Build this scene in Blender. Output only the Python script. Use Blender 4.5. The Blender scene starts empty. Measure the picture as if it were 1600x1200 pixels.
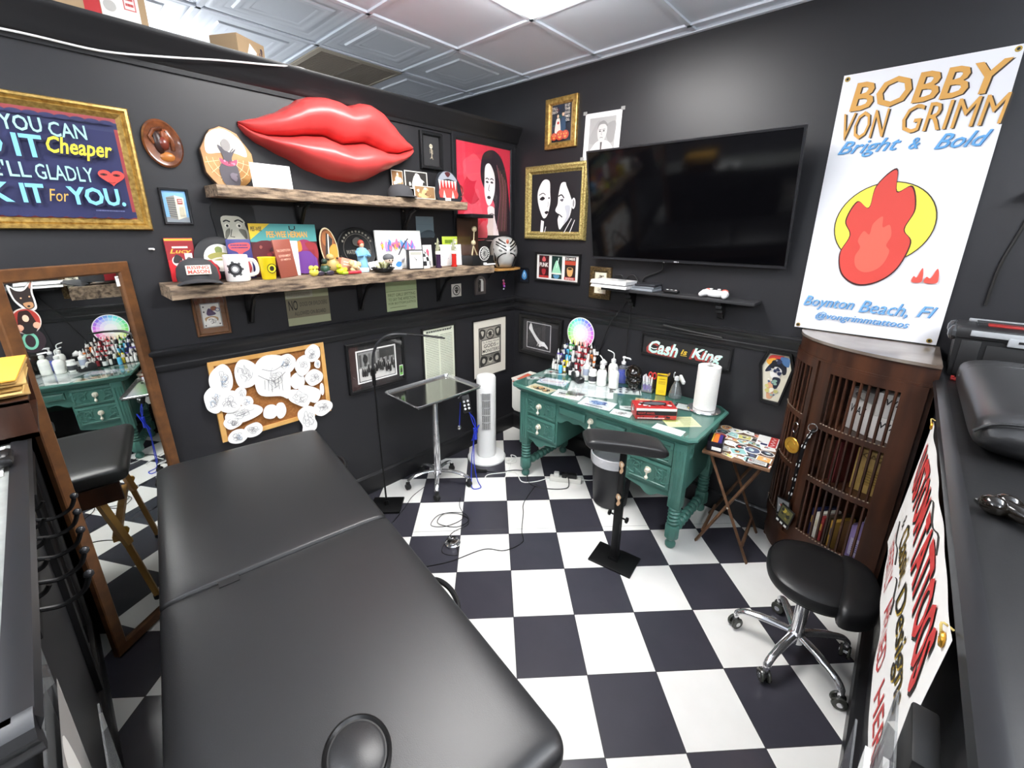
import bpy, bmesh, math, random
from mathutils import Vector as V, Matrix as MX
from mathutils.geometry import tessellate_polygon
PI = math.pi
random.seed(7)
SC = bpy.context.scene
COL = SC.collection
# ---------------------------------------------------------------- camera, world, exposure
cam = bpy.data.cameras.new('camera')
cam.sensor_width = 36.0
cam.lens = 668.7 * 36.0 / 1600.0
cam.shift_x, cam.shift_y = -0.0048, -0.02727
cam.clip_start = 0.02
camera = bpy.data.objects.new('camera', cam)
COL.objects.link(camera)
_r, _u, _f = V((0.74132, 0.67104, 0.01227)), V((-0.19766, 0.20082, 0.95948)), V((-0.64138, 0.71371, -0.28151))
_m = MX((_r, _u, -_f)).transposed().to_4x4()
_m.translation = V((2.6016, -2.8494, 1.8469))
camera.matrix_world = _m
SC.camera = camera
world = bpy.data.worlds.new('world')
SC.world = world
world.use_nodes = True
world.node_tree.nodes['Background'].inputs[0].default_value = (0.8, 0.85, 1, 1)
world.node_tree.nodes['Background'].inputs[1].default_value = 0.15
SC.view_settings.view_transform = 'Standard'
SC.view_settings.look = 'None'
SC.view_settings.exposure = 0.0
SC.view_settings.gamma = 1.0
SC.view_settings.use_curve_mapping = False
LIGHT_STRENGTH = 44.0     # the ceiling panel and the added fill lights
# lower corner x, y: the ceiling panel, then the added unseen fill lights
PANEL_AND_FILLS = [(0.835, -2.02), (0.79, -4.4), (3.3, -1.96), (3.3, -4.4), (-1.7, -3.2)]

# ---------------------------------------------------------------- materials
def lin(c):
    if isinstance(c, str):
        c = c.lstrip('#')
        c = [int(c[i:i + 2], 16) / 255 for i in (0, 2, 4)]
        c = [x / 12.92 if x <= 0.04045 else ((x + 0.055) / 1.055) ** 2.4 for x in c]
    return (c[0], c[1], c[2], 1.0)
def mat(name, col, rough=0.5, metal=0.0, coat=0.0, spec=0.5, bump=None, mottle=None, emit=0.0, trans=0.0, ior=1.45, croug=0.06):
    m = bpy.data.materials.new(name)
    m.use_nodes = True
    nt = m.node_tree
    b = nt.nodes['Principled BSDF']
    b.inputs['Base Color'].default_value = lin(col)
    b.inputs['Roughness'].default_value = rough
    b.inputs['Metallic'].default_value = metal
    b.inputs['Coat Weight'].default_value = coat
    b.inputs['Coat Roughness'].default_value = croug
    b.inputs['Specular IOR Level'].default_value = spec
    b.inputs['Transmission Weight'].default_value = trans
    b.inputs['IOR'].default_value = ior
    if emit:
        b.inputs['Emission Color'].default_value = lin(col)
        b.inputs['Emission Strength'].default_value = emit
    if bump or mottle:
        tc = nt.nodes.new('ShaderNodeTexCoord')
    if bump:
        n = nt.nodes.new('ShaderNodeTexNoise')
        n.inputs['Scale'].default_value = bump[0]
        n.inputs['Detail'].default_value = 4
        nt.links.new(tc.outputs['Object'], n.inputs['Vector'])
        bp = nt.nodes.new('ShaderNodeBump')
        bp.inputs['Strength'].default_value = bump[1]
        bp.inputs['Distance'].default_value = bump[2] if len(bump) > 2 else 0.002
        nt.links.new(n.outputs['Fac'], bp.inputs['Height'])
        nt.links.new(bp.outputs['Normal'], b.inputs['Normal'])
    if mottle:
        n = nt.nodes.new('ShaderNodeTexNoise')
        n.inputs['Scale'].default_value = mottle[1]
        n.inputs['Detail'].default_value = 5
        mp = nt.nodes.new('ShaderNodeMapping')
        if len(mottle) > 2: mp.inputs['Scale'].default_value = mottle[2]
        nt.links.new(tc.outputs['Object'], mp.inputs['Vector'])
        nt.links.new(mp.outputs['Vector'], n.inputs['Vector'])
        r = nt.nodes.new('ShaderNodeValToRGB')
        r.color_ramp.elements[0].position, r.color_ramp.elements[1].position = 0.35, 0.68
        r.color_ramp.elements[0].color, r.color_ramp.elements[1].color = lin(col), lin(mottle[0])
        nt.links.new(n.outputs['Fac'], r.inputs['Fac'])
        nt.links.new(r.outputs['Color'], b.inputs['Base Color'])
    return m
_c = {}
def C(h, rough=0.55, metal=0.0, coat=0.0):
    k = (h, rough, metal, coat)
    if k not in _c:
        _c[k] = mat('paint_' + h.strip('#'), h, rough, metal, coat)
    return _c[k]
def glass_mat(name, tint=(1, 1, 1), ior=1.45, rough=0.0, body=0.0):
    m = bpy.data.materials.new(name)
    m.use_nodes = True
    nt = m.node_tree
    nt.nodes.remove(nt.nodes['Principled BSDF'])
    t = nt.nodes.new('ShaderNodeBsdfTransparent'); t.inputs[0].default_value = (*tint, 1)
    g = nt.nodes.new('ShaderNodeBsdfGlossy'); g.inputs['Roughness'].default_value = rough
    f = nt.nodes.new('ShaderNodeFresnel'); 
    gm = nt.nodes.new('ShaderNodeNewGeometry'); mr = nt.nodes.new('ShaderNodeMapRange')
    mr.inputs['To Min'].default_value, mr.inputs['To Max'].default_value = ior, 1 / ior
    nt.links.new(gm.outputs['Backfacing'], mr.inputs['Value']); nt.links.new(mr.outputs[0], f.inputs[0])
    mx = nt.nodes.new('ShaderNodeMixShader')
    nt.links.new(f.outputs[0], mx.inputs[0])
    if body:
        d = nt.nodes.new('ShaderNodeBsdfDiffuse'); d.inputs[0].default_value = (*tint, 1)
        m2 = nt.nodes.new('ShaderNodeMixShader'); m2.inputs[0].default_value = body
        nt.links.new(t.outputs[0], m2.inputs[1]); nt.links.new(d.outputs[0], m2.inputs[2])
        nt.links.new(m2.outputs[0], mx.inputs[1])
    else:
        nt.links.new(t.outputs[0], mx.inputs[1])
    nt.links.new(g.outputs[0], mx.inputs[2])
    nt.links.new(mx.outputs[0], nt.nodes['Material Output'].inputs['Surface'])
    return m
PAINT = mat('black_wall_paint', '#232326', 0.42, bump=(160, 0.06))
TRIMP = mat('black_trim_paint', '#1c1c1e', 0.33)
CEIL = mat('white_ceiling', '#dce4ee', 0.6)
LEATHER = mat('black_leather', '#262627', 0.35, bump=(420, 0.25, 0.001))
BLACKP = mat('black_plastic', '#141415', 0.35)
BLACKM = mat('black_metal', '#101011', 0.4, metal=0.3)
RUBBER = mat('black_rubber', '#1a1a1a', 0.6)
CHROME = mat('chrome', '#e4e4e6', 0.14, metal=0.9)
STEEL = mat('steel_sheet', '#b9b9b8', 0.16, metal=1.0)
WHITEP = mat('white_plastic', '#ececec', 0.35)
PAPER = mat('white_paper', '#f2f1ee', 0.7)
GOLD = mat('gilt_moulding', '#c9a860', 0.34, metal=0.6, mottle=('#94733a', 60))
PALEGOLD = mat('pale_gilt', '#c8b778', 0.38, metal=0.55, bump=(140, 1.0, 0.006), mottle=('#857238', 90))
GLASS = glass_mat('picture_glass')
CLEAR = glass_mat('clear_plastic', (0.93, 0.95, 0.96), body=0.10)
DARKW = mat('dark_wood', '#2c1911', 0.36, mottle=('#4a2b1b', 14, (1, 1, 0.12)))
RUSTIC = mat('weathered_wood', '#9c8770', 0.85, mottle=('#3f332b', 20, (3, 0.55, 3)), bump=(60, 0.9, 0.006))
WALNUT = mat('walnut_frame', '#553721', 0.4, mottle=('#6d4829', 22, (1, 1, 0.15)))
TEAK = mat('teak_wood', '#5f4330', 0.5, mottle=('#7d5c42', 25, (1, 0.15, 1)))
GREEN = mat('green_desk_paint', '#4a786d', 0.33, mottle=('#426f65', 6))
CARD = mat('cardboard', '#a98f6e', 0.75)
LEADINK = '#6f6f73'

# ---------------------------------------------------------------- mesh builder
_glyph = {}
def glyphs(txt, shear, bold):
    k = (txt, shear, bold)
    if k not in _glyph:
        cu = bpy.data.curves.new('t', 'FONT')
        cu.body, cu.shear, cu.offset, cu.resolution_u = txt, shear, bold, 2
        ob = bpy.data.objects.new('t', cu)
        me = bpy.data.meshes.new_from_object(ob)
        vs = [(v.co.x, v.co.y) for v in me.vertices]
        fs = [tuple(p.vertices) for p in me.polygons]
        bpy.data.objects.remove(ob); bpy.data.meshes.remove(me); bpy.data.curves.remove(cu)
        _glyph[k] = (vs, fs)
    return _glyph[k]
def spline(pts, closed=True, k=6):
    out, n = [], len(pts)
    rng = range(n if closed else n - 1)
    for i in rng:
        g = (lambda j: V(pts[j % n])) if closed else (lambda j: V(pts[min(max(j, 0), n - 1)]))
        a, b, c, d = g(i - 1), g(i), g(i + 1), g(i + 2)
        for s in range(k):
            t = s / k
            out.append(tuple(0.5 * ((2 * b) + (c - a) * t + (2 * a - 5 * b + 4 * c - d) * t * t + (3 * b - a - 3 * c + d) * t ** 3)))
    if not closed: out.append(tuple(pts[-1]))
    return out
def T3(x=0, y=0, z=0, rx=0, ry=0, rz=0):
    return MX.Translation((x, y, z)) @ MX.Rotation(rz, 4, 'Z') @ MX.Rotation(ry, 4, 'Y') @ MX.Rotation(rx, 4, 'X')
def face(x, y, z, az, lean=0.0, roll=0.0):
    """frame whose local z looks along azimuth az (degrees), y up (leaned back), x to the viewer's right"""
    a = math.radians(az)
    n = V((math.cos(a), math.sin(a), 0)); r = V((-n.y, n.x, 0)); zz = V((0, 0, 1))
    u = zz * math.cos(lean) - n * math.sin(lean); nn = n * math.cos(lean) + zz * math.sin(lean)
    m = MX((r, u, nn)).transposed().to_4x4()
    m.translation = (x, y, z)
    return m @ MX.Rotation(roll, 4, 'Z')
def LW(y, z, off=0.0, roll=0.0): return face(off, y, z, 0, 0, roll)
def RW(x, z, off=0.0, roll=0.0): return face(x, -off, z, -90, 0, roll)
def tag(o, label=None, cat=None, group=None, kind=None):
    if label: o['label'] = label
    if cat: o['category'] = cat
    if group: o['group'] = group
    if kind: o['kind'] = kind
    return o
def thing(name, label, cat, M=None, group=None):
    o = bpy.data.objects.new(name, None)
    COL.objects.link(o)
    o.empty_display_size = 0.02
    o.matrix_world = M or MX.Identity(4)
    return tag(o, label, cat, group)
class B:
    def __init__(s, T=None): s.v, s.f, s.k, s.ms, s.T = [], [], [], [], T
    def add(s, vs, fs, m, T=None):
        if isinstance(m, str): m = C(m)
        if m not in s.ms: s.ms.append(m)
        k, n = s.ms.index(m), len(s.v)
        for M in (T, s.T):
            if M is not None: vs = [M @ V(p) for p in vs]
        s.v += [tuple(p) for p in vs]
        s.f += [tuple(i + n for i in f) for f in fs]
        s.k += [k] * len(fs)
        return s
    def box(s, c, d, m, bev=0.0, T=None, seg=2):
        if bev:
            bm = bmesh.new()
            bmesh.ops.create_cube(bm, size=1)
            bmesh.ops.scale(bm, vec=d, verts=bm.verts)
            bmesh.ops.bevel(bm, geom=list(bm.edges), offset=min(bev, min(d) * 0.49), segments=seg, profile=0.5, affect='EDGES')
            vs = [v.co + V(c) for v in bm.verts]
            bm.verts.index_update()
            fs = [[v.index for v in f.verts] for f in bm.faces]
            bm.free()
        else:
            x, y, z = d[0] / 2, d[1] / 2, d[2] / 2
            vs = [(c[0] + a * x, c[1] + b * y, c[2] + e * z) for a in (-1, 1) for b in (-1, 1) for e in (-1, 1)]
            fs = [(0, 1, 3, 2), (4, 6, 7, 5), (0, 4, 5, 1), (2, 3, 7, 6), (0, 2, 6, 4), (1, 5, 7, 3)]
        return s.add(vs, fs, m, T)
    def lathe(s, prof, m, c=(0, 0, 0), n=20, T=None, sx=1.0, sy=1.0):
        vs, fs = [], []
        for r, z in prof:
            vs += [(c[0] + r * sx * math.cos(2 * PI * i / n), c[1] + r * sy * math.sin(2 * PI * i / n), c[2] + z) for i in range(n)]
        for j in range(len(prof) - 1):
            for i in range(n):
                a, b = j * n + i, j * n + (i + 1) % n
                fs.append((a, b, b + n, a + n))
        if prof[0][0] > 1e-6: fs.append(tuple(reversed(range(n))))
        if prof[-1][0] > 1e-6: fs.append(tuple(range((len(prof) - 1) * n, len(prof) * n)))
        return s.add(vs, fs, m, T)
    def cyl(s, c, r, h, m, n=18, r2=None, T=None):
        return s.lathe([(r, 0), (r if r2 is None else r2, h)], m, c, n, T)
    def ball(s, c, r, m, n=14, T=None):
        r = r if isinstance(r, (tuple, list)) else (r, r, r)
        k = n // 2
        pr = [(math.sin(PI * i / k), -math.cos(PI * i / k)) for i in range(k + 1)]
        pr[0], pr[-1] = (1e-5, -1), (1e-5, 1)
        return s.lathe(pr, m, (0, 0, 0), n, (T or MX.Identity(4)) @ MX.Translation(c) @ MX.Diagonal((*r, 1)))
    def tube(s, pts, r, m, n=8, closed=False, T=None, flat=1.0):
        pts = [V(p) for p in pts]
        q, vs, fs = len(pts), [], []
        up = None
        for i, p in enumerate(pts):
            if closed: d = pts[(i + 1) % q] - pts[i - 1]
            else: d = pts[min(i + 1, q - 1)] - pts[max(i - 1, 0)]
            d = d.normalized() if d.length > 1e-9 else V((0, 0, 1))
            if up is None: up = d.orthogonal().normalized() if abs(d.z) > 0.99 else V((0, 0, 1)).cross(d).normalized()
            up = (up - d * up.dot(d))
            up = up.normalized() if up.length > 1e-6 else d.orthogonal().normalized()
            w = d.cross(up)
            rr = r[i] if isinstance(r, (list, tuple)) else r
            vs += [p + (up * math.cos(2 * PI * k / n) + w * math.sin(2 * PI * k / n) * flat) * rr for k in range(n)]
        for j in range(q if closed else q - 1):
            for k in range(n):
                a, b = j * n + k, j * n + (k + 1) % n
                c2, d2 = ((j + 1) % q) * n + (k + 1) % n, ((j + 1) % q) * n + k
                fs.append((a, b, c2, d2))
        if not closed:
            fs.append(tuple(reversed(range(n)))); fs.append(tuple(range((q - 1) * n, q * n)))
        return s.add(vs, fs, m, T)
    def prism(s, poly, z0, z1, m, T=None):
        n = len(poly)
        vs = [(p[0], p[1], z0) for p in poly] + [(p[0], p[1], z1) for p in poly]
        tri = tessellate_polygon([[V((p[0], p[1], 0)) for p in poly]])
        fs = [tuple(reversed(t)) for t in tri] + [tuple(i + n for i in t) for t in tri]
        fs += [(i, (i + 1) % n, (i + 1) % n + n, i + n) for i in range(n)]
        return s.add(vs, fs, m, T)
    def loops(s, L, m, close0=True, close1=True, T=None):
        """skin successive closed loops of equal length"""
        n, vs, fs = len(L[0]), [p for l in L for p in l], []
        for j in range(len(L) - 1):
            for i in range(n):
                a, b = j * n + i, j * n + (i + 1) % n
                fs.append((a, b, b + n, a + n))
        if close0: fs.append(tuple(reversed(range(n))))
        if close1: fs.append(tuple(range((len(L) - 1) * n, len(L) * n)))
        return s.add(vs, fs, m, T)
    def sweep(s, prof, a, b, m, nrm, T=None):
        """moulding: profile of (out, up) carried in a straight line from a to b; nrm = outward direction"""
        a, b, nrm = V(a), V(b), V(nrm)
        L = [[p + nrm * o + V((0, 0, z)) for o, z in prof] for p in (a, b)]
        return s.loops(L, m, T=T)
    def ring(s, w, h, prof, m, T=None, n=None):
        """mitred frame of outer size w x h; prof = [(inset, height)]; n set: an ellipse"""
        L = []
        for d, z in prof:
            x, y = w / 2 - d, h / 2 - d
            L.append([(-x, -y, z), (x, -y, z), (x, y, z), (-x, y, z)] if not n else
                     [(x * math.cos(2 * PI * i / n), y * math.sin(2 * PI * i / n), z) for i in range(n)])
        return s.loops(L, m, False, False, T)
    def flat(s, poly, z, m, T=None):
        tri = tessellate_polygon([[V((p[0], p[1], 0)) for p in poly]])
        return s.add([(p[0], p[1], z) for p in poly], [tuple(t) for t in tri], m, T)
    def text(s, txt, x0, y0, x1, y1, z, m, shear=0.0, bold=0.0, T=None):
        vs, fs = glyphs(txt, shear, bold)
        if not vs: return s
        ax, bx = min(v[0] for v in vs), max(v[0] for v in vs)
        ay, by = min(v[1] for v in vs), max(v[1] for v in vs)
        return s.add([(x0 + (v[0] - ax) / (bx - ax) * (x1 - x0), y0 + (v[1] - ay) / max(by - ay, 1e-6) * (y1 - y0), z) for v in vs], fs, m, T)
    def build(s, name, parent=None, M=None, angle=38, flat_up=None, **kw):
        me = bpy.data.meshes.new(name)
        me.from_pydata(s.v, [], s.f)
        for m in s.ms: me.materials.append(m)
        me.polygons.foreach_set('material_index', s.k)
        bm = bmesh.new(); bm.from_mesh(me)
        if flat_up is None: bmesh.ops.recalc_face_normals(bm, faces=bm.faces)
        else:
            bm.normal_update()
            for f in bm.faces:
                if f.normal.dot(flat_up) < 0: f.normal_flip()
        bm.to_mesh(me); bm.free()
        me.polygons.foreach_set('use_smooth', [flat_up is None] * len(me.polygons))
        if flat_up is None: me.set_sharp_from_angle(angle=math.radians(angle))
        me.update()
        o = bpy.data.objects.new(name, me)
        COL.objects.link(o)
        if M is not None: o.matrix_world = M
        if parent is not None: o.parent = parent
        return tag(o, **kw)
class A(B):
    """flat artwork in its own plane: every call is laid a hair above the last"""
    def __init__(s, z=0.001, T=None): super().__init__(T); s.z = z
    def up(s): s.z += 0.0003; return s.z
    def build(s, name, parent=None, **kw):
        u = (s.T.to_3x3() @ V((0, 0, 1))).normalized() if s.T is not None else V((0, 0, 1))
        return super().build(name, parent, flat_up=u, **kw)
    def rect(s, x0, y0, x1, y1, m): return s.flat([(x0, y0), (x1, y0), (x1, y1), (x0, y1)], s.up(), m)
    def ell(s, x, y, rx, ry, m, n=24, a=0.0):
        ca, sa = math.cos(a), math.sin(a)
        return s.flat([(x + rx * math.cos(2 * PI * i / n) * ca - ry * math.sin(2 * PI * i / n) * sa, y + rx * math.cos(2 * PI * i / n) * sa + ry * math.sin(2 * PI * i / n) * ca) for i in range(n)], s.up(), m)
    def poly(s, p, m): return s.flat(p, s.up(), m)
    def blob(s, p, m, k=5): return s.flat([q[:2] for q in spline([(a, b, 0) for a, b in p], True, k)], s.up(), m)
    def line(s, p, w, m, closed=False, smooth=0):
        p = [V((a, b, 0)) for a, b in p]
        if smooth: p = [V(q) for q in spline(p, closed, smooth)]
        n, z = len(p), s.up()
        vs, fs = [], []
        for i in range(n):
            d = (p[(i + 1) % n] - p[i - 1]) if closed else (p[min(i + 1, n - 1)] - p[max(i - 1, 0)])
            d = d.normalized() if d.length > 0 else V((1, 0, 0))
            q = V((-d.y, d.x, 0)) * w / 2
            vs += [p[i] + q, p[i] - q]
        for i in range(n if closed else n - 1):
            j = (i + 1) % n
            fs.append((2 * i, 2 * i + 1, 2 * j + 1, 2 * j))
        return s.add([(v.x, v.y, z) for v in vs], fs, m)
    def txt(s, t, x0, y0, x1, y1, m, shear=0.0, bold=0.0): return s.text(t, x0, y0, x1, y1, s.up(), m, shear, bold)
    def para(s, x0, y0, x1, y1, rows, m, fill=0.5):
        """rows of tiny print too small to read: short strokes"""
        h = (y1 - y0) / rows
        z = s.up()
        for r in range(rows):
            x = x0
            while x < x1:
                w = random.uniform(0.02, 0.09) * (x1 - x0)
                e = min(x + w, x1)
                y = y1 - (r + 0.5) * h
                s.flat([(x, y - h * fill / 2), (e, y - h * fill / 2), (e, y + h * fill / 2), (x, y + h * fill / 2)], z, m)
                x = e + 0.012 * (x1 - x0)
        return s
    def scribble(s, x, y, rx, ry, m, n=5, w=0.0012):
        for _ in range(n):
            a0 = random.uniform(0, 6)
            cx, cy = x + random.uniform(-.45, .45) * rx, y + random.uniform(-.45, .45) * ry
            p = [(cx + rx * random.uniform(.12, .5) * math.cos(a0 + i * 1.1), cy + ry * random.uniform(.12, .5) * math.sin(a0 + i * 1.1)) for i in range(5)]
            s.line(p, w, m, False, 4)
        return s
    def confetti(s, x0, y0, x1, y1, cols, n, r):
        for _ in range(n):
            rr = r * random.uniform(.5, 1.3); x, y = random.uniform(x0 + rr, x1 - rr), random.uniform(y0 + rr, y1 - rr)
            a = random.uniform(0, 6)
            s.blob([(x + rr * random.uniform(.5, 1.0) * math.cos(a + i * 1.05), y + rr * random.uniform(.5, 1.0) * math.sin(a + i * 1.05)) for i in range(6)], random.choice(cols), 3)
        return s
def framed(name, label, cat, M, w, h, bar, depth, fm, draw, glass=True, group=None, prof=None, n=None):
    t = thing(name, label, cat, M, group)
    pr = prof or [(0, 0), (0, .8), (.2, 1), (.75, .92), (1, .5), (1, .1)]
    B().ring(w, h, [(a * bar, b * depth) for a, b in pr], fm, n=n).build('frame', t)
    a = A(depth * 0.3)
    iw, ih = w - 2 * bar + 0.002, h - 2 * bar + 0.002
    draw(a, iw, ih)
    a.build('artwork', t)
    if glass:
        g = B()
        g.flat([(-iw / 2, -ih / 2), (iw / 2, -ih / 2), (iw / 2, ih / 2), (-iw / 2, ih / 2)], max(depth * 0.55, a.z + 0.002), GLASS)
        g.build('glass_pane', t)
    return t
# ---------------------------------------------------------------- the room
ROOMH, CAPZ = 2.965, 1.272
def struct(b, name): return b.build(name, kind='structure')
# checker floor: 12 in tiles laid at 45 degrees to the walls, a narrow cut strip crossing the room
def floor_material():
    m = bpy.data.materials.new('checker_tile'); m.use_nodes = True
    nt = m.node_tree; b = nt.nodes['Principled BSDF']; L = nt.links.new
    tc = nt.nodes.new('ShaderNodeTexCoord')
    sp = nt.nodes.new('ShaderNodeSeparateXYZ'); L(tc.outputs['Object'], sp.inputs[0])
    def mth(op, a, c=None, d=None):
        n = nt.nodes.new('ShaderNodeMath'); n.operation = op
        for i, q in enumerate((a, c, d)):
            if q is None: continue
            if isinstance(q, (int, float)): n.inputs[i].default_value = q
            else: L(q, n.inputs[i])
        return n.outputs[0]
    # world -> tile coordinates:  P = O + i*ei + j*ej
    ox, oy = 1.48569, -2.46265
    ei, ej = (0.21394, 0.21710), (-0.21710, 0.21394)
    k = 1 / (0.3048 ** 2)
    dx, dy = mth('SUBTRACT', sp.outputs[0], ox), mth('SUBTRACT', sp.outputs[1], oy)
    ti = mth('ADD', mth('MULTIPLY', dx, ei[0] * k), mth('MULTIPLY', dy, ei[1] * k))
    tj0 = mth('ADD', mth('MULTIPLY', dx, ej[0] * k), mth('MULTIPLY', dy, ej[1] * k))
    over = mth('GREATER_THAN', tj0, 4.139)
    tj = mth('SUBTRACT', tj0, mth('MULTIPLY', over, 0.139))
    strip = mth('MULTIPLY', mth('GREATER_THAN', tj0, 4.0), mth('LESS_THAN', tj0, 4.139))
    par = mth('ABSOLUTE', mth('MODULO', mth('ADD', mth('FLOOR', ti), mth('FLOOR', tj)), 2.0))
    dark = mth('GREATER_THAN', par, 0.5)
    def edge(t):
        f = mth('FRACT', t)
        return mth('MINIMUM', f, mth('SUBTRACT', 1.0, f))
    e = mth('MINIMUM', edge(ti), mth('MINIMUM', edge(tj), mth('ABSOLUTE', mth('SUBTRACT', tj0, 4.0))))
    grout = mth('LESS_THAN', e, 0.006)
    no = nt.nodes.new('ShaderNodeTexNoise'); no.inputs['Scale'].default_value = 9; no.inputs['Detail'].default_value = 6
    L(tc.outputs['Object'], no.inputs['Vector'])
    def mix(f, a, c):
        n = nt.nodes.new('ShaderNodeMix'); n.data_type = 'RGBA'
        L(f, n.inputs[0])
        for i, q in ((6, a), (7, c)):
            if isinstance(q, str): n.inputs[i].default_value = lin(q)
            else: L(q, n.inputs[i])
        return n.outputs[2]
    wh = mix(no.outputs['Fac'], '#efeeea', '#e4e3de')
    bk = mix(no.outputs['Fac'], '#36353c', '#3b3a42')
    colr = mix(grout, mix(dark, wh, bk), '#3b3a3c')
    L(colr, b.inputs['Base Color'])
    ro = mth('ADD', mth('MULTIPLY', no.outputs['Fac'], 0.04), 0.24)
    L(ro, b.inputs['Roughness'])
    bp = nt.nodes.new('ShaderNodeBump'); bp.inputs['Strength'].default_value = 0.4; bp.inputs['Distance'].default_value = 0.001
    bp.invert = True
    L(grout, bp.inputs['Height']); L(bp.outputs['Normal'], b.inputs['Normal'])
    return m
struct(B().box((0.6, -3.25, -0.05), (9.6, 6.7, 0.1), floor_material()), 'floor')
# ceiling with lay-in grid; pressed square panels left of the light, plain panels right of it
GX, GY, GS = 0.146, -0.73, 0.63
c = B()
def ceil_cells():
    for i in range(-7, 8):
        for j in range(-9, 2):
            x0, y0 = GX + i * GS, GY + j * GS
            x1, y1 = x0 + GS, min(y0 + GS, 0.0)
            if y0 >= -0.02 or x1 < -4 or x0 > 5.2 or y1 < -6.5: continue
            yield i, j, x0, y0, x1, y1
holes = [(x, y, x + 0.6, y + 1.215) for x, y in PANEL_AND_FILLS]
for i, j, x0, y0, x1, y1 in ceil_cells():
    cx, cy = (x0 + x1) / 2, (y0 + y1) / 2
    if any(a - .1 < cx < p + .1 and b0 < cy < q for a, b0, p, q in holes[:1]): continue
    c.box((cx, cy, ROOMH + 0.02), (x1 - x0 - 0.002, y1 - y0 - 0.002, 0.02), CEIL)
    if i < 0 and not (i == -2 and j == -1):
        for s0, hh in ((0.93, 0.006), (0.62, 0.009)):
            w, h = (x1 - x0) * s0, (y1 - y0) * s0
            c.ring(w, h, [(0, 0), (0.008, hh), (0.022, hh), (0.034, 0.004), (0.05, 0.004), (0.062, hh * .7), (0.075, 0)], CEIL,
                   T=MX.Translation((cx, cy, ROOMH + 0.0105)) @ MX.Rotation(PI, 4, 'X'))
for i in range(-7, 9):
    x = GX + i * GS
    if -4 < x < 5.2: c.box((x, -3.25, ROOMH + 0.004), (0.024, 6.5, 0.012), CEIL)
for j in range(-9, 3):
    y = GY + j * GS
    if -6.5 < y < -0.05: c.box((0.6, y, ROOMH + 0.004), (9.2, 0.024, 0.012), CEIL)
c.box((0.6, -0.012, ROOMH + 0.002), (9.2, 0.024, 0.016), CEIL)
c.box((0.6, -3.25, ROOMH + 0.12), (9.4, 6.7, 0.04), CEIL)
struct(c, 'ceiling')
# walls
struct(B().box((0.6, 0.06, 1.5), (9.4, 0.12, 3.0), PAINT), 'wall_right')
struct(B().box((-0.06, -1.78, 1.31), (0.12, 3.56, 2.62), PAINT), 'wall_left')
struct(B().box((-4.05, -3.25, 1.5), (0.1, 6.6, 3.0), C('#8f8d8b', .8)), 'wall_far')
struct(B().box((5.25, -3.25, 1.5), (0.1, 6.6, 3.0), C('#5d5b5a', .8)), 'wall_shop')
struct(B().box((0.6, -6.55, 1.5), (9.4, 0.1, 3.0), C('#77757a', .8)), 'wall_rear')
# half walls with broad counters that close the booth
hw = B()
hw.box((0.945, -3.14, 0.62), (1.87, 0.26, 1.24), PAINT)
hw.box((0.95, -3.19, 1.255), (1.92, 0.42, 0.03), mat('grey_counter', '#8d8f8b', 0.3, mottle=('#7d7f7b', 30)))
rail = [(0, 0), (0.012, 0), (0.02, 0.012), (0.02, 0.022), (0.03, 0.03), (0.036, 0.045), (0.03, 0.056), (0.012, 0.062), (0, 0.062)]
hw.sweep([(o, z) for o, z in rail], (0.0, -2.99, 1.215), (1.915, -2.99, 1.215), TRIMP, (0, 1, 0))
hw.sweep([(o, z) for o, z in rail], (1.905, -2.96, 1.215), (1.905, -3.4, 1.215), TRIMP, (1, 0, 0))
struct(hw, 'wall_front')
hw = B()
hw.box((2.93, -1.27, 0.62), (0.26, 2.54, 1.24), PAINT)
hw.box((3.0, -1.28, 1.255), (0.42, 2.56, 0.03), mat('black_counter', '#161617', 0.4, bump=(50, .2)))
hw.sweep(rail, (2.80, -2.56, 1.215), (2.80, 0, 1.215), TRIMP, (-1, 0, 0))
struct(hw, 'wall_near')
# mouldings
crown = [(0, 0), (0.012, 0), (0.014, 0.02), (0.03, 0.035), (0.034, 0.06), (0.05, 0.085), (0.064, 0.115), (0.07, 0.125), (0.07, 0.14), (0, 0.14)]
struct(B().sweep(crown, (0, -3.5, 2.498), (0, 0, 2.498), TRIMP, (1, 0, 0)).box((-0.06, -1.78, 2.63), (0.16, 3.56, 0.02), TRIMP), 'trim_1')
chair = [(0, 0), (0.008, 0), (0.014, 0.012), (0.014, 0.03), (0.008, 0.036), (0.008, 0.062), (0.02, 0.078), (0.03, 0.092), (0.03, 0.104), (0.022, 0.112), (0, 0.114)]
struct(B().sweep(chair, (0, -2.95, 1.164), (0, 0, 1.164), TRIMP, (1, 0, 0)), 'trim_2')
struct(B().sweep(chair, (0, 0, 1.166), (2.79, 0, 1.166), TRIMP, (0, -1, 0)), 'trim_3')
base = [(0, 0), (0.018, 0), (0.018, 0.105), (0.012, 0.118), (0.014, 0.128), (0.006, 0.142), (0, 0.146)]
struct(B().sweep(base, (0, -2.95, 0), (0, 0, 0), TRIMP, (1, 0, 0)), 'baseboard_left')
struct(B().sweep(base, (0, 0, 0), (2.79, 0, 0), TRIMP, (0, -1, 0)), 'baseboard_right')
struct(B().sweep([(o * 2, z) for o, z in base], (2.80, -2.54, 0), (2.80, 0, 0), TRIMP, (-1, 0, 0)), 'baseboard_near')
struct(B().sweep(base, (0, -3.01, 0), (1.88, -3.01, 0), TRIMP, (0, 1, 0)), 'baseboard_front')
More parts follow.
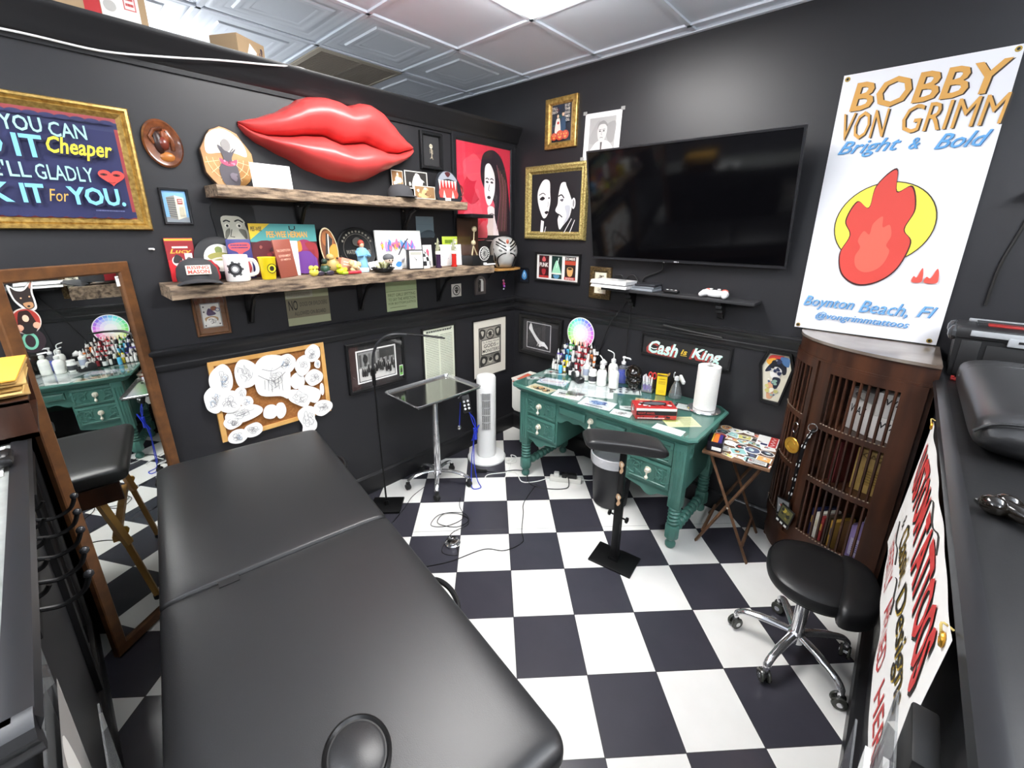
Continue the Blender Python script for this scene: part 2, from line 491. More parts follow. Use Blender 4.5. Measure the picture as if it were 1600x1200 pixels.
# ceiling light panel, and fill lights added out of view
LITE = mat('lit_diffuser', (1.0, 0.98, 0.96), 0.5, emit=LIGHT_STRENGTH * 0.8)
_lab = ['bright ceiling light panel nearest the picture wall', 'added unseen fill light behind the camera over the booth entrance', 'added unseen fill light over the shop beyond the right counter',
        'added unseen fill light over the shop floor behind the right counter', 'added unseen fill light over the next room behind the lip wall']
FILL_LITE = mat('fill_light_glow', (0.97, 0.98, 1.0), 0.5, emit=LIGHT_STRENGTH * 0.85)
for k, ((x, y), lb) in enumerate(zip(PANEL_AND_FILLS, _lab)):
    t = thing('ceiling_or_fill_light', lb, 'ceiling light', T3(x + 0.3, y + 0.6075, ROOMH))
    if k == 0:
        B().ring(0.606, 1.225, [(0, 0.0), (0, 0.012), (0.02, 0.0), (0.02, 0.02), (0.0, 0.02)], WHITEP).build('frame', t)
        B().box((0, 0, -.020), (.59, 1.205, .036), LITE, .006).build('diffuser', t)
    else:                              # hung fill lights, added out of view to brighten the ceiling
        B().box((0, 0, -.52), (.3, 1.2, .07), FILL_LITE, .02).build('diffuser', t)
        for s in (-1, 1): B().box((0, s * .61, -.52), (.32, .02, .09), WHITEP, .004).build('end_cap', t)
        for s in (-.4, .4): B().cyl((0, s, -.49), .006, .495, CHROME, 8).build('hanger', t)
# return air grille in the ceiling beyond the partition
t = thing('ceiling_vent', 'dark louvred return air vent in the white ceiling', 'vent', T3(-0.80, -1.03, ROOMH - 0.005))
B().ring(0.60, 0.62, [(0, 0.01), (0, 0), (0.028, -0.006), (0.03, 0.01)], C('#a9a294', .6)).box((0, 0, 0), (.54, .018, .008), C('#a9a294', .6)).build('frame', t)
b = B().box((0, 0, 0.012), (0.56, 0.56, 0.002), C('#4d4a45', .8))
for k in range(26):
    b.box((-.265 + k * .0212, 0, 0.002), (0.009, 0.55, 0.012), C('#a39c90', .6), T=None)
b.build('louvres', t)
# ---------------------------------------------------------------- on the partition wall (faces +x)
# painted sign in a gilt frame
def d_sign(a, w, h):
    ox, oz = -2.93, 2.073            # wall point at the sign centre
    P = lambda y, z: (y - ox, z - oz)
    a.rect(-w / 2, -h / 2, w / 2, h / 2, '#8f3236')
    for zz in (2.244, 1.892):
        a.poly([P(-3.36, zz - .012), P(-2.50, zz - .012), P(-2.50, zz + .012), P(-3.36, zz + .012)], '#1d2150')
    a.poly([P(-3.36, 1.892), P(-2.513, 1.892), P(-2.513, 2.244), P(-3.36, 2.244)], '#1d2150')
    for i in range(20):
        for zz in (2.252, 1.884): a.ell(*P(-3.34 + i * .0425, zz), .022, .009, '#1d2150', 12)
    def t(s, y0, z0, y1, z1, m, sh=0, bo=0.0, shadow=None):
        if shadow: a.txt(s, *P(y0 + .006, z0 - .008), *P(y1 + .006, z1 - .008), shadow, sh, bo)
        a.txt(s, *P(y0, z0), *P(y1, z1), m, sh, bo)
    MI, SK, YE, NA = '#a9e3d6', '#7fcaf0', '#f2da3c', '#0f1238'
    t('IF', -2.945, 2.182, -2.875, 2.236, MI, 0, .01); t('YOU', -2.832, 2.184, -2.724, 2.238, MI, 0, .015)
    t('CAN', -2.708, 2.177, -2.603, 2.23, MI, 0, .01)
    t('D', -2.90, 2.094, -2.838, 2.174, SK, 0, .02, NA)
    t('IT', -2.812, 2.094, -2.735, 2.174, SK, 0, .02, NA)
    t('Cheaper', -2.726, 2.098, -2.535, 2.178, YE, .28, .02, NA)
    t("E'LL", -2.886, 2.02, -2.788, 2.076, MI, 0, .005)
    t('GLADLY', -2.775, 2.016, -2.612, 2.072, MI, 0, .005)
    t('K', -2.915, 1.928, -2.85, 1.998, SK, 0, .03, NA)
    t('IT', -2.828, 1.928, -2.765, 1.998, SK, 0, .03, NA)
    t('For', -2.757, 1.936, -2.70, 1.982, '#c9a24a', .3, .0)
    t('YOU.', -2.703, 1.926, -2.53, 1.996, SK, 0, .03, NA)
    a.para(*P(-2.63, 1.903), *P(-2.54, 1.909), 1, '#6a6f9a', .7)
    a.poly([P(-2.556 + .0026 * 16 * math.sin(q) ** 3, 2.042 + .0022 * (13 * math.cos(q) - 5 * math.cos(2 * q) - 2 * math.cos(3 * q) - math.cos(4 * q))) for q in [2 * PI * k / 32 for k in range(32)]], '#c8433c')
    for yy in (-2.58, -2.54):
        a.ell(*P(yy, 2.05), .012, .005, '#5c1216', 12); a.ell(*P(yy, 2.05), .004, .004, '#140808', 8)
    a.line([P(-2.57, 2.022), P(-2.559, 2.018), P(-2.548, 2.022)], .002, '#3a0d10')
framed('sign_frame', 'large gilt framed painted sign with blue letters on navy, above the leaning mirror', 'framed sign',
       LW(-2.93, 2.073, 0.0), 0.95, 0.492, 0.047, 0.035, GOLD, d_sign,
       prof=[(0, 0), (0, .6), (.12, .95), (.3, 1), (.5, .6), (.62, .75), (.85, .45), (1, .3), (1, .1)])
# oval relief plaque
t = thing('wall_plaque', 'oval varnished wooden plaque with a carved long-haired head', 'plaque', LW(-2.355, 2.2, 0.0, 0.12))
BRN = mat('varnished_brown', '#7a4423', 0.25, mottle=('#4b2614', 25), coat=.4)
B().lathe([(.066, 0), (.072, .006), (.072, .014), (.066, .02), (.06, .017), (.0, .016)], BRN, n=36, sy=1.38).build('board', t)
b = B().ball((.0, .0, .016), (.022, .03, .02), C('#6e2f22', .3, 0, .3)).ball((-.016, .005, .015), (.02, .05, .016), C('#2b140d', .35))
b.ball((.018, .03, .014), (.02, .03, .014), C('#8a4a2b', .3)).ball((0, -.055, .013), (.03, .022, .012), C('#a3652c', .3))
b.tube([(-.03, .0, .016), (-.04, .03, .018), (-.02, .055, .018), (.01, .06, .018)], .009, BRN)
b.tube([(.03, -.03, .016), (.035, .01, .02), (.02, .05, .018)], .009, BRN)
b.build('relief_figure', t)
def d_bld(a, w, h):
    a.rect(-w / 2, -h / 2, w / 2, h / 2, '#7fb2dd'); a.rect(-w / 2, -h / 2, w / 2, -h * .33, '#8f959b')
    a.poly([(-.028, -.05), (.0, -.058), (.0, .05), (-.032, .04)], '#8d8b84'); a.poly([(.0, -.058), (.034, -.045), (.034, .04), (.0, .05)], '#e6dfc9')
    for k in range(9): a.line([(-.03, -.04 + k * .0095), (.0, -.046 + k * .0105)], .0022, '#3f4246')
    a.rect(.008, .012, .027, .035, '#a8473f'); a.para(.011, .016, .025, .032, 2, '#f1e7e0'); a.rect(.012, -.04, .028, -.0, '#c9c1a8')
framed('framed_photo', 'small black framed photo of a city hotel block beside the gilt sign', 'picture', LW(-2.352, 1.934), .11, .16, .011, .016, C('#17171a', .4), d_bld)
# the big sculpted lips
def lips():
    top = [(-2.080, 2.328), (-2.003, 2.355), (-1.906, 2.396), (-1.824, 2.447), (-1.767, 2.490), (-1.71, 2.513), (-1.642, 2.525), (-1.572, 2.522), (-1.513, 2.503), (-1.462, 2.522),
           (-1.42, 2.540), (-1.375, 2.544), (-1.312, 2.526), (-1.242, 2.472), (-1.176, 2.415), (-1.114, 2.374), (-1.044, 2.345)]
    mid = [(-2.078, 2.322), (-2.025, 2.290), (-1.961, 2.280), (-1.86, 2.290), (-1.752, 2.312), (-1.666, 2.322), (-1.609, 2.306), (-1.556, 2.293), (-1.500, 2.304),
           (-1.418, 2.320), (-1.348, 2.306), (-1.274, 2.285), (-1.18, 2.290), (-1.10, 2.318), (-1.046, 2.338)]
    bot = [(-2.080, 2.314), (-2.051, 2.273), (-2.001, 2.238), (-1.884, 2.190), (-1.757, 2.131), (-1.643, 2.098), (-1.518, 2.091), (-1.415, 2.112), (-1.313, 2.165), (-1.216, 2.213), (-1.123, 2.256), (-1.069, 2.298), (-1.044, 2.332)]
    cy, cz = -1.56, 2.31
    def samp(p, y):
        for (a, b), (c, d) in zip(p, p[1:]):
            if a <= y <= c: 
                t = (y - a) / (c - a); t2 = t * t * (3 - 2 * t) * .4 + t * .6
                return b + (d - b) * t2
        return p[-1][1] if y > p[-1][0] else p[0][1]
    S = 0.99                          # drawn size brought back to the depth of the relief
    n, m = 72, 12
    out = []
    RED = mat('red_lip_lacquer', '#c8403f', 0.36, coat=.2, croug=.22, mottle=('#cf4a48', 3))
    for upper in (True, False):
        vs, fs = [], []
        for i in range(n + 1):
            y = -2.077 + (2.077 - 1.047) * i / n
            e = samp(top if upper else bot, y); q = samp(mid, y)
            s = i / n
            full = math.sin(PI * min(max(s, .0), 1.0)) ** .6
            dep = (0.135 if upper else 0.165) * full + .012
            for j in range(m + 1):
                t = j / m
                # upper lip: sharp outer rim, rolls into the mouth line; lower lip: full and round
                prof = (min(1, (t * 7)) ** .6 * (.62 + .38 * math.sin(PI * min(1, t * 1.05))) * (1 if t < .86 else 1 - ((t - .86) / .14) ** 2 * .75)) if upper else math.sin(PI * (t * .86 + .07) * 1.0) ** .75 * (1 if t < .8 else 1 - ((t - .8) / .2) ** 2 * .55)
                z = e + (q - e) * t
                d = max(0.0, dep * prof) + .004
                if t == 0: d = 0.0
                vs.append(((y - cy) * S, (z - cz) * S, d))
        for i in range(n):
            for j in range(m):
                a = i * (m + 1) + j
                fs.append((a, a + 1, a + m + 2, a + m + 1))
        k = len(vs)
        vs += [(p[0], p[1], 0.0) for p in vs]
        rimi = [i * (m + 1) for i in range(n + 1)]; rimo = [i * (m + 1) + m for i in range(n + 1)]
        for R in (rimi, rimo):
            for a, b2 in zip(R, R[1:]): fs.append((a, b2, b2 + k, a + k))
        out.append((vs, fs, RED))
    return cy, cz, out
cy, cz, parts = lips()
t = thing('lips_sculpture', 'giant glossy red sculpted lips mounted above the upper shelf', 'sculpture', LW(-1.528, 2.326, 0.0, -0.0))
for nm, p in zip(('upper_lip', 'lower_lip'), parts):
    b = B(); b.add(*p); b.build(nm, t, angle=60)
# small black shadow box
def d_bone(a, w, h):
    a.rect(-w / 2, -h / 2, w / 2, h / 2, '#2e2e30')
    a.blob([(-.012, .035), (.0, .045), (.014, .036), (.01, .02), (-.006, .018)], '#d9cdb4')
    a.ell(-.003, .033, .004, .004, '#3a332c', 8); a.ell(.007, .033, .003, .004, '#3a332c', 8)
    a.line([(.003, .018), (.006, -.01), (.004, -.045)], .005, '#cbbfa6', False, 3)
    for z in (.008, -.002, -.012): a.line([(-.012, z), (.005, z + .004), (.016, z - .004)], .003, '#c3b69c')
    a.line([(.004, -.03), (-.01, -.05)], .003, '#b8ab92'); a.line([(.005, -.03), (.014, -.052)], .003, '#b8ab92')
framed('shadow_box', 'small black shadow box holding a tiny bone figure right of the lips', 'shadow box', LW(-.872, 2.36), .185, .235, .024, .03, C('#131416', .35), d_bone)
# red poster
def d_red(a, w, h):
    a.rect(-w / 2, -h / 2, w / 2, h / 2, '#d22f47')
    a.confetti(-w / 2, -h / 2, w / 2, h / 2, ['#dd4a5c', '#c2233c', '#e0566a'], 22, .12)
    a.blob([(.0, .28), (.1, .3), (.2, .22), (.26, .0), (.27, -.36), (.06, -.36), (.1, -.1), (.0, .0), (-.05, .1), (-.04, .22)], '#2a1f28')
    a.blob([(-.0, .18), (.05, .2), (.1, .12), (.1, .0), (.06, -.09), (.02, -.1), (-.01, -.02), (-.01, .08)], '#efe9ea')
    for x in (.018, .068): a.line([(x - .018, .088), (x, .096), (x + .02, .086)], .007, '#1d171c', False, 3); a.blob([(x - .016, .068), (x, .076), (x + .016, .066), (x, .06)], '#3a2c34')
    a.ell(.035, -.045, .02, .012, '#25181d', 14); a.line([(.04, .05), (.03, .01), (.042, .004)], .006, '#6d5c62')
    a.blob([(.02, -.12), (.09, -.12), (.1, -.2), (.14, -.36), (-.05, -.36), (.02, -.24)], '#e6d7d8')
    for k in range(9): a.ell(.02 + k * .011, -.165 - .004 * abs(4 - k), .005, .005, '#1c1418', 8)
    for k in range(7): a.line([(.12 + .018 * k, .2 - .02 * k), (.16 + .012 * k, .0), (.12 + .018 * k, -.3)], .004, random.choice(['#8d5f54', '#b86d7d', '#5c4a52']), False, 4)
    a.blob([(-.02, -.22), (-.12, -.3), (-.2, -.36), (.0, -.36)], '#e0596a')
framed('poster_frame', 'tall black framed red poster of a dark-haired singer in the room corner', 'framed poster', LW(-.362, 2.14), .66, .745, .045, .022, C('#1b1c20', .35), d_red)
# weathered plank shelves
def shelf(name, label, y0, y1, z0, z1, d, brs):
    t = thing(name, label, 'shelf', T3(0, y0, z0))
    n = 28; L = []
    for i in range(n + 1):
        y = (y1 - y0) * i / n
        j = lambda s: random.uniform(-s, s)
        L.append([(0.002, y, 0), (d + j(.004), y, j(.002)), (d + .004 + j(.004), y, (z1 - z0) * .5 + j(.004)), (d + j(.004), y, z1 - z0 + j(.0012) - .001), (0.002, y, z1 - z0)])
    B().loops(L, RUSTIC).build('plank', t, angle=50)
    for yb, drop in brs:
        q = yb - y0
        b = B().box((.004, q, -drop / 2), (.006, .034, drop), BLACKM).box((d * .42, q, -.004), (d * .8, .034, .006), BLACKM)
        b.tube([(.008, q, -drop * .93), (d * .18, q, -drop * .62), (d * .46, q, -drop * .2), (d * .76, q, -.007)], .012, BLACKM, 6)
        b.build('bracket', t)
        b = B()
        for zz in (-.02, -drop + .015): B().ball((.009, q, zz), (.003, .005, .005), CHROME, 8).build('screw', t)
shelf('wall_shelf', 'upper weathered plank shelf under the red lips', -2.225, -.72, 1.982, 2.034, .2, [(-1.80, .16), (-1.12, .16)])
shelf('wall_shelf', 'lower weathered plank shelf crowded with toys and books', -2.475, -.49, 1.534, 1.592, .235, [(-2.12, .19), (-1.48, .2), (-.85, .21)])
# pictures below the shelf
def d_joker(a, w, h):
    a.rect(-w / 2, -h / 2, w / 2, h / 2, '#6b4626'); a.rect(-.043, -.063, .043, .063, '#8d8d8a'); a.rect(-.038, -.058, .038, .058, '#e4e2da')
    a.ell(.014, .034, .014, .012, '#9a5d3c'); a.blob([(-.02, .01), (-.008, .036), (.01, .02), (.02, .004), (-.01, -.002)], '#4d3a5c')
    a.ell(.03, .026, .01, .01, '#3f4a86'); a.ell(.03, .026, .007, .007, '#e4e2da'); a.blob([(-.03, -.012), (0, -.004), (.026, -.014), (.02, -.034), (-.02, -.036)], '#b08c5e')
    a.ell(-.002, -.03, .024, .02, '#efece4'); a.scribble(0, -.028, .03, .02, '#2c2622', 6, .0015)
    for p in ((-.03, .045), (-.031, .02), (-.032, -.05), (.03, -.046)): a.ell(*p, .004, .004, '#3a3330', 8)
framed('card_frame', 'small walnut framed playing card print under the left end of the lower shelf', 'picture', LW(-2.295, 1.413), .148, .205, .012, .014, WALNUT, d_joker)
def paper(name, label, M, w, h, draw, col='#e8e6df', group=None, cat='paper notice', curl=.002):
    t = thing(name, label, cat, M, group)
    B().box((0, 0, .001), (w, h, .0016), C(col, .75)).build('sheet', t)
    a = A(.0022); draw(a, w, h); a.build('print', t)
    return t
def d_no(a, w, h):
    a.rect(-w / 2, -h * .28, w / 2, h * .28, '#77705a'); a.rect(-w / 2 + .003, h * .3, w * .12, h * .48, '#a9a795'); a.para(-w / 2 + .01, h * .33, w * .06, h * .45, 3, '#7d7a68')
    a.txt('NO', -.112, -.012, -.062, .046, '#1f1d1a', 0, .01); a.txt('DOGS OR EVILDOERS', -.05, .008, .11, .032, '#3a372e', 0, .0)
    a.txt('ALLOWED ON BOARD', -.085, -.042, .098, -.02, '#3a372e', 0, .0)
paper('notice', 'olive paper notice headed NO taped between the shelf brackets', LW(-1.808, 1.398, .001), .248, .2, d_no, '#a3a483')
def d_gr(a, w, h):
    a.rect(-w / 2, h * .2, w / 2, h * .48, '#a2b184'); a.line([(-w / 2, h * .18), (w / 2, h * .18)], .003, '#586340')
    for i, s in enumerate(('FIRST GIRLS SPITTING', 'TO SAY THE AFFECTION', 'FOR BOTTOM JUSTICE')): a.txt(s, -.11, .0 - i * .03, .11, .02 - i * .03, '#46502f', 0, .0)
    a.line([(-.1, -.075), (.03, -.075)], .003, '#586340')
paper('notice', 'pale green lettered notice taped under the middle of the lower shelf', LW(-1.168, 1.40, .001), .248, .2, d_gr, '#b2bd92')
def d_sk(a, w, h):
    a.ell(0, 0, .038, .04, '#2b2a29'); a.ell(0, 0, .031, .033, '#d8d4cb'); a.ell(0, .006, .02, .02, '#39352f')
    for x in (-.008, .008): a.ell(x, .008, .005, .005, '#d8d4cb', 10)
    a.rect(-.01, -.022, .01, -.006, '#39352f'); a.scribble(0, 0, .034, .03, '#3b3733', 5, .0014)
paper('skull_card', 'small square pale card with a black skull emblem on the partition wall', LW(-.675, 1.393, .001), .098, .098, d_sk, '#d5d2c8', cat='card')
t = thing('arch_frame', 'small arched grey frame with a white print near the room corner', 'picture', LW(-.428, 1.412))
poly = [(-.058, -.074), (.058, -.074)] + [(.058 * math.cos(a), .018 + .058 * math.sin(a)) for a in [PI * i / 12 for i in range(13)]]
B().prism(poly, 0, .016, C('#5b5350', .5)).build('frame', t)
a = A(.0164); a.poly([(-.03, -.05), (.03, -.05), (.03, .03), (.018, .05), (-.018, .05), (-.03, .03)], '#e8e7e2'); a.poly([(-.03, -.05), (.0, -.05), (.004, .04), (-.018, .05), (-.03, .03)], '#2b2725'); a.scribble(-.008, -.01, .015, .03, '#8c857c', 4); a.build('artwork', t)
# the blue-grey slip on the wall behind the lower shelf
paper('wall_slip', 'grey-blue slip of paper stuck to the wall between the two shelves', LW(-.945, 1.862, .001, .01), .15, .142, lambda a, w, h: (a.blob([(-.07, -.068), (.07, -.068), (.07, -.03), (.02, -.02), (-.04, -.04)], '#45525a'), a.line([(-.07, .02), (.07, .016)], .001, '#5c6a72')), '#6f8088', cat='paper')
# cork board and its pinned cut-outs
t = thing('cork_board', 'wood framed corkboard covered with pinned cut-out drawings', 'corkboard', LW(-2.055, .947))
B().ring(.60, .455, [(0, 0), (0, .018), (.024, .018), (.024, .008)], mat('pine_frame', '#d8a967', .5, mottle=('#c9954f', 12))).build('frame', t)
B().box((0, 0, .005), (.556, .411, .008), mat('cork', '#a06a36', .9, mottle=('#8a5526', 90), bump=(300, .5))).build('cork_panel', t)
CO = [(-2.307, 1.068, .05, .076, 'tall rounded cut-out drawing in the upper left of the corkboard'), (-2.194, 1.077, .053, .08, 'squarish rose cut-out drawing second from the left along the corkboard top'),
      (-2.064, 1.015, .083, .126, 'largest cut-out drawing of a dripping mask at the corkboard centre'), (-1.984, 1.087, .05, .055, 'round cut-out drawing overlapping the top of the big mask drawing'),
      (-1.894, 1.058, .04, .057, 'cut-out figure drawing right of the round one along the corkboard top'), (-1.827, 1.121, .042, .048, 'cut-out face drawing over the top right corner of the corkboard'),
      (-1.809, 1.048, .017, .027, 'sliver of cut-out drawing below the top right face drawing'), (-1.934, .968, .04, .046, 'plain white cut-out drawing right of the big mask drawing'),
      (-1.837, .967, .048, .047, 'hexagonal cut-out drawing at the right side of the corkboard'), (-1.798, .881, .012, .036, 'narrow white cut-out strip at the right edge of the corkboard'),
      (-1.936, .858, .061, .068, 'wedge shaped cut-out drawing below the big mask drawing'), (-1.875, .869, .038, .055, 'blank rounded cut-out beside the wedge shaped drawing'),
      (-2.354, .972, .046, .066, 'cut-out drawing hanging over the left edge of the corkboard'), (-2.29, .94, .052, .056, 'curly cut-out drawing below the tall rounded one'),
      (-2.233, .974, .026, .034, 'small oval cut-out drawing left of the big mask drawing'), (-2.21, .917, .029, .031, 'small pointed cut-out drawing above the long bean shaped one'),
      (-2.237, .856, .085, .045, 'long bean shaped cut-out drawing at the lower left of the corkboard'), (-2.294, .823, .042, .037, 'cut-out drawing tucked under the long bean shaped one'),
      (-2.284, .733, .043, .04, 'lowest cut-out drawing hanging below the left of the corkboard frame'), (-2.207, .745, .045, .041, 'cut-out drawing over the bottom frame right of the lowest one'),
      (-2.105, .827, .036, .041, 'white leaf shaped cut-out at the bottom middle of the corkboard'), (-2.048, .814, .026, .048, 'twin pointed cut-out beside the white leaf shaped one'),
      (-1.808, .757, .055, .046, 'cut-out drawing over the lower right corner of the corkboard'), (-1.907, .711, .05, .079, 'hand shaped cut-out drawing hanging below the corkboard frame')]
for i, (y, z, ry, rz, lb) in enumerate(CO):
    t = thing('cutout_drawing', lb, 'drawing', LW(y, z, .019 + .0012 * (i % 7), random.uniform(-.1, .1)) @ MX.Scale(1.1, 4), 'cut-out drawings on the corkboard')
    n = 9; ph = random.uniform(0, 6)
    pts = [((ry * random.uniform(.9, 1.08)) * math.cos(ph + 2 * PI * k / n), (rz * random.uniform(.9, 1.08)) * math.sin(ph + 2 * PI * k / n), 0) for k in range(n)]
    if 'wedge' in lb: pts = [(-.05, .06, 0), (.0, .05, 0), (.06, .0, 0), (.03, -.06, 0), (-.02, -.03, 0), (-.055, .01, 0)]
    if 'hand' in lb: pts = [(-.045, .06, 0), (.0, .08, 0), (.045, .055, 0), (.04, .0, 0), (.05, -.04, 0), (.035, -.075, 0), (-.03, -.075, 0), (-.03, -.03, 0), (-.05, .02, 0)]
    if 'largest' in lb: pts = [(-.085, .07, 0), (-.04, .125, 0), (.04, .12, 0), (.08, .07, 0), (.085, -.05, 0), (.07, -.12, 0), (.03, -.1, 0), (-.06, -.08, 0), (-.085, -.02, 0)]
    B().prism([p[:2] for p in spline(pts, True, 4)], 0, .0007, C('#f0efec', .75)).build('sheet', t)
    a = A(.0009)
    if 'plain' not in lb and 'blank' not in lb and 'white' not in lb:
        a.scribble(0, 0, ry * .8, rz * .8, '#77777c', 9 if ry > .04 else 5, .0012)
        if i % 3 == 0: a.scribble(0, 0, ry * .6, rz * .6, '#8fb4d6', 2, .0013)
        if 'largest' in lb:
            for k in range(6): a.line([(-.04 + k * .016, -.0), (-.042 + k * .017, -.05 - .01 * (k % 3))], .0016, '#54545a')
            a.line([(-.07, .03), (0, -.01), (.06, .03)], .0022, '#54545a', False, 5); a.line([(-.05, .06), (.0, .045), (.05, .07)], .002, '#54545a', False, 4)
    else: a.scribble(0, 0, ry * .5, rz * .5, '#c9c9cc', 2, .001)
    a.build('pencil_lines', t)
# street band photo
def d_street(a, w, h):
    a.rect(-w / 2, -h / 2, w / 2, h / 2, '#2b2829'); a.rect(-w / 2, -h / 2, -w * .33, h / 2, '#3d2c2b')
    a.rect(-.15, -.115, .15, .115, '#efefec'); a.rect(-.14, -.105, .14, .105, '#2c2c2c'); a.rect(-.134, -.1, .134, .1, '#8e8e8c'); a.rect(-.134, -.1, .134, -.01, '#d4d3cf')
    for k in range(8): a.rect(-.13 + k * .034, .0, -.112 + k * .034, .085, random.choice(['#555453', '#6d6c6a', '#454443']))
    a.rect(.02, .04, .13, .1, '#3c3b3a'); a.ell(-.085, .05, .018, .03, '#2d2c2c')
    for k in range(17):
        x, y = -.11 + k * .0145, random.uniform(-.05, .0)
        a.blob([(x - .008, y), (x, y + .035), (x + .008, y), (x + .006, y - .025), (x - .006, y - .025)], random.choice(['#1f1e1e', '#2f2e2e', '#3a3938'])); a.ell(x, y + .04, .005, .006, '#a7a6a3', 8)
    a.rect(w / 2 - .034, -.125, w / 2 - .004, -.045, '#e8e8e4'); a.rect(w / 2 - .032, -.12, w / 2 - .007, -.05, '#63a546'); a.blob([(w / 2 - .028, -.1), (w / 2 - .018, -.06), (w / 2 - .01, -.095)], '#2f2a26')
    a.poly([(w / 2 - .09, h / 2), (w / 2 - .05, h / 2), (w / 2 - .005, h / 2 - .05), (w / 2 - .005, h / 2 - .02)], '#6d6d6c')
framed('framed_photo', 'black framed street band photograph behind the arched lamp', 'framed photo', LW(-1.402, .955, 0, -.0), .435, .345, .022, .022, C('#161617', .35), d_street)
def d_list(a, w, h):
    a.rect(-w / 2, -h / 2, w / 2, h / 2, '#dfe3d0'); a.para(-.12, h / 2 - .03, .12, h / 2 - .012, 1, '#4c5148', .8)
    a.para(-.13, -h / 2 + .03, -.008, h / 2 - .05, 26, '#8a907f', .4); a.para(.008, -h / 2 + .03, .13, h / 2 - .05, 26, '#8a907f', .4)
    a.rect(.11, h / 2 - .02, .125, h / 2 - .008, '#6c6f66')
framed('document_frame', 'black framed printed document hung behind the steel tray', 'framed document', LW(-.862, .905), .325, .465, .016, .014, C('#161616', .4), d_list)
def d_gods(a, w, h):
    a.rect(-w / 2, -h / 2, w / 2, h / 2, '#e3ded0'); X, Y = .135, .175; o = .012
    a.rect(-X, -Y + o, X, Y + o, '#343230'); a.rect(-X + .008, -Y + .008 + o, X - .008, Y - .008 + o, '#9b978c')
    a.ell(0, .12, .05, .045, '#3c3a37'); a.ell(0, .12, .04, .036, '#c9c4b6'); a.ell(0, .125, .02, .022, '#4a4744')
    for s in (-1, 1):
        a.blob([(s * .12, .17), (s * .06, .16), (s * .07, .1), (s * .12, .09)], '#3c3a37'); a.blob([(s * .11, .155), (s * .075, .15), (s * .09, .11)], '#bdb8aa')
        a.blob([(s * .12, -.15), (s * .05, -.14), (s * .04, -.08), (s * .11, -.07)], '#3c3a37'); a.ell(s * .08, -.11, .02, .022, '#bdb8aa')
    a.ell(0, -.11, .03, .03, '#c9c4b6'); a.ell(0, -.105, .02, .018, '#3c3a37'); a.scribble(0, -.1, .1, .04, '#3c3a37', 8, .003); a.scribble(0, .12, .1, .04, '#3c3a37', 6, .003)
    a.rect(-.115, -.055, .115, .08, '#343230'); a.rect(-.109, -.049, .109, .074, '#dcd7c9')
    a.txt('To A New World', -.1, .048, .1, .064, '#2b2927'); a.txt('GODS', -.085, .006, .06, .04, '#2b2927', 0, .01); a.txt('of', .068, .012, .094, .03, '#2b2927'); a.txt('MONSTERS', -.1, -.036, .1, -.006, '#2b2927', 0, .005)
framed('framed_print', 'cream block print of gods and monsters in a thin frame at the room corner', 'framed print', LW(-.312, .862, 0, .0), .405, .515, .008, .012, C('#1c1b1b', .4), d_gods, glass=False)
# cable strung along the top of the wall and the things lying on top of it
tag(B().tube(spline([(.03, -2.98, 2.505), (.03, -2.72, 2.516), (.032, -2.5, 2.515), (.06, -2.3, 2.54), (.076, -2.1, 2.575), (.078, -1.9, 2.607), (.05, -1.72, 2.642), (-.02, -1.6, 2.645)], False, 5), .0042, C('#e6e6e6', .5), 6).build('cable'), 'white cable strung along the crown of the partition wall', 'cable')
def cbox(name, label, M, d, bits):
    t = thing(name, label, 'box', M)
    B().box((0, 0, d[2] / 2), d, CARD, .003).build('body', t)
    a = A(.0005, T=MX.Translation((d[0] / 2, 0, d[2] / 2)) @ MX.Rotation(PI / 2, 4, 'Z') @ MX.Rotation(PI / 2, 4, 'X'))
    bits(a, d[1], d[2]); a.build('label', t)
def bits1(a, w, h):
    a.rect(-.02, -h / 2, .03, h / 2, '#b3262b'); a.rect(.032, -h / 2, .155, h / 2 - .02, '#eceae4')
    a.para(.045, .0, .1, h / 2 - .04, 6, '#8d8c88'); a.rect(.105, -.06, .145, .04, '#cf6a68'); a.rect(.109, -.056, .141, .036, '#f0dedb'); a.para(.112, -.05, .138, .03, 4, '#c34745', .5); a.ell(.06, -.06, .02, .02, '#b9b8b4'); a.ell(.14, .08, .008, .008, '#3b3b3b')
cbox('cardboard_box', 'large cardboard box with red tape and a white label on top of the wall', T3(-.15, -2.49, 2.64), (.22, .36, .26), bits1)
def bits2(a, w, h):
    a.poly([(-.03, -.02), (.01, -.05), (.03, .0), (-.01, .03)], '#eceae4'); a.scribble(.06, .0, .02, .035, '#3a3050', 4, .003)
t = cbox('cardboard_box', 'small tilted cardboard box with a white sticker on top of the wall', T3(-.12, -1.945, 2.64, rz=.5), (.16, .17, .1), bits2)
t = thing('plastic_tub', 'cream plastic tub beside the large box on top of the wall', 'tub', T3(-.1, -2.76, 2.64))
B().lathe([(.07, 0), (.085, .14), (.09, .145), (.09, .16)], C('#e3d8b0', .4)).build('body', t)
B().lathe([(.092, .16), (.092, .175), (.0, .178)], C('#d9d9d4', .4)).build('lid', t)
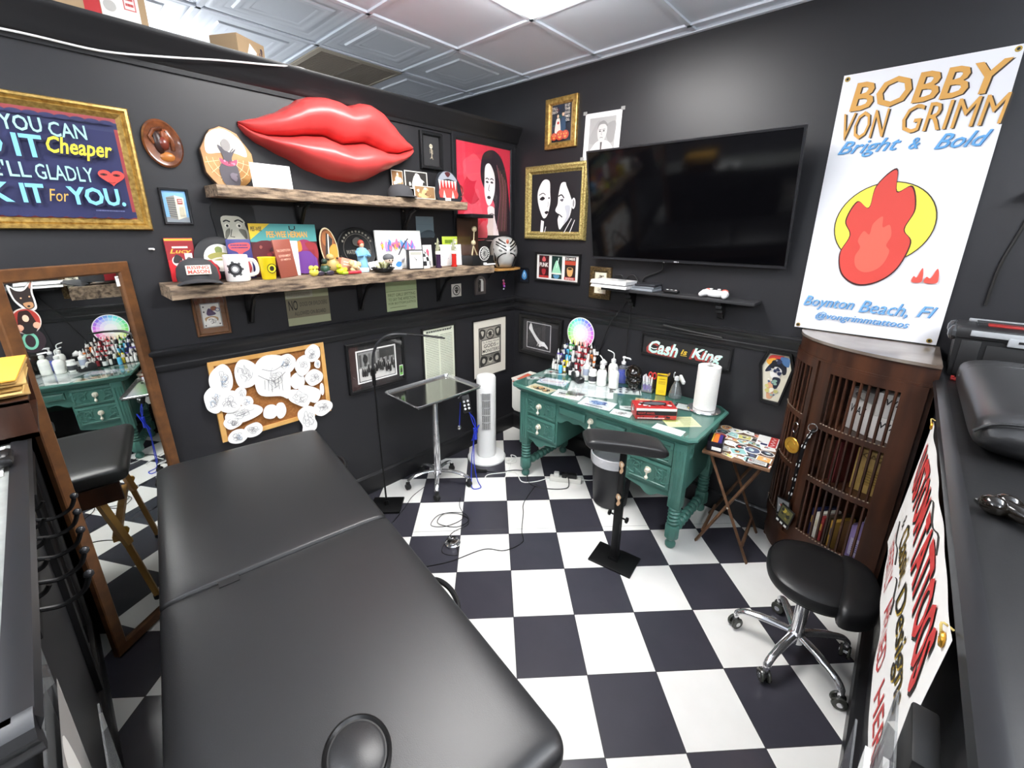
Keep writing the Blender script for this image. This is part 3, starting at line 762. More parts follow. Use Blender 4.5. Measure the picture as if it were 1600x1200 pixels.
# ---------------------------------------------------------------- on the picture wall (faces -y)
def d_devil(a, w, h):
    a.rect(-w / 2, -h / 2, w / 2, h / 2, '#b9975c'); X, Y = .088, .125
    a.rect(-X, -Y, X, Y, '#1e2534')
    a.confetti(-X, -Y, X, Y, ['#28445a', '#2c5a58', '#5a2a34', '#1a2c44'], 30, .02)
    for i, s in enumerate(('TILL', 'DEATH')): a.txt(s, -.082, .09 - i * .024, -.03, .108 - i * .024, '#ece6da', 0, .02)
    for i, s in enumerate(('SO LET', 'THE', 'GOOD', 'TIMES', 'ROLL')): a.txt(s, .034, .1 - i * .024, .082, .118 - i * .024, '#ece6da', 0, .02)
    a.blob([(-.04, .02), (-.02, .03), (-.006, .02), (.0, -.07), (-.05, -.07)], '#ece3da'); a.ell(-.026, .05, .013, .018, '#2a1c1a'); a.ell(-.024, .045, .009, .012, '#e2c2a4')
    a.blob([(.006, .03), (.03, .034), (.046, .02), (.044, -.07), (.006, -.07)], '#2f4a66'); a.ell(.024, .055, .011, .014, '#e2c2a4'); a.rect(.012, .064, .036, .074, '#17181c'); a.ell(-.02, .0, .01, .01, '#c8413a')
    for x, y, r in ((-.055, -.09, .026), (-.0, -.085, .034), (.05, -.085, .03)):
        a.ell(x, y, r * 1.1, r, '#c2452e'); a.ell(x, y, r * .5, r * .9, '#d05c3c')
        for s in (-1, 1): a.poly([(x + s * r * .15, y + r * .15), (x + s * r * .6, y + r * .45), (x + s * r * .55, y + r * .05)], '#e9b24b')
        a.poly([(x - r * .5, y - r * .25), (x + r * .5, y - r * .25), (x, y - r * .65)], '#e9b24b')
framed('picture_frame', 'gilt framed dark painting of a wedding couple with pumpkins, highest on the picture wall', 'framed painting', RW(.464, 2.618), .288, .342, .045, .028, GOLD, d_devil)
def d_man(a, w, h):
    X, Y = .105, .118
    a.rect(-X, -Y, X, Y, '#aaa9a8'); a.blob([(-X, -.02), (-.03, .1), (.0, .0), (-.06, -.05)], '#a09f9e'); a.blob([(.03, .06), (X, .08), (X - .01, -.04), (.05, -.03)], '#959493')
    a.blob([(-.09, -Y), (-.06, -.055), (-.02, -.03), (.03, -.03), (.075, -.055), (.1, -Y)], '#d6d5d3'); a.blob([(-.03, -.01), (-.036, .04), (-.02, .075), (.02, .078), (.04, .05), (.036, .0), (.012, -.04), (-.012, -.04)], '#c9c8c6')
    a.blob([(-.036, .04), (-.03, .08), (.01, .095), (.042, .07), (.04, .055), (.02, .072), (-.02, .07)], '#8a8988')
    for x in (-.015, .016): a.ell(x, .03, .008, .004, '#3d3c3b', 10); a.line([(x - .011, .039), (x + .011, .04)], .003, '#4b4a49')
    a.line([(.001, .028), (-.003, .008), (.006, .005)], .002, '#6d6c6b'); a.line([(-.012, -.012), (.0, -.01), (.013, -.013)], .003, '#55504f'); a.poly([(-.006, -.04), (.01, -.04), (.006, -Y), (-.002, -Y)], '#55504f')
t = paper('portrait_print', 'white sheet with a grey portrait of an older man taped above the television', RW(.815, 2.49, .002, -.03), .29, .30, d_man, '#ececea', cat='print')
for x, y in ((-.15, .155), (.15, .155), (-.15, -.14)):
    B().box((x, y, .003), (.03, .022, .001), C('#9d9d9a', .3), T=MX.Rotation(.0, 4, 'Z')).build('tape', t)
def d_pair(a, w, h):
    a.rect(-w / 2, -h / 2, w / 2, h / 2, '#1a1b1f'); WH, BK = '#e9e8e8', '#17181b'
    a.blob([(-.17, .10), (-.12, .17), (-.06, .16), (-.05, .08), (-.045, .0), (-.07, -.09), (-.11, -.115), (-.15, -.05), (-.175, .03)], WH)
    a.blob([(-.155, .03), (-.125, .05), (-.1, .035), (-.125, .02)], BK); a.line([(-.16, .06), (-.12, .075), (-.095, .06)], .006, BK, False, 3); a.blob([(-.1, -.07), (-.075, -.06), (-.06, -.07), (-.08, -.085)], BK)
    a.blob([(-.068, .035), (-.055, .045), (-.052, .03)], BK); a.line([(-.066, .01), (-.062, -.02), (-.075, -.03)], .003, '#77777b')
    a.blob([(.035, .06), (.06, .14), (.12, .13), (.145, .05), (.17, .02), (.15, -.1), (.09, -.17), (.055, -.2), (.035, -.13), (.045, -.09), (.01, -.06), (.03, -.01)], WH)
    a.blob([(.1, .14), (.15, .12), (.2, .05), (.19, .0), (.16, .02), (.14, .06)], BK); a.ell(.18, -.01, .018, .04, WH); a.ell(.18, -.01, .009, .026, '#8d8d90')
    a.line([(.035, .045), (.065, .055), (.09, .03)], .01, BK, False, 3); a.blob([(.05, .02), (.085, .025), (.075, .005)], '#55555a'); a.line([(.04, -.085), (.06, -.095), (.08, -.11)], .009, BK); a.blob([(.1, -.03), (.15, -.03), (.14, -.12), (.09, -.16), (.12, -.1)], '#b9bcc4')
    a.poly([(-.13, -.13), (-.1, -.14), (-.11, -.26), (-.14, -.26)], WH); a.line([(-.08, -.18), (-.1, -.26)], .006, WH); a.line([(.17, -.12), (.08, -.26)], .006, WH); a.line([(.2, -.13), (.14, -.26)], .006, WH)
framed('picture_frame', 'ornate pale gilt frame around a black painting of two pale faces left of the television', 'framed painting', RW(.43, 2.06), .602, .56, .062, .035, PALEGOLD, d_pair, glass=False,
       prof=[(0, 0), (0, .5), (.1, .85), (.3, 1), (.55, .8), (.7, .95), (.85, .5), (1, .35), (1, .1)])
# television on a tilting mount
t = thing('television', 'large black flat television tilted forward on the picture wall', 'television', face(1.472, -.145, 2.008, -90 + math.degrees(.033), -.2222))
B().box((0, 0, -.012), (1.24, .715, .024), BLACKP, .004).box((0, -.05, -.035), (.7, .42, .03), BLACKP, .01).build('casing', t)
B().box((0, .004, .0005), (1.216, .685, .002), mat('dark_screen', '#050507', 0.08, spec=.55)).build('screen', t)
b = B().ring(1.24, .715, [(0, -.002), (0, .004), (.010, .004), (.011, .001)], C('#232326', .3)); b.box((-.0, -.35, .004), (1.22, .014, .003), C('#2a2a2d', .25)).build('bezel', t)
b = B(); b.box((0, -.351, .006), (.02, .008, .0012), C('#b9b9bd', .3)).ball((.018, -.351, .006), (.004, .004, .001), C('#b9b9bd', .3), 8).build('logo', t)
B().box((0, -.13, -.07), (.42, .06, .05), BLACKM).box((0, .1, -.065), (.42, .06, .05), BLACKM).build('wall_mount', t)
# framed drinks triptych
def d_drinks(a, w, h):
    a.rect(-w / 2, -h / 2, w / 2, h / 2, '#edece8')
    for i, (c0, c1) in enumerate((('#3b1216', '#a92a2e'), ('#14322c', '#1d4a54'), ('#2c1d18', '#a83228'))):
        x = -.135 + i * .133
        a.rect(x - .052, -.088, x + .052, .092, c0)
    x = -.135; a.rect(x - .052, -.088, x + .052, -.07, '#b8332f'); a.txt('PUNK', x - .045, -.0, x + .046, .035, '#ece7df', 0, .03); a.blob([(x - .02, .06), (x, .085), (x + .02, .06), (x + .01, .045), (x - .01, .045)], '#c9575a'); a.blob([(x - .02, -.02), (x + .02, -.02), (x + .012, -.06), (x - .012, -.06)], '#a93038')
    x = -.002; a.blob([(x - .035, -.01), (x, .06), (x + .035, -.01), (x + .04, -.05), (x - .04, -.05)], '#9fd8b6'); a.rect(x - .05, -.052, x + .05, -.042, '#ece7df'); a.blob([(x - .03, -.06), (x + .03, -.06), (x + .015, -.085), (x - .015, -.085)], '#5a8fb4'); a.line([(x, .0), (x + .02, .08)], .006, '#dfeee6')
    x = .131; a.rect(x - .052, .03, x + .052, .06, '#b8452f'); a.txt('ZOMBIE', x - .046, .066, x + .046, .086, '#ece7df', 0, .02); a.blob([(x - .028, .0), (x, .012), (x + .03, .0), (x + .018, -.055), (x - .018, -.055)], '#d9a86a'); a.ell(x, .0, .022, .009, '#3a2518'); a.rect(x - .052, -.088, x + .052, -.066, '#b8332f'); a.txt('BREWS', x - .04, -.085, x + .04, -.07, '#ece7df', 0, .01)
framed('picture_frame', 'black framed triptych of three drink posters below the pale gilt frame', 'framed prints', RW(.472, 1.56), .455, .235, .018, .022, C('#141415', .35), d_drinks)
def d_blue(a, w, h):
    a.rect(-w / 2, -h / 2, w / 2, h / 2, '#0f1420'); a.blob([(0, .045), (.025, .015), (.028, -.02), (0, -.04), (-.028, -.02), (-.022, .015)], '#3f7fb8'); a.blob([(0, .03), (.014, .0), (.0, -.025), (-.014, .0)], '#a9d3ee'); a.ell(0, -.005, .004, .02, '#17304e', 10)
framed('picture_frame', 'tiny black frame with a blue emblem next to the room corner', 'picture', RW(.118, 1.475), .112, .124, .008, .01, C('#101012', .35), d_blue, glass=False)
def d_clock(a, w, h):
    a.rect(-w / 2, -h / 2, w / 2, h / 2, '#e4dcc4'); a.rect(-.042, -.08, .042, .08, '#ece6d2'); a.scribble(.0, .04, .03, .03, '#3a342c', 5, .002); a.line([(-.03, .03), (.03, .055)], .004, '#2c2823'); a.scribble(0, -.05, .03, .02, '#5c5446', 4, .0016)
framed('picture_frame', 'small dark gilt frame with a cream print partly behind the white game console', 'picture', RW(.886, 1.475), .182, .238, .04, .022, mat('bronze_moulding', '#6d5a38', .4, metal=.5, mottle=('#3a2c1c', 90), bump=(120, .6, .004)), d_clock)
def d_hand(a, w, h):
    a.rect(-w / 2, -h / 2, w / 2, h / 2, '#3d3c3e'); a.rect(-.155, -.118, .115, .118, '#d4d3d3'); a.rect(-.149, -.112, .109, .112, '#38373a')
    for k in range(16): a.line([(-.149 + .258 * k / 15, -.112 if k % 2 else .112), (-.02, .02)], .0014, '#55545a')
    a.blob([(-.11, .105), (-.095, .1), (-.07, .04), (.0, -.03), (.05, -.04), (.06, -.06), (.04, -.08), (-.0, -.07), (-.03, -.05), (-.1, .03), (-.125, .06)], '#dcdbdb'); a.blob([(.01, -.045), (.05, -.045), (.09, -.08), (.085, -.095), (.04, -.075), (.0, -.09), (-.01, -.075)], '#efeeee')
    for k in range(3): a.line([(-.02 + k * .02, -.06), (-.03 + k * .02, -.085)], .006, '#dcdbdb')
    a.rect(.13, -.12, w / 2, .1, '#2a292c')
framed('framed_photo', 'deep black frame with a grey picture of a reaching arm beside the colour wheel', 'framed photo', RW(.322, .958), .475, .365, .042, .035, C('#131314', .32), d_hand)
# painted shop sign
def d_cash(a, w, h):
    P = lambda x, z: (x - 1.57, z - 1.077)
    a.rect(-w / 2, -h / 2, w / 2, h / 2, '#1b1b1c'); a.rect(-.29, -.062, .29, .062, '#232324')
    for s, x0, z0, x1, z1, c in (('Cash', 1.318, 1.018, 1.532, 1.112, '#bfe9dc'), ('King', 1.625, 1.018, 1.822, 1.112, '#bfe9dc')):
        for k in range(4): a.txt(s, *P(x0 - .003 - .004 * k, z0 - .003 - .003 * k), *P(x1 - .003 - .004 * k, z1 - .003 - .003 * k), '#9b3a36' if k else '#5e1f20', .3, .03)
        a.txt(s, *P(x0, z0), *P(x1, z1), c, .3, .025)
        a.txt(s, *P(x0 + .006, z0 + .03), *P(x1 - .004, z1 - .004), '#eaf6f1', .3, -.012)
    a.txt('is', *P(1.552, 1.05), *P(1.597, 1.085), '#d9b53c', .25, .02); a.line([P(1.552, 1.042), P(1.596, 1.044)], .004, '#d9b53c')
framed('painted_sign', 'black painted sign lettered Cash is King behind the paper towel roll', 'sign', RW(1.57, 1.077, 0, -.0), .615, .152, .012, .02, C('#19191a', .35), d_cash, glass=False)
# coffin shaped frame
t = thing('coffin_frame', 'black coffin shaped frame with a colourful comic art picture above the snack table', 'framed picture', RW(2.128, 1.018))
cof = [(-.058, .165), (.066, .165), (.094, .075), (.05, -.165), (-.052, -.165), (-.094, .07)]
sc = lambda k: [(x * k, y * (1 - (1 - k) * .6)) for x, y in cof]
b = B(); b.loops([[(x, y, z) for x, y in sc(k)] for k, z in ((1, 0), (1, .02), (.97, .024), (.82, .02), (.80, .008))], C('#121213', .35), False, False).build('frame', t)
a = A(.008); a.poly(sc(.83), '#d9d4c0')
a.blob([(-.045, .13), (.0, .14), (.03, .135), (.0, .1), (-.05, .08)], '#c23a35'); a.blob([(-.06, .1), (-.02, .12), (.0, .1), (-.04, .075)], '#e0a23c'); a.blob([(-.04, .075), (.0, .12), (.045, .09), (.05, .03), (.0, .05), (-.055, .03)], '#20242f')
a.blob([(.01, .13), (.055, .13), (.06, .08), (.03, .09)], '#4a6f9c'); a.blob([(-.03, .05), (.0, .07), (.03, .05), (.02, .0), (-.02, .0)], '#efece6'); a.blob([(-.01, .0), (.03, .0), (.02, -.06), (.0, -.06)], '#232838'); a.blob([(-.03, -.03), (-.005, -.04), (.005, -.12), (-.025, -.13)], '#d8a07c')
a.confetti(-.055, -.12, .04, .0, ['#c9c27a', '#8fb0a0', '#e8e4d4', '#5a6a8c'], 16, .014); a.confetti(-.05, .0, .06, .12, ['#2b3350', '#efece6', '#8a8f9c', '#1b1d26'], 12, .014); a.build('artwork', t)
# the big vertical banner
t = thing('banner', 'tall white vinyl banner with gold lettering hanging above the corner cabinet', 'banner', RW(2.471, 1.966, .006))
n, m = 14, 20; vs, fs = [], []
for i in range(n + 1):
    for j in range(m + 1):
        x, y = -.295 + .59 * i / n, -.625 + 1.25 * j / m
        vs.append((x, y, .004 + .0008 * math.sin(x * 14 + y * 3) * math.sin(y * 5) + (.0015 if i in (0, n) else 0)))
for i in range(n):
    for j in range(m): k = i * (m + 1) + j; fs.append((k, k + m + 1, k + m + 2, k + 1))
B().add(vs, fs, mat('white_vinyl', '#e9eaee', .45)).build('sheet', t)
a = A(.0050); P = lambda x, z: (x - 2.471, z - 1.966)
def bt(s, x0, z0, x1, z1, m, sh, bo, shc='#3a2f25', dx=.006):
    a.txt(s, *P(x0 + dx, z0 - dx * .6), *P(x1 + dx, z1 - dx * .6), shc, sh, bo); a.txt(s, *P(x0, z0), *P(x1, z1), m, sh, bo)
bt('BOBBY', 2.225, 2.425, 2.745, 2.55, '#d29d50', .1, .018)
bt('VON', 2.208, 2.297, 2.382, 2.42, '#d29d50', .1, .0); bt('GRIMM', 2.437, 2.302, 2.768, 2.42, '#d29d50', .1, .0)
bt('Bright', 2.213, 2.215, 2.452, 2.292, '#5f9fd4', .45, .006, '#2d5f94', .003); bt('&', 2.482, 2.232, 2.52, 2.28, '#5f9fd4', .3, .0, '#2d5f94', .003); bt('Bold', 2.572, 2.222, 2.745, 2.284, '#5f9fd4', .45, .006, '#2d5f94', .003)
a.ell(*P(2.456, 1.9), .193, .195, '#3a3320', 48); a.ell(*P(2.456, 1.9), .188, .19, '#ecd94e', 48)
# a plain flame emblem stands on the disc
fl = [(-.03, -.27), (-.1, -.22), (-.125, -.12), (-.1, -.03), (-.13, .04), (-.1, .13), (-.05, .1), (-.04, .2), (.02, .27), (.04, .17), (.09, .19), (.12, .09), (.1, .0), (.135, -.06), (.11, -.18), (.05, -.25)]
a.blob([P(2.44 + x * 1.04, 1.875 + z * 1.03) for x, z in fl], '#3a1614', 6); a.blob([P(2.44 + x, 1.875 + z) for x, z in fl], '#c9443b', 6); a.blob([P(2.44 + x * .5, 1.80 + z * .5) for x, z in fl], '#d9604f', 6)
for q, r in ((2.635, .03), (2.685, .038)): a.blob([P(q - r * .6, 1.632), P(q - r * .5, 1.66), P(q - r * .1, 1.655), P(q + r * .3, 1.70), P(q + r * .6, 1.66), P(q + r * .5, 1.632)], '#cf5246')
bt('Boynton', 2.198, 1.452, 2.42, 1.524, '#6aa3d6', .35, .0, '#2d5f94', .003); bt('Beach,', 2.444, 1.452, 2.634, 1.524, '#6aa3d6', .35, .0, '#2d5f94', .003); bt('Fl', 2.668, 1.468, 2.735, 1.522, '#6aa3d6', .35, .0, '#2d5f94', .003)
bt('@vongrimmtattoos', 2.265, 1.396, 2.65, 1.444, '#6aa3d6', .35, .0, '#2d5f94', .003)
a.build('lettering', t)
for x, z in ((2.193, 2.572), (2.172 + .02, 1.356), (2.738, 1.358), (2.75, 2.575)):
    B().ring(.022, .022, [(0, .004), (.001, .0085), (.005, .0085), (.006, .004)], C('#b89a4c', .3, .8), n=14, T=MX.Translation((x - 2.471, z - 1.966, 0))).flat([(x - 2.471 + .006 * math.cos(k), z - 1.966 + .006 * math.sin(k)) for k in range(6)], .0068, C('#151515')).build('grommet', t)
# the ledge shelf under the television and what lies on it
t = thing('ledge_shelf', 'narrow black shelf on corbels below the television', 'shelf', T3(1.4825, -.075, 1.447))
B().box((0, 0, .009), (1.005, .15, .018), C('#2a2a2c', .5), .002).build('board', t)
for x in (-.3175, .2925):
    b = B()
    b.prism([(.0, .0), (.11, 0), (.11, -.018), (.08, -.03), (.085, -.045), (.06, -.06), (.062, -.075), (.035, -.085), (.03, -.11), (.0, -.12)], -.017, .017, BLACKP, T=MX.Translation((x, .073, 0)) @ MX.Rotation(-PI / 2, 4, 'Z') @ MX.Rotation(PI / 2, 4, 'X')).build('corbel', t)
WG = C('#e2e2e2', .3)
t = thing('game_console', 'white two-layer game console on the left of the black ledge shelf', 'game console', T3(1.065, -.10, 1.465, rz=-.04))
sl = lambda z0, z1, d: [[(-.15 - d, -.09 + q, z), (.135 - d, -.09 + q, z), (.135 - d, .06 + q, z), (-.15 - d, .06 + q, z)] for z, q in ((z0, .0), (z1, .012))]
b = B(); b.loops(sl(.004, .025, 0), WG); b.build('lower_case', t)
b = B(); b.loops([[(x, y + .0, z) for x, y, z in l] for l in sl(.030, .053, .004)], WG); b.build('upper_case', t)
B().box((-.008, -.008, .0275), (.275, .135, .006), BLACKP).build('vent_gap', t)
a = A(.0535); a.ell(.04, .02, .034, .026, '#8f9094'); a.build('logo', t)
for k in range(3):
    nm = ['bottom grey game case in the pile beside the white console', 'middle grey game case in the pile beside the white console', 'dark game case on top of the pile beside the white console'][k]
    tag(B().box((0, 0, .0), (.17 - .015 * k, .125, .015), C(['#8d9299', '#6f747a', '#2b2c30'][k], .3), .002).build('game_case', M=T3(1.285 + .008 * k, -.075, 1.4735 + .0155 * k, rz=-.1 + .08 * k)), nm, 'game case', 'game cases beside the console')
t = thing('black_gadget', 'small black gadget with white marks between the console and the controller', 'gadget', T3(1.475, -.095, 1.4655))
b = B()
b.box((0, 0, .012), (.1, .045, .022), BLACKP, .009)
b.build('body', t)
for k in range(3): B().ball((-.025 + k * .027, -.006, .023), (.009, .008, .003), WG, 8).build('button', t)
t = thing('game_controller', 'white game controller with red panels on the right of the black ledge shelf', 'game controller', T3(1.745, -.085, 1.468, rz=-.08))
b = B()
b.loops([[(x * s, y * s + o, z) for x, y, _ in spline([(-.05, .03, 0), (0, .034, 0), (.05, .03, 0), (.062, -.0, 0), (.03, -.02, 0), (-.03, -.02, 0), (-.062, .0, 0)], True, 4)] for s, z, o in ((.7, .004, 0), (1, .015, 0), (1, .03, 0), (.75, .041, 0))], C('#ececec', .3))
for s in (-1, 1): b.tube([(s * .05, .012, .026), (s * .064, -.012, .023), (s * .07, -.04, .017)], [.022, .021, .015], C('#ececec', .3), 12).ball((s * .07, -.042, .016), .0155, C('#ececec', .3), 10)
b.build('shell', t)
for s in (-1, 1):
    B().ball((s * .05, .014, .038), (.021, .017, .013), C('#c65a4c', .35), 12).build('red_panel', t)
    B().cyl((s * .024, -.01, .036), .006, .012, WG, 12).lathe([(.0095, .048), (.0105, .052), (.006, .054)], WG, (s * .024, -.01, 0), 14).build('thumb_stick', t)
B().box((0, .014, .041), (.04, .022, .003), C('#f4f4f4', .2), .001).build('touch_pad', t)
def cable(label, pts, r=.003, m=None, nm='cable', k=6): return tag(B().tube(spline(pts, False, k), r, m or RUBBER, 6).build(nm), label, 'cable')
cable('black cable from the television down to the ledge shelf', [(1.40, -.09, 1.66), (1.36, -.02, 1.60), (1.25, -.012, 1.55), (1.22, -.012, 1.51), (1.2, -.012, 1.475)], .006)
cable('thin black cord hanging slantwise from the ledge shelf to the desk', [(1.14, -.012, 1.44), (1.12, -.012, 1.36), (1.03, -.038, 1.22), (.99, -.038, 1.13), (.93, -.012, .98), (.87, -.012, .80)], .004)
cable('thin black cord hanging straight down below the left corbel', [(1.165, -.02, 1.36), (1.165, -.037, 1.25), (1.16, -.037, 1.15), (1.15, -.012, 1.0), (1.135, -.012, .79)], .003)
cable('looped black cord behind the white game console', [(.99, -.012, 1.49), (1.01, -.012, 1.535), (1.06, -.012, 1.545), (1.09, -.012, 1.51), (1.12, -.012, 1.545), (1.16, -.012, 1.55), (1.2, -.012, 1.50)], .004)
cable('black cord running along the chair rail above the painted sign', [(1.42, -.036, 1.236), (1.52, -.036, 1.228), (1.62, -.036, 1.222), (1.75, -.036, 1.216), (1.81, -.036, 1.214)], .007)
cable('black cord hung from hooks at the right end of the picture wall', [(2.945, -.012, 2.02), (2.915, -.012, 1.86), (2.89, -.012, 1.72), (2.885, -.012, 1.55)], .006)
t = thing('wall_bracket', 'small black wall shelf bracket at the right picture edge above the toolbox', 'bracket', RW(2.96, 2.02))
B().box((.0, 0, .05), (.13, .014, .1), BLACKP).box((.0, -.05, .006), (.03, .1, .012), BLACKP).build('ledge', t); B().ball((0, .03, .05), (.03, .024, .03), C('#c9a183', .5), 12).build('trinket', t)
# corner shelf with a mask and a charm
t = thing('corner_shelf', 'small bare wood corner shelf at the end of the lower plank', 'shelf', T3(0, -.38, 1.53))
B().prism([(0, 0), (.0, .32), (.12, .32), (.16, .2), (.14, .02)], 0, .016, mat('bare_wood', '#b98a4c', .6, mottle=('#a87a3f', 20))).build('board', t)
b = B()
for y in (.05, .27): b.tube([(.004, y, -.07), (.03, y, -.04), (.07, y, -.001)], .004, BLACKM, 6)
b.build('wire_bracket', t)
t = thing('wrestling_mask', 'silver and black wrestling mask standing on the corner shelf', 'mask', face(.10, -.235, 1.675, -25))
SIL = mat('silver_fabric', '#c9c9c6', .3, metal=.35)
def mloop(s, z, d): return [(s * x, s * y + d, z) for x, y, _ in spline([(-.055, -.12, 0), (0, -.125, 0), (.055, -.12, 0), (.075, -.07, 0), (.108, -.02, 0), (.105, .05, 0), (.07, .105, 0), (0, .122, 0), (-.07, .105, 0), (-.105, .05, 0), (-.108, -.02, 0), (-.075, -.07, 0)], True, 4)]
B().loops([mloop(1, -.05, 0), mloop(1.02, -.01, 0), mloop(.92, .03, 0), mloop(.7, .062, 0), mloop(.4, .08, 0), mloop(.1, .086, 0)], SIL).build('face', t)
for s in (-1, 1):
    b = B(); b.ball((0, 0, 0), (.03, .013, .016), C('#6b6b68', .3), 14, T=MX.Translation((s * .048, .012, .062)) @ MX.Rotation(s * .4, 4, 'Z')).build('eye_mesh', t)
    b = B()
    for p in ([(s * .014, .016, .084), (s * .045, .036, .074), (s * .088, .066, .036)], [(s * .018, .045, .082), (s * .05, .062, .066), (s * .085, .085, .03)], [(s * .02, .07, .074), (s * .045, .088, .054), (s * .062, .104, .03)], [(s * .016, -.004, .084), (s * .05, -.014, .072), (s * .078, -.05, .045), (s * .06, -.112, .03)], [(s * .1, .03, .02), (s * .093, -.03, .032), (s * .085, -.07, .02)]):
        b.tube(spline(p, False, 4), .006, C('#131313', .4), 6)
    b.build('black_stripe', t)
B().ball((0, .085, .066), (.012, .02, .01), C('#a8553f', .4), 10).build('forehead_mark', t)
t = thing('hanging_charm', 'dangling pink bead charm under the corner shelf', 'charm', T3(.05, -.19, 1.40))
b = B().tube([(0, 0, .13), (.002, .004, .06), (0, 0, .02)], .0015, BLACKP, 5).build('cord', t)
for k, (y, z, r, cc) in enumerate(((0, .01, .014, '#c2457f'), (.006, -.014, .011, '#9a4fb0'), (-.004, .036, .010, '#d98aa6'), (.0, -.035, .007, '#c9c9d2'))): B().ball((0, y, z), r, C(cc, .3), 10).build('bead', t)
# ---------------------------------------------------------------- standing on the floor
# massage table
ang = math.atan2(-.147, .977)
BM = MX.Translation((.187, -2.662, 0)) @ MX.Rotation(ang, 4, 'Z')     # local x along the table, y across (0 .. .71)
t = thing('massage_table', 'long black padded massage table filling the left foreground', 'massage table', BM)
TZ, TW, TL, TF = .776, .70, 1.985, .985
def pad(name, x0, x1, crown, raise0):
    R = .035; H = .075
    US = [0, .001, .003, .006, .01, .015, .022, .032, .05, .08] + [.12 + .76 * q / 12 for q in range(13)] + [.92, .95, .963, .972, .98, .986, .991, .995, .998, .9993, 1]; nx = len(US) - 1
    vs, fs = [], []
    prof = []
    # a soft slab: superellipse section, crowned top
    L = []
    for i in range(nx + 1):
        u = US[i]; x = x0 + (x1 - x0) * u
        e0, e1 = u * (x1 - x0), (1 - u) * (x1 - x0)
        ra, rb = (R if name == 'head_pad' else .012), (.012 if name == 'head_pad' else .05)
        k = 1.0
        if e0 < ra: k = math.sqrt(max(0, 1 - (1 - e0 / ra) ** 2))
        elif e1 < rb: k = math.sqrt(max(0, 1 - (1 - e1 / rb) ** 2))
        e2 = 1 - math.exp(-min(u, 1 - u) * (x1 - x0) / .035)
        l = []
        for j in range(44):
            a = 2 * PI * j / 44
            cx, sy = math.cos(a), math.sin(a)
            w = TW / 2 - (1 - k) * .035
            yy = TW / 2 + w * math.copysign(abs(cx) ** .16, cx)
            zz = math.copysign(abs(sy) ** .42, sy)
            z = TZ - H / 2 - .004 + zz * (H / 2) * (.35 + .65 * k)
            if zz > 0: z += crown * e2 * (1 - ((yy - TW / 2) / (TW / 2)) ** 4) * zz
            l.append((x, yy, z))
        L.append(l)
    b = B(); b.loops(L, LEATHER)
    return b.build(name, t, angle=70)
pad('head_pad', 0.0, TF, .012, 0)
pad('foot_pad', TF, TL, .010, 0)
B().box((TF, TW / 2, TZ - .04), (.012, TW - .06, .05), RUBBER).build('hinge_seam', t)
B().box((TF + .02, .175, TZ + .0025), (.03, .055, .002), C('#232324', .4)).build('fabric_tab', t)
# face hole with its plug
hx, hy = 1.725, .322
b = B(); b.lathe([(.075, 0), (.077, .006), (.071, .0095), (.066, .005)], C('#0c0c0d', .4), (hx, hy, TZ + .007), 40, sx=1.08, sy=.88).build('hole_piping', t)
b = B(); b.lathe([(.064, 0), (.064, .004), (.056, .0085), (.0, .009)], LEATHER, (hx, hy, TZ + .007), 40, sx=1.08, sy=.88).build('face_hole_plug', t)
WOODL = mat('beech_wood', '#a87b40', .45, mottle=('#c0924f', 20, (1, 1, .2)))
b = B()
for y in (.03, TW - .03): b.box((TL / 2, y, TZ - .125), (TL - .08, .022, .09), DARKW)
b.build('side_rail', t)
def leg(x, y, s):
    b = B(); b.tube([(x, y, TZ - .10), (x + s * .06, y, .36)], .02, WOODL, 4); b.tube([(x + s * .035, y + .012, .5), (x + s * .10, y + .012, .0)], .017, WOODL, 4)
    l = b.build('leg', t)
    for z in (.36, .42): B().lathe([(.0, -.006), (.02, -.004), (.02, .012), (.0, .014)], mat('brass_knob', '#b58a2e', .35, metal=.3), (0, 0, 0), 8, T=MX.Translation((x + s * .055, y + .035, z)) @ MX.Rotation(PI / 2, 4, 'X')).build('knob', l)
    B().cyl((x + s * .10, y + .012, 0), .02, .02, RUBBER, 10).build('rubber_foot', l)
for x, s in ((.14, -1), (TL - .16, 1)):
    for y in (.04, TW - .04): leg(x, y, s)
b = B()
for x in (.115, TL - .13): b.box((x, TW / 2, .40), (.03, TW - .1, .03), WOODL)
b.build('cross_brace', t)
for x in (.32, 1.39): B().tube(spline([(x - .1, TW - .012, TZ - .10), (x - .07, TW + .03, TZ - .09), (x, TW + .045, TZ - .085), (x + .07, TW + .03, TZ - .09), (x + .1, TW - .012, TZ - .10)], False, 5), .009, BLACKP, 8).build('carry_handle', t)
# arched floor lamp
t = thing('floor_lamp', 'thin black arched floor lamp with a square base behind the massage table', 'floor lamp', T3(.235, -1.545, 0))
B().box((0, 0, .009), (.21, .17, .018), BLACKM, .004, T=MX.Rotation(math.radians(45), 4, 'Z')).lathe([(.016, .018), (.014, .05), (.0, .052)], BLACKM).build('base', t)
px, py = .0, .0
B().tube([(0, 0, .02), (-.012, -.008, .9)], .0065, BLACKM, 8).build('pole', t)
B().tube([(-.012, -.008, .895), (-.013, -.009, 1.0)], .012, BLACKM, 10).build('joint_collar', t)
B().tube(spline([(-.013, -.009, 1.0), (-.005, -.002, 1.10), (.03, .03, 1.185), (.085, .08, 1.225), (.155, .145, 1.228)], False, 6), .0085, C('#2a2a2c', .3), 8).build('gooseneck', t)
B().tube([(.155, .145, 1.228), (.22, .2, 1.224), (.31, .29, 1.207)], [.010, .011, .011], BLACKM, 8, flat=.6).tube([(.31, .29, 1.207), (.325, .303, 1.203)], [.011, .005], BLACKM, 8, flat=.6).build('light_head', t)
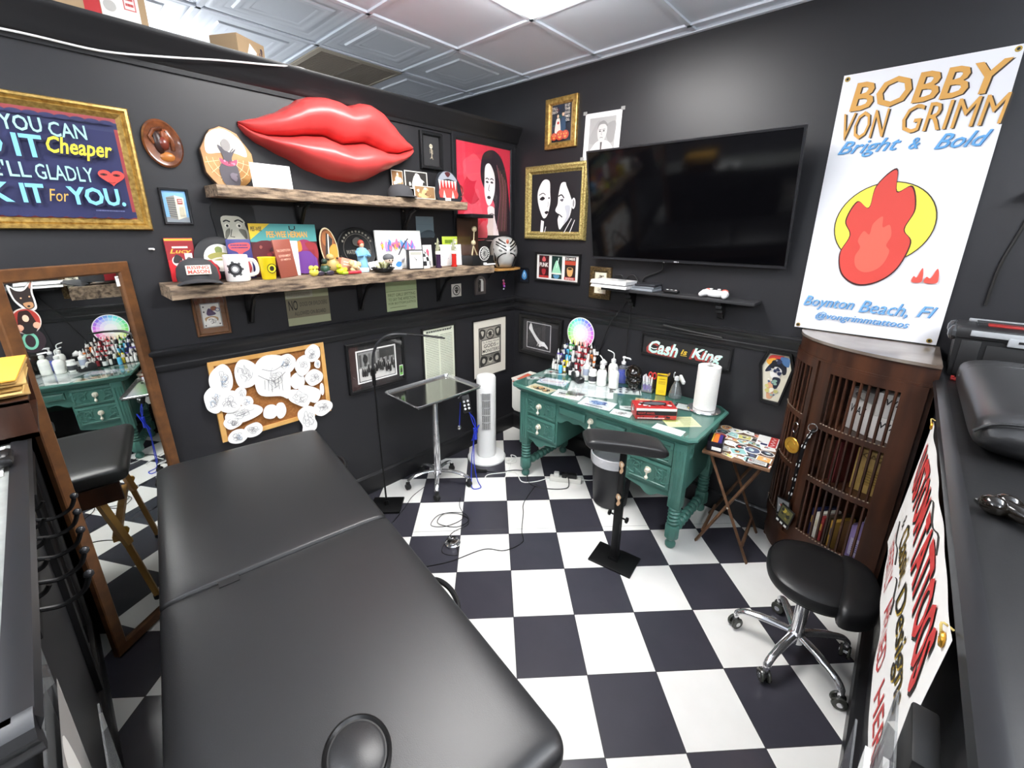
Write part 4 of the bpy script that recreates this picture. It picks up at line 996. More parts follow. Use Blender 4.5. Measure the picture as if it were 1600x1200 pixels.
# steel instrument stand
t = thing('instrument_stand', 'chrome wheeled instrument stand with a steel tray at the partition wall', 'instrument stand', T3(.27, -1.13, 0))
B().lathe([(.028, .1), (.028, .13), (.026, .16), (.026, .40), (.023, .42), (.022, .43), (.022, .735), (0, .737)], CHROME, n=20).build('post', t)
B().lathe([(.0, .085), (.032, .088), (.034, .12), (.03, .135)], CHROME, n=20).build('hub', t)
for x, y in ((-.097, -.199), (.164, -.136), (.199, .136), (-.068, .19), (-.2, .002)):
    l = B().tube(spline([(x * .1, y * .1, .115), (x * .45, y * .45, .118), (x * .8, y * .8, .10), (x, y, .07)], False, 5), [.016] * 15 + [.011], CHROME, 8, flat=.7).build('leg', t)
    q = B(); q.lathe([(.0, -.016), (.022, -.014), (.024, 0), (.022, .014), (0, .016)], RUBBER, (0, 0, 0), 16, T=MX.Translation((x, y, .025)) @ MX.Rotation(PI / 2, 4, 'X')).box((x, y, .05), (.02, .03, .03), BLACKP, .006).build('caster', l)
b = B()
w, d = .405, .56
b.box((.0, -.0, .748), (w - .02, d - .02, .003), STEEL)
def rr(w, d, r, z, n=5): return [(sx * (w / 2 - r) + r * math.cos(a0 + PI / 2 * i / n), sy * (d / 2 - r) + r * math.sin(a0 + PI / 2 * i / n), z) for sx, sy, a0 in ((1, 1, 0), (-1, 1, PI / 2), (-1, -1, PI), (1, -1, 1.5 * PI)) for i in range(n + 1)]
b.loops([rr(w - .03, d - .03, .02, .749), rr(w - .012, d - .012, .026, .762), rr(w - .006, d - .006, .03, .768), rr(w, d, .032, .766), rr(w + .002, d + .002, .033, .76)], CHROME, False, False)
b.build('tray', t)
# power supply clipped under the tray with its blue leads
t = thing('power_supply', 'small black tattoo power supply with silver buttons hanging from the steel tray', 'power supply', face(.445, -.985, .66, -35, .25, .15))
B().box((0, 0, 0), (.06, .13, .03), BLACKP, .006).build('case', t)
b = B().box((0, .075, .0), (.03, .04, .012), BLACKM).tube([(0, .08, .0), (-.05, .05, .0)], .005, CHROME, 6); b.build('clamp', t)
for x in (-.014, .014):
    for y in (-.035, -.01, .018): B().ball((x, y, .016), (.009, .009, .004), C('#c9cacc', .3), 10).build('button', t)
BLUE = C('#2438b8', .35)
b = B()
b.tube(spline([(.46, -.97, .60), (.48, -.95, .50), (.50, -.93, .44), (.46, -.95, .36), (.52, -.93, .50), (.49, -.96, .42), (.47, -.94, .34), (.48, -.95, .2), (.49, -.94, .08), (.50, -.93, .02), (.55, -.95, .006), (.52, -1.0, .006), (.48, -.98, .04), (.47, -.96, .25), (.49, -.94, .5), (.455, -.975, .6)], False, 6), .0035, BLUE, 6)
b.tube([(.487, -.945, .47), (.492, -.94, .38)], .012, BLUE, 8)
tag(b.build('blue_cable'), 'bundled bright blue cord hanging from the power supply to the floor', 'cord')
tag(B().tube(spline([(.40, -1.0, .66), (.385, -1.0, .5), (.37, -.99, .46)], False, 5), .003, BLUE, 6).ball((.36, -.985, .445), (.014, .014, .018), CHROME, 10).build('clip_cord'), 'short blue lead with a silver plug under the tray', 'cord')
# tower fan
t = thing('tower_fan', 'white tower fan on a round base in front of the room corner', 'fan', T3(.25, -.60, 0, rz=math.radians(46)))
FANW = mat('fan_white', '#e6e7e6', .35)
B().lathe([(.0, 0), (.158, 0), (.16, .012), (.15, .024), (.06, .034), (.055, .04)], FANW, n=40).build('base', t)
B().lathe([(.07, .03), (.078, .04), (.078, .715), (.07, .73), (.0, .735)], FANW, n=36).build('body', t)
for k in range(5):
    z = .295 + k * .064
    g = B(); g.box((0, -.075, z + .025), (.066, .012, .052), C('#2c2d2e', .6)).build('grille_opening', t)
    b = B()
    for q in range(9): b.box((-.03 + q * .0075, -.081, z + .025), (.0025, .004, .052), FANW)
    b.build('grille_bars', t)
B().box((0, -.066, .60), (.09, .026, .002), C('#cfd0cf', .4)).build('control_band', t)
# black waste bin
t = thing('trash_can', 'black plastic waste bin with a white liner under the green desk', 'trash can', T3(1.33, -.42, 0))
B().lathe([(0, .0), (.112, .0), (.118, .006), (.146, .375), (.150, .378), (.150, .386), (.142, .386), (.13, .2), (.112, .02), (.0, .018)], C('#28282a', .45), n=36, sx=1.0).build('body', t)
B().lathe([(.1, .30), (.141, .36), (.148, .392), (.155, .388), (.156, .36), (.153, .325), (.15, .33)], mat('bin_liner', '#cfcfd2', .3, bump=(60, .8, .006)), n=36).build('bin_liner', t)
# tattoo arm rest on a post
t = thing('arm_rest', 'black padded arm rest on an adjustable post in front of the desk', 'arm rest', T3(1.65, -.915, 0))
rb = MX.Rotation(math.radians(8), 4, 'Z')
B().box((0, 0, .006), (.255, .18, .012), BLACKM, .004, T=rb).box((0, 0, .02), (.06, .05, .02), BLACKM, T=rb).build('base_plate', t)
B().box((0, .0, .22), (.042, .042, .40), BLACKM, .003, T=rb).build('outer_post', t)
B().box((0, .0, .52), (.032, .032, .36), BLACKM, .003, T=rb).build('inner_post', t)
for s in (-1, 1): B().cyl((0, 0, 0), .005, .035, BLACKM, 8, T=MX.Translation((s * .02, 0, .30)) @ MX.Rotation(s * PI / 2, 4, 'Y')).lathe([(.004, 0), (.017, .004), (.017, .014), (.006, .018), (0, .02)], BLACKP, (0, 0, 0), 8, T=MX.Translation((s * .045, 0, .30)) @ MX.Rotation(s * PI / 2, 4, 'Y')).build('knob', t)
for z in (.62, .42):
    a = A(.0215 if z < .45 else .0168, T=MX.Translation((0, 0, z)) @ rb @ MX.Rotation(PI / 2, 4, 'X')); a.blob([(-.012, .03), (.0, .036), (.014, .02), (.008, .0), (.012, -.02), (.0, -.04), (-.01, -.03), (-.004, -.008), (-.014, .008)], '#c9a27c'); a.blob([(-.006, .024), (.006, .022), (.002, .0)], '#e9dcc9'); a.build('sticker', t)
mt = MX.Translation((-.01, .01, .715)) @ MX.Rotation(math.radians(43), 4, 'Z') @ MX.Rotation(math.radians(8), 4, 'Y')
B().box((0, 0, 0), (.12, .08, .012), BLACKM, T=mt).build('mount_plate', t)
L = []
for i in range(21):
    u = -1 + i / 10; x = u * .222
    k = (1 - abs(u) ** 8) ** .5
    L.append([(x, .085 * math.copysign(abs(math.cos(q)) ** .35, math.cos(q)) * (.8 + .2 * k), .035 + .03 * math.copysign(abs(math.sin(q)) ** .5, math.sin(q)) * (.4 + .6 * k) + (.010 * (1 - u * u) if math.sin(q) > 0 else 0)) for q in [2 * PI * j / 28 for j in range(28)]])
B().loops(L, LEATHER, T=mt).build('pad', t, angle=70)
# folding snack table
TBL = T3(2.07, -.245, 0, rz=math.radians(5))
t = thing('folding_table', 'small brown wooden folding table covered with stickers beside the desk', 'folding table', TBL)
B().box((0, 0, .635), (.345, .44, .018), TEAK, .004).build('tabletop', t)
for y in (-.17, .165):
    for s in (-1, 1): B().tube([(s * -.135, y - .010 * s, .624), (s * .145, y - .010 * s, .0)], .015, TEAK, 4, flat=.6).build('leg', t)
for x in (-.115, .105): B().tube([(x, -.16, .09), (x, .155, .09)], .010, TEAK, 6).build('stretcher', t)
for y in (-.20, .195): B().ball((.003, y, .32), (.006, .003, .006), C('#d8d2c0', .3, .5), 8).build('pivot_bolt', t)
# the sticker spread on it
cols = ['#d9d6cc', '#efeee9', '#8fc0bd', '#c94b42', '#2b2c33', '#d9a25a', '#8a6a4c', '#c9cfd6', '#56607c', '#c8c46a', '#e9e6de', '#f2f1ec', '#3c3a38']
sl = ['oval sticker', 'torn edged sticker', 'round sticker', 'square sticker', 'long strip sticker']
random.seed(11)
SN = 0
for iy in range(6):
    for ix in range(5):
        x, y = -.132 + ix * .066 + random.uniform(-.008, .008), -.182 + iy * .073 + random.uniform(-.008, .008)
        if ix == 0 and iy < 2: continue
        if ix == 4 and iy in (4, 5): continue
        kind = random.randrange(5); c0 = random.choice(cols)
        nmc = {'#d9d6cc': 'grey-white', '#efeee9': 'white', '#8fc0bd': 'teal', '#c94b42': 'red', '#2b2c33': 'black', '#d9a25a': 'orange', '#8a6a4c': 'brown', '#c9cfd6': 'pale blue', '#56607c': 'slate blue', '#c8c46a': 'yellow', '#e9e6de': 'cream', '#f2f1ec': 'plain white', '#3c3a38': 'charcoal'}[c0]
        rows = ['front edge', 'second row', 'third row', 'fourth row', 'fifth row', 'back edge'][iy]; cl = ['left end', 'left side', 'middle', 'right side', 'right end'][ix]
        tt = thing('sticker', '%s %s on the folding table, %s, %s' % (nmc, sl[kind], rows, cl), 'sticker',
                   TBL @ T3(x, y, .6442 + .0006 * ((ix + iy) % 4), rz=random.uniform(-.5, .5)), 'stickers on the folding table')
        rx, ry = random.uniform(.034, .046), random.uniform(.028, .04)
        if kind in (0, 2): pl = [(rx * math.cos(2 * PI * q / 18), (ry if kind == 0 else rx) * math.sin(2 * PI * q / 18)) for q in range(18)]
        elif kind == 1: pl = [(rx * random.uniform(.75, 1.1) * math.cos(2 * PI * q / 11), ry * random.uniform(.75, 1.1) * math.sin(2 * PI * q / 11)) for q in range(11)]
        elif kind == 3: pl = [(-rx, -ry), (rx, -ry), (rx, ry), (-rx, ry)]
        else: pl = [(-rx * 1.15, -ry * .5), (rx * 1.15, -ry * .5), (rx * 1.15, ry * .5), (-rx * 1.15, ry * .5)]
        b = B(); b.prism(pl, 0, .0005, C('#eeede8', .4)).build('backing', tt)
        a = A(.0007); a.poly([(p * .86, q * .84) for p, q in pl], C(c0, .4)); a.confetti(-rx * .6, -ry * .6, rx * .6, ry * .6, cols, 4, ry * .4); a.scribble(0, 0, rx * .6, ry * .5, random.choice(['#2b2c33', '#f2f1ec']), 3, .0016); a.build('print', tt)
def tcard(name, label, x, y, w, h, rz, draw, col):
    tt = thing(name, label, 'sticker', TBL @ T3(x, y, .6468, rz=rz))
    B().box((0, 0, .0004), (w, h, .0008), C(col, .4)).build('backing', tt); a = A(.001); draw(a); a.build('print', tt)
tcard('sticker', 'red and white panel sticker at the back right corner of the folding table', .112, .135, .11, .15, 0, lambda a: (a.rect(.01, -.075, .05, .075, '#c23a36'), a.line([(.022, -.06), (.04, -.04), (.02, -.02), (.04, .0), (.02, .02), (.04, .04), (.022, .06)], .006, '#f0e6e2'), a.rect(-.03, -.07, .005, -.045, '#2b2f5a')), '#efeeea')
tcard('sticker', 'black bordered white sign sticker at the front right of the folding table', .105, -.18, .11, .06, .0, lambda a: (a.rect(-.045, -.022, .045, .022, '#e9e8e4'), a.para(-.04, -.017, .04, .017, 3, '#3a3a3d', .6)), '#1c1c1f')
# box of stickers at its left end
t = thing('small_box', 'small dark box with orange and purple sides on the left of the folding table', 'box', TBL @ T3(-.12, -.14, .6455, rz=.1))
B().box((0, 0, .03), (.08, .12, .06), C('#1a1420', .4), .002).build('body', t)
b = B().box((-.0, .0, .0605), (.026, .118, .001), C('#d06a28', .4)).box((.022, 0, .0605), (.018, .118, .001), C('#3a2c72', .4)).box((-.018, 0, .0607), (.006, .118, .001), C('#e0b43c', .4)); b.build('stripes', t)
B().box((.01, -.0605, .02), (.05, .001, .02), C('#ecebe6', .5)).build('label', t)
# ---------------------------------------------------------------- the green desk
random.seed(3)
DZ = .758                                   # wooden top; the glass sheet lies to .764
t = thing('desk', 'carved green painted kneehole desk with a glass top in the room corner', 'desk', T3(0, 0, 0))
def oct_(x0, y0, x1, y1, c, z): return [(x0 + c * .5, y0, z), (x1 - c * .5, y0, z), (x1, y0 + c * .5, z), (x1, y1 - c, z), (x1 - c, y1, z), (x0 + c, y1, z), (x0, y1 - c, z), (x0, y0 + c * .5, z)]
B().loops([oct_(.60, -.605, 1.885, -.035, .06, DZ - .055), oct_(.592, -.612, 1.892, -.03, .06, DZ - .048), oct_(.578, -.628, 1.906, -.025, .07, DZ - .034), oct_(.572, -.634, 1.912, -.022, .07, DZ - .026), oct_(.560, -.646, 1.924, -.015, .07, DZ - .018), oct_(.555, -.65, 1.93, -.012, .07, DZ - .01), oct_(.558, -.647, 1.927, -.014, .07, DZ), ], GREEN).build('desktop', t, angle=25)
DG = glass_mat('desk_glass', (.97, .99, .985), 1.5)
B().loops([oct_(.575, -.63, 1.91, -.03, .06, DZ + .003), oct_(.575, -.63, 1.91, -.03, .06, DZ + .0062)], DG).build('glass_top', t)
FY = -.595
for x0, x1 in ((.635, .968), (1.512, 1.84)):
    b = B().box(((x0 + x1) / 2, (FY - .06) / 2, .53), (x1 - x0, -FY - .06, .345), GREEN)
    n = 24; top = .365
    ap = [(x0 + (x1 - x0) * i / n, top - .012 - .045 * (.5 - .5 * math.cos(2 * PI * i / n)) ** 2 - .012 * abs(math.sin(3 * PI * i / n))) for i in range(n + 1)]
    b.prism(ap + [(x1, top), (x0, top)], 0, .02, GREEN, T=MX.Translation((0, FY + .02, 0)) @ MX.Rotation(PI / 2, 4, 'X'))
    b.build('pedestal', t)
def scrolls(b, cx, cz, w, h, y):
    for sx in (-1, 1):
        for sz in (-1, 1):
            p = [(cx + sx * w * (.12 + .34 * q / 14) + sx * w * .05 * math.cos(q * .9), y, cz + sz * h * (.10 + .12 * math.sin(q * .7)) + sz * h * .07) for q in range(15)]
            b.tube(spline(p, False, 2), .0042, GREEN, 5)
        p = [(cx + sx * w * (.26 + .085 * (1 - k / 13) * math.cos(k * .85)), y, cz + h * .3 * (1 - k / 13) * math.sin(k * .85)) for k in range(12)]
        b.tube(spline(p, False, 2), .0045, GREEN, 5)
        b.ball((cx + sx * w * .42, y, cz), (.008, .004, .014), GREEN, 8)
BRASS = mat('pale_brass', '#e9e4d2', .25, metal=.25)
def pull(x, z, y, par):
    b = B(); b.lathe([(0, 0), (.021, .001), (.020, .004), (.012, .006), (.012, .012), (.016, .02), (.012, .026), (0, .028)], BRASS, (0, 0, 0), 14, T=MX.Translation((x, y, z)) @ MX.Rotation(PI / 2, 4, 'X'))
    b.lathe([(0, -.058), (.007, -.052), (.012, -.042), (.009, -.034), (.004, -.026), (.006, -.018), (.003, -.012), (.003, .0)], BRASS, (x, y - .018, z - .004), 12)
    b.build('drawer_pull', par)
def drawer(x0, x1, z0, z1, carved=True):
    cx, cz, w, h = (x0 + x1) / 2, (z0 + z1) / 2, x1 - x0, z1 - z0
    M = MX.Translation((cx, FY, cz)) @ MX.Rotation(PI / 2, 4, 'X')
    b = B()
    b.loops([[(sx * (w / 2 - d), sz * (h / 2 - d), q) for sx, sz in ((-1, -1), (1, -1), (1, 1), (-1, 1))] for d, q in ((0, 0), (0, .012), (.016, .02), (.02, .014), (.026, .014))], GREEN, True, True, M)
    if carved: scrolls(b, cx, cz, w, h, FY - .016)
    d = b.build('drawer', t); pull(cx, cz + .01, FY - .013, d)
    return d
for x0, x1 in ((.668, .955), (1.53, 1.80)):
    drawer(x0, x1, .548, .69); drawer(x0, x1, .385, .535)
M = MX.Rotation(PI / 2, 4, 'X')
b = B().box((1.24, FY + .012, .648), (.545, .024, .10), GREEN)
n = 40; ap = [(.968 + .544 * i / n, .60 - .012 - .03 * (.5 + .5 * math.cos(4 * PI * i / n)) * (.35 + .65 * abs(2 * i / n - 1)) - .008 * math.sin(10 * PI * i / n)) for i in range(n + 1)]
b.prism(ap + [(1.512, .602), (.968, .602)], 0, .02, GREEN, T=MX.Translation((0, FY + .02, 0)) @ M)
for x0, x1 in ((.985, 1.20), (1.28, 1.495)):
    w, h = x1 - x0, .058
    b.loops([[(sx * (w / 2 - d) + (.02 if sx * (1 if x0 < 1.1 else -1) > 0 and sz < 0 else 0) * 0, sz * (h / 2 - d), q) for sx, sz in ((-1, -1), (1, -1), (1, 1), (-1, 1))] for d, q in ((0, 0), (.002, .014), (.014, .022), (.018, .022))], GREEN, True, True, MX.Translation(((x0 + x1) / 2, FY, .652)) @ M)
d = b.build('centre_drawer', t); pull(1.24, .648, FY - .002, d)
def dleg(x, y):
    b = B()
    b.lathe([(.0, 0), (.022, .0), (.031, .012), (.032, .03), (.022, .045), (.018, .05), (.026, .058), (.034, .066)], GREEN, (x, y, 0), 14)
    b.lathe([(.037, .066), (.043, .078), (.043, .145), (.037, .155), (.03, .157)], GREEN, (x, y, 0), 8)
    pr = [(.026, .157)]
    for k in range(5): z = .164 + k * .024; pr += [(.024, z), (.034, z + .005), (.037, z + .011), (.034, z + .017), (.024, z + .022)]
    b.lathe(pr + [(.03, .29)], GREEN, (x, y, 0), 16)
    b.box((x, y, .495), (.074, .074, .42), GREEN, .004)
    for k in (-.02, 0, .02): b.tube([(x + k, y - .037, .34), (x + k, y - .037, .66)], .005, GREEN, 6)
    return b.build('leg', t)
LX = (.668, 1.842)
for x in LX:
    for y in (-.578, -.085): dleg(x, y)
    pr = [(.0, -.0)]; N = 12
    p2 = [(.02, .03), (.03, .04), (.022, .055)]
    for k in range(8): q = .06 + k * .047; p2 += [(.022, q), (.031, q + .012), (.033, q + .024), (.031, q + .036), (.022, q + .045)]
    B().lathe(p2 + [(.02, .46)], GREEN, n=14, T=MX.Translation((x, -.085, .11)) @ MX.Rotation(PI / 2, 4, 'X')).build('side_stretcher', t)
b = B().box((1.845, -.335, .53), (.02, .44, .35), GREEN)
b.box((1.858, -.47, .60), (.006, .07, .10), GREEN, .002)
for k in range(3): b.tube(spline([(1.862, -.50 + .02 * k, .57), (1.863, -.49 + .02 * k, .60), (1.862, -.50 + .02 * k, .63)], False, 4), .003, GREEN, 5)
b.build('side_panel', t); B().box((.638, -.335, .53), (.02, .44, .35), GREEN).build('side_panel', t)
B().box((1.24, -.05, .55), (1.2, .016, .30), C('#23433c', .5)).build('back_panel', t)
# sheets lying under the glass
def sheet(name, label, quad, draw, col='#f0f0ee', cat='paper', z=0):
    """sheet spanned by its near-left, near-right and far-left corners"""
    (x0, y0), (x1, y1), (x2, y2) = quad
    e, f = V((x1 - x0, y1 - y0, 0)), V((x2 - x0, y2 - y0, 0))
    w, h = e.length, f.length
    e.normalize(); f = V((-e.y, e.x, 0))
    M = MX((e, f, V((0, 0, 1)))).transposed().to_4x4(); M.translation = V((x0, y0, DZ + .0004 + z)) + e * w / 2 + f * h / 2
    o = thing(name, label, cat, M)
    B().box((0, 0, .0003), (w, h, .0006), C(col, .6)).build('sheet', o)
    a = A(.0006); draw(a, w, h); a.build('print', o)
    return o
dk = ['#2c2d35', '#8b5a48', '#5f7d95', '#c9b9a0', '#3f5a50']
sheet('flash_sheet', 'small drawing card at the back left of the desk top', ((.60, -.30), (.76, -.22), (.56, -.22)), lambda a, w, h: (a.confetti(-w * .4, -h * .4, w * .4, h * .4, ['#26262b', '#55565e', '#b77c78'], 9, .022),), '#d9dbd8', 'print')
sheet('flash_sheet', 'small drawing card at the left end of the desk top', ((.60, -.50), (.70, -.40), (.56, -.46)), lambda a, w, h: a.confetti(-w * .4, -h * .4, w * .4, h * .4, ['#26262b', '#8a6f74', '#55565e'], 7, .016), '#d5dad7', 'print')
def d_burst(a, w, h):
    a.ell(0, 0, w * .5, h * .5, '#a9b7d6', 30); a.ell(0, .0, w * .46, h * .44, '#f1eff4', 30)
    for k in range(14): a.line([(-.08 + k * .012, -.02), (-.075 + k * .0115, .0 + random.uniform(0, .02))], .005, random.choice(['#c98fa0', '#b08ab4', '#d9b7b0']))
sheet('print_card', 'white oval pattern card with pastel strokes beside the ink bottles', ((.69, -.50), (.90, -.44), (.65, -.37)), d_burst, '#e9e9ee', 'print')
def d_beige(a, w, h): a.rect(-w * .46, -h * .4, w * .46, h * .4, '#e1d3b0'); a.blob([(-.06, -.02), (-.02, .03), (.03, .01), (.0, -.03)], '#2a2724'); a.blob([(.03, -.03), (.05, .02), (.08, .0), (.06, -.035)], '#4a3a2c'); a.confetti(-w * .4, -h * .4, w * .4, h * .4, ['#c8a877', '#b58d62'], 6, .02)
sheet('flash_sheet', 'beige print with black shapes at the front left of the desk top', ((.70, -.635), (.905, -.635), (.68, -.53)), d_beige, '#d9d4c6', 'print')
sheet('form_sheet', 'large white printed form in the middle of the desk top', ((1.0, -.55), (1.28, -.40), (.88, -.28)), lambda a, w, h: (a.para(-w * .42, .0, w * .42, h * .42, 9, '#a9b0b4', .35), a.para(-w * .42, -h * .42, w * .42, -h * .1, 5, '#b5babd', .35)), '#eff0f0')
def d_note(a, w, h): a.txt('CASH TIPS', -w * .34, -.01, w * .3, .018, '#39363a', .1, .02); a.txt('APPRECIATED', -w * .36, -.03, w * .3, -.014, '#b44a44', .1, .01); a.para(-w * .4, .03, w * .4, .05, 2, '#b9bcc0', .4)
sheet('note_card', 'white card with dark lettering at the front edge of the desk top', ((.93, -.635), (1.13, -.585), (.90, -.50)), lambda a, w, h: (a.para(-w * .34, -.012, w * .3, .018, 1, '#39363a', .8), a.para(-w * .36, -.034, w * .3, -.018, 1, '#b44a44', .5), a.para(-w * .4, .03, w * .4, .05, 2, '#b9bcc0', .4)), '#f2f2f1')
def d_bl(a, w, h): a.scribble(0, .005, w * .34, h * .34, '#3a5fa8', 12, .005); a.scribble(0, .0, w * .3, h * .3, '#7f9fd0', 8, .004); a.rect(-w * .3, -h * .42, w * .25, -h * .36, '#3c3f4c')
sheet('flash_sheet', 'white card with a blue brush drawing at the front of the desk top', ((1.15, -.632), (1.37, -.595), (1.13, -.49)), d_bl, '#eceef2', 'print')
def d_flash(a, w, h):
    a.rect(w * .44, -h * .5, w * .47, h * .5, '#26262b')
    for i in range(4):
        for j in range(3): a.confetti(-w * .46 + i * w * .22, -h * .46 + j * h * .3, -w * .46 + (i + .85) * w * .22, -h * .46 + (j + .85) * h * .3, ['#222226', '#3a3a40', '#5a5a60'], 4, .012)
sheet('flash_sheet', 'black and white flash drawing sheet behind the glove box', ((1.20, -.31), (1.39, -.20), (1.13, -.20)), d_flash, '#ecedeb', 'print')
sheet('flash_sheet', 'small white sketch card at the front edge left of the glove box', ((1.385, -.625), (1.51, -.60), (1.36, -.54)), lambda a, w, h: (a.scribble(0, 0, w * .4, h * .4, '#9a5a60', 5, .002), a.scribble(.01, 0, w * .3, h * .3, '#3a3a40', 4, .002)), '#edeeee', 'print')
sheet('flash_sheet', 'small sketch card behind the front left sketch card of the glove box', ((1.40, -.52), (1.50, -.46), (1.37, -.47)), lambda a, w, h: a.scribble(0, 0, w * .4, h * .4, '#4a4a50', 7, .002), '#dfe3e1', 'print')
sheet('price_sheet', 'pale yellow printed sheet at the right end of the desk top', ((1.74, -.56), (1.88, -.42), (1.64, -.46)), lambda a, w, h: (a.rect(-w * .5, 0, -w * .05, h * .5, '#d3dc84'), a.para(-w * .45, .0, -w * .1, h * .45, 7, '#6f7a3a', .4), a.para(.0, -h * .4, w * .45, h * .4, 8, '#b5b48c', .4)), '#e9e8b9')
sheet('form_sheet', 'blank white sheet at the front right corner of the desk top', ((1.67, -.635), (1.84, -.63), (1.65, -.56)), lambda a, w, h: a.para(-w * .4, -h * .3, w * .4, h * .3, 3, '#dcdcdc', .3), '#f3f3f2', z=.0015)
sheet('flash_sheet', 'dark bordered print under the paper towel holder', ((1.64, -.27), (1.84, -.23), (1.62, -.15)), lambda a, w, h: (a.rect(-w * .42, -h * .38, w * .42, h * .38, '#dfe1e0'), a.scribble(0, 0, w * .3, h * .3, '#5a5a60', 5, .002)), '#2b2c2f', 'print')
sheet('flash_sheet', 'orange toned print in front of the yellow box', ((1.42, -.36), (1.56, -.30), (1.38, -.27)), lambda a, w, h: a.confetti(-w * .45, -h * .45, w * .45, h * .45, ['#d9a66a', '#c98f52', '#8a6a48', '#e6cfa8'], 12, .022), '#dcc9a4', 'print')
# ---------------------------------------------------------------- on the desk
GZ = DZ + .0066
RX0, RX1 = .585, .955
t = thing('bottle_rack', 'stepped clear acrylic rack for ink bottles at the back left of the desk', 'rack', T3(0, 0, GZ))
ACR = glass_mat('acrylic', (.9, .94, .94), 1.4)
rows = []
for k in range(5):
    y0 = -.178 + k * .033
    b = B().box(((RX0 + RX1) / 2, y0, .037 * k + .002), (RX1 - RX0, .031, .004), ACR)
    if k: b.box(((RX0 + RX1) / 2, y0 - .0155, .037 * k - .0165), (RX1 - RX0, .003, .033), ACR)
    b.build('tier', t); rows.append((y0, GZ + .037 * k + .0042))
for x in (RX0 - .002, RX1 + .002): B().prism([(-.196, 0), (-.03, 0), (-.03, .16), (-.06, .16), (-.196, .03)], -.0015, .0015, ACR, T=MX.Translation((x, 0, 0)) @ MX.Rotation(PI / 2, 4, 'Z') @ MX.Rotation(PI / 2, 4, 'X')).build('side_panel', t)
INKS = {'black': '#1a1a1d', 'white': '#ececec', 'purple': '#5d4a9c', 'red': '#b3262e', 'crimson': '#7d1c28', 'green': '#2f9a48', 'yellow': '#e0cf3a', 'sky blue': '#53b0d6', 'navy': '#22305f', 'pink': '#d98a95', 'brown': '#5c3a2c', 'orange': '#d9772e'}
protos = {}
def ink(x, y, z, col, row, capc, s=1.0):
    key = (col, capc)
    lb = '%s ink bottle with a %s cap in the %s row of the stepped rack' % (col, capc, row)
    M = T3(x, y, z, rz=random.uniform(0, 6)) @ MX.Scale(s, 4)
    if key not in protos:
        o = thing('ink_bottle', lb, 'ink bottle', M, 'ink bottles on the stepped rack')
        B().lathe([(0, 0), (.0105, .0), (.0115, .002), (.0115, .042), (.009, .049), (.006, .052)], C(INKS[col] if col != 'white' else '#dcdcd8', .3), n=12).build('body', o)
        B().lathe([(.0118, .008), (.0118, .036)], C('#e9e9e6' if random.random() < .75 else INKS[col], .5), n=12).build('label', o)
        B().lathe([(.0075, .050), (.0085, .052), (.0075, .062), (.004, .066), (.0032, .078), (.0015, .086), (0, .0865)], C('#17171a' if capc == 'black' else '#e6e6e4', .35), n=10).build('cap', o)
        protos[key] = o
        return o
    src = protos[key]
    o = src.copy(); COL.objects.link(o); o.matrix_world = M; o['label'] = lb
    for ch in src.children:
        c = ch.copy(); COL.objects.link(c); c.parent = o
    return o
pal = [['white', 'white', 'white', 'yellow', 'yellow', 'black', 'white', 'white', 'black', 'crimson', 'white', 'black', 'white'],
       ['black', 'white', 'purple', 'yellow', 'yellow', 'white', 'black', 'red', 'crimson', 'red', 'brown', 'crimson', 'white'],
       ['purple', 'purple', 'navy', 'sky blue', 'sky blue', 'white', 'black', 'red', 'red', 'red', 'white', 'brown', 'orange'],
       ['black', 'navy', 'sky blue', 'green', 'white', 'pink', 'red', 'crimson', 'red', 'white', 'orange', 'brown'],
       ['black', 'navy', 'green', 'green', 'black', 'white', 'red', 'crimson', 'crimson', 'brown', 'white', 'black']]
rn = ['front', 'second', 'third', 'fourth', 'back']
for k, (y, z) in enumerate(rows):
    for i, col in enumerate(pal[k]):
        ink(RX0 + .014 + i * .0284 + (.012 if k > 2 else 0), y + random.uniform(-.002, .002), z, col, rn[k], 'white' if (i * 7 + k * 3) % 5 < 2 else 'black')
for i, (x, y, cc, lb) in enumerate(((.70, -.215, 'sky blue', 'larger blue capped ink bottle standing in front of the stepped rack'), (.80, -.218, 'black', 'larger black ink bottle standing in front of the stepped rack'))):
    o = ink(x, y, GZ + .0002, cc, 'front', 'black', 1.35); o['label'] = lb; o['group'] = 'loose ink bottles'
# colour wheel leaning on the wall
t = thing('colour_wheel', 'round colour wheel chart standing on the wall behind the ink bottles', 'colour wheel', face(.742, -.02, 1.062, -90, .03))
B().cyl((0, 0, -.002), .128, .003, C('#f1f1f3', .5), 48).build('disc', t)
a = A(.0012)
import colorsys
for k in range(20):
    h = k / 20
    for r0, r1, s in ((.10, .122, .5), (.074, .099, .28), (.045, .073, .1)):
        a0, a1 = PI / 2 - 2 * PI * k / 20, PI / 2 - 2 * PI * (k + .9) / 20
        cr = colorsys.hsv_to_rgb((.60 + h) % 1, s, .97 if s < .4 else .9)
        a.flat([(r0 * math.cos(a0), r0 * math.sin(a0)), (r1 * math.cos(a0), r1 * math.sin(a0)), (r1 * math.cos(a1), r1 * math.sin(a1)), (r0 * math.cos(a1), r0 * math.sin(a1))], .0014, C('#%02x%02x%02x' % tuple(int(255 * q) for q in cr), .5))
a.build('colour_sectors', t)
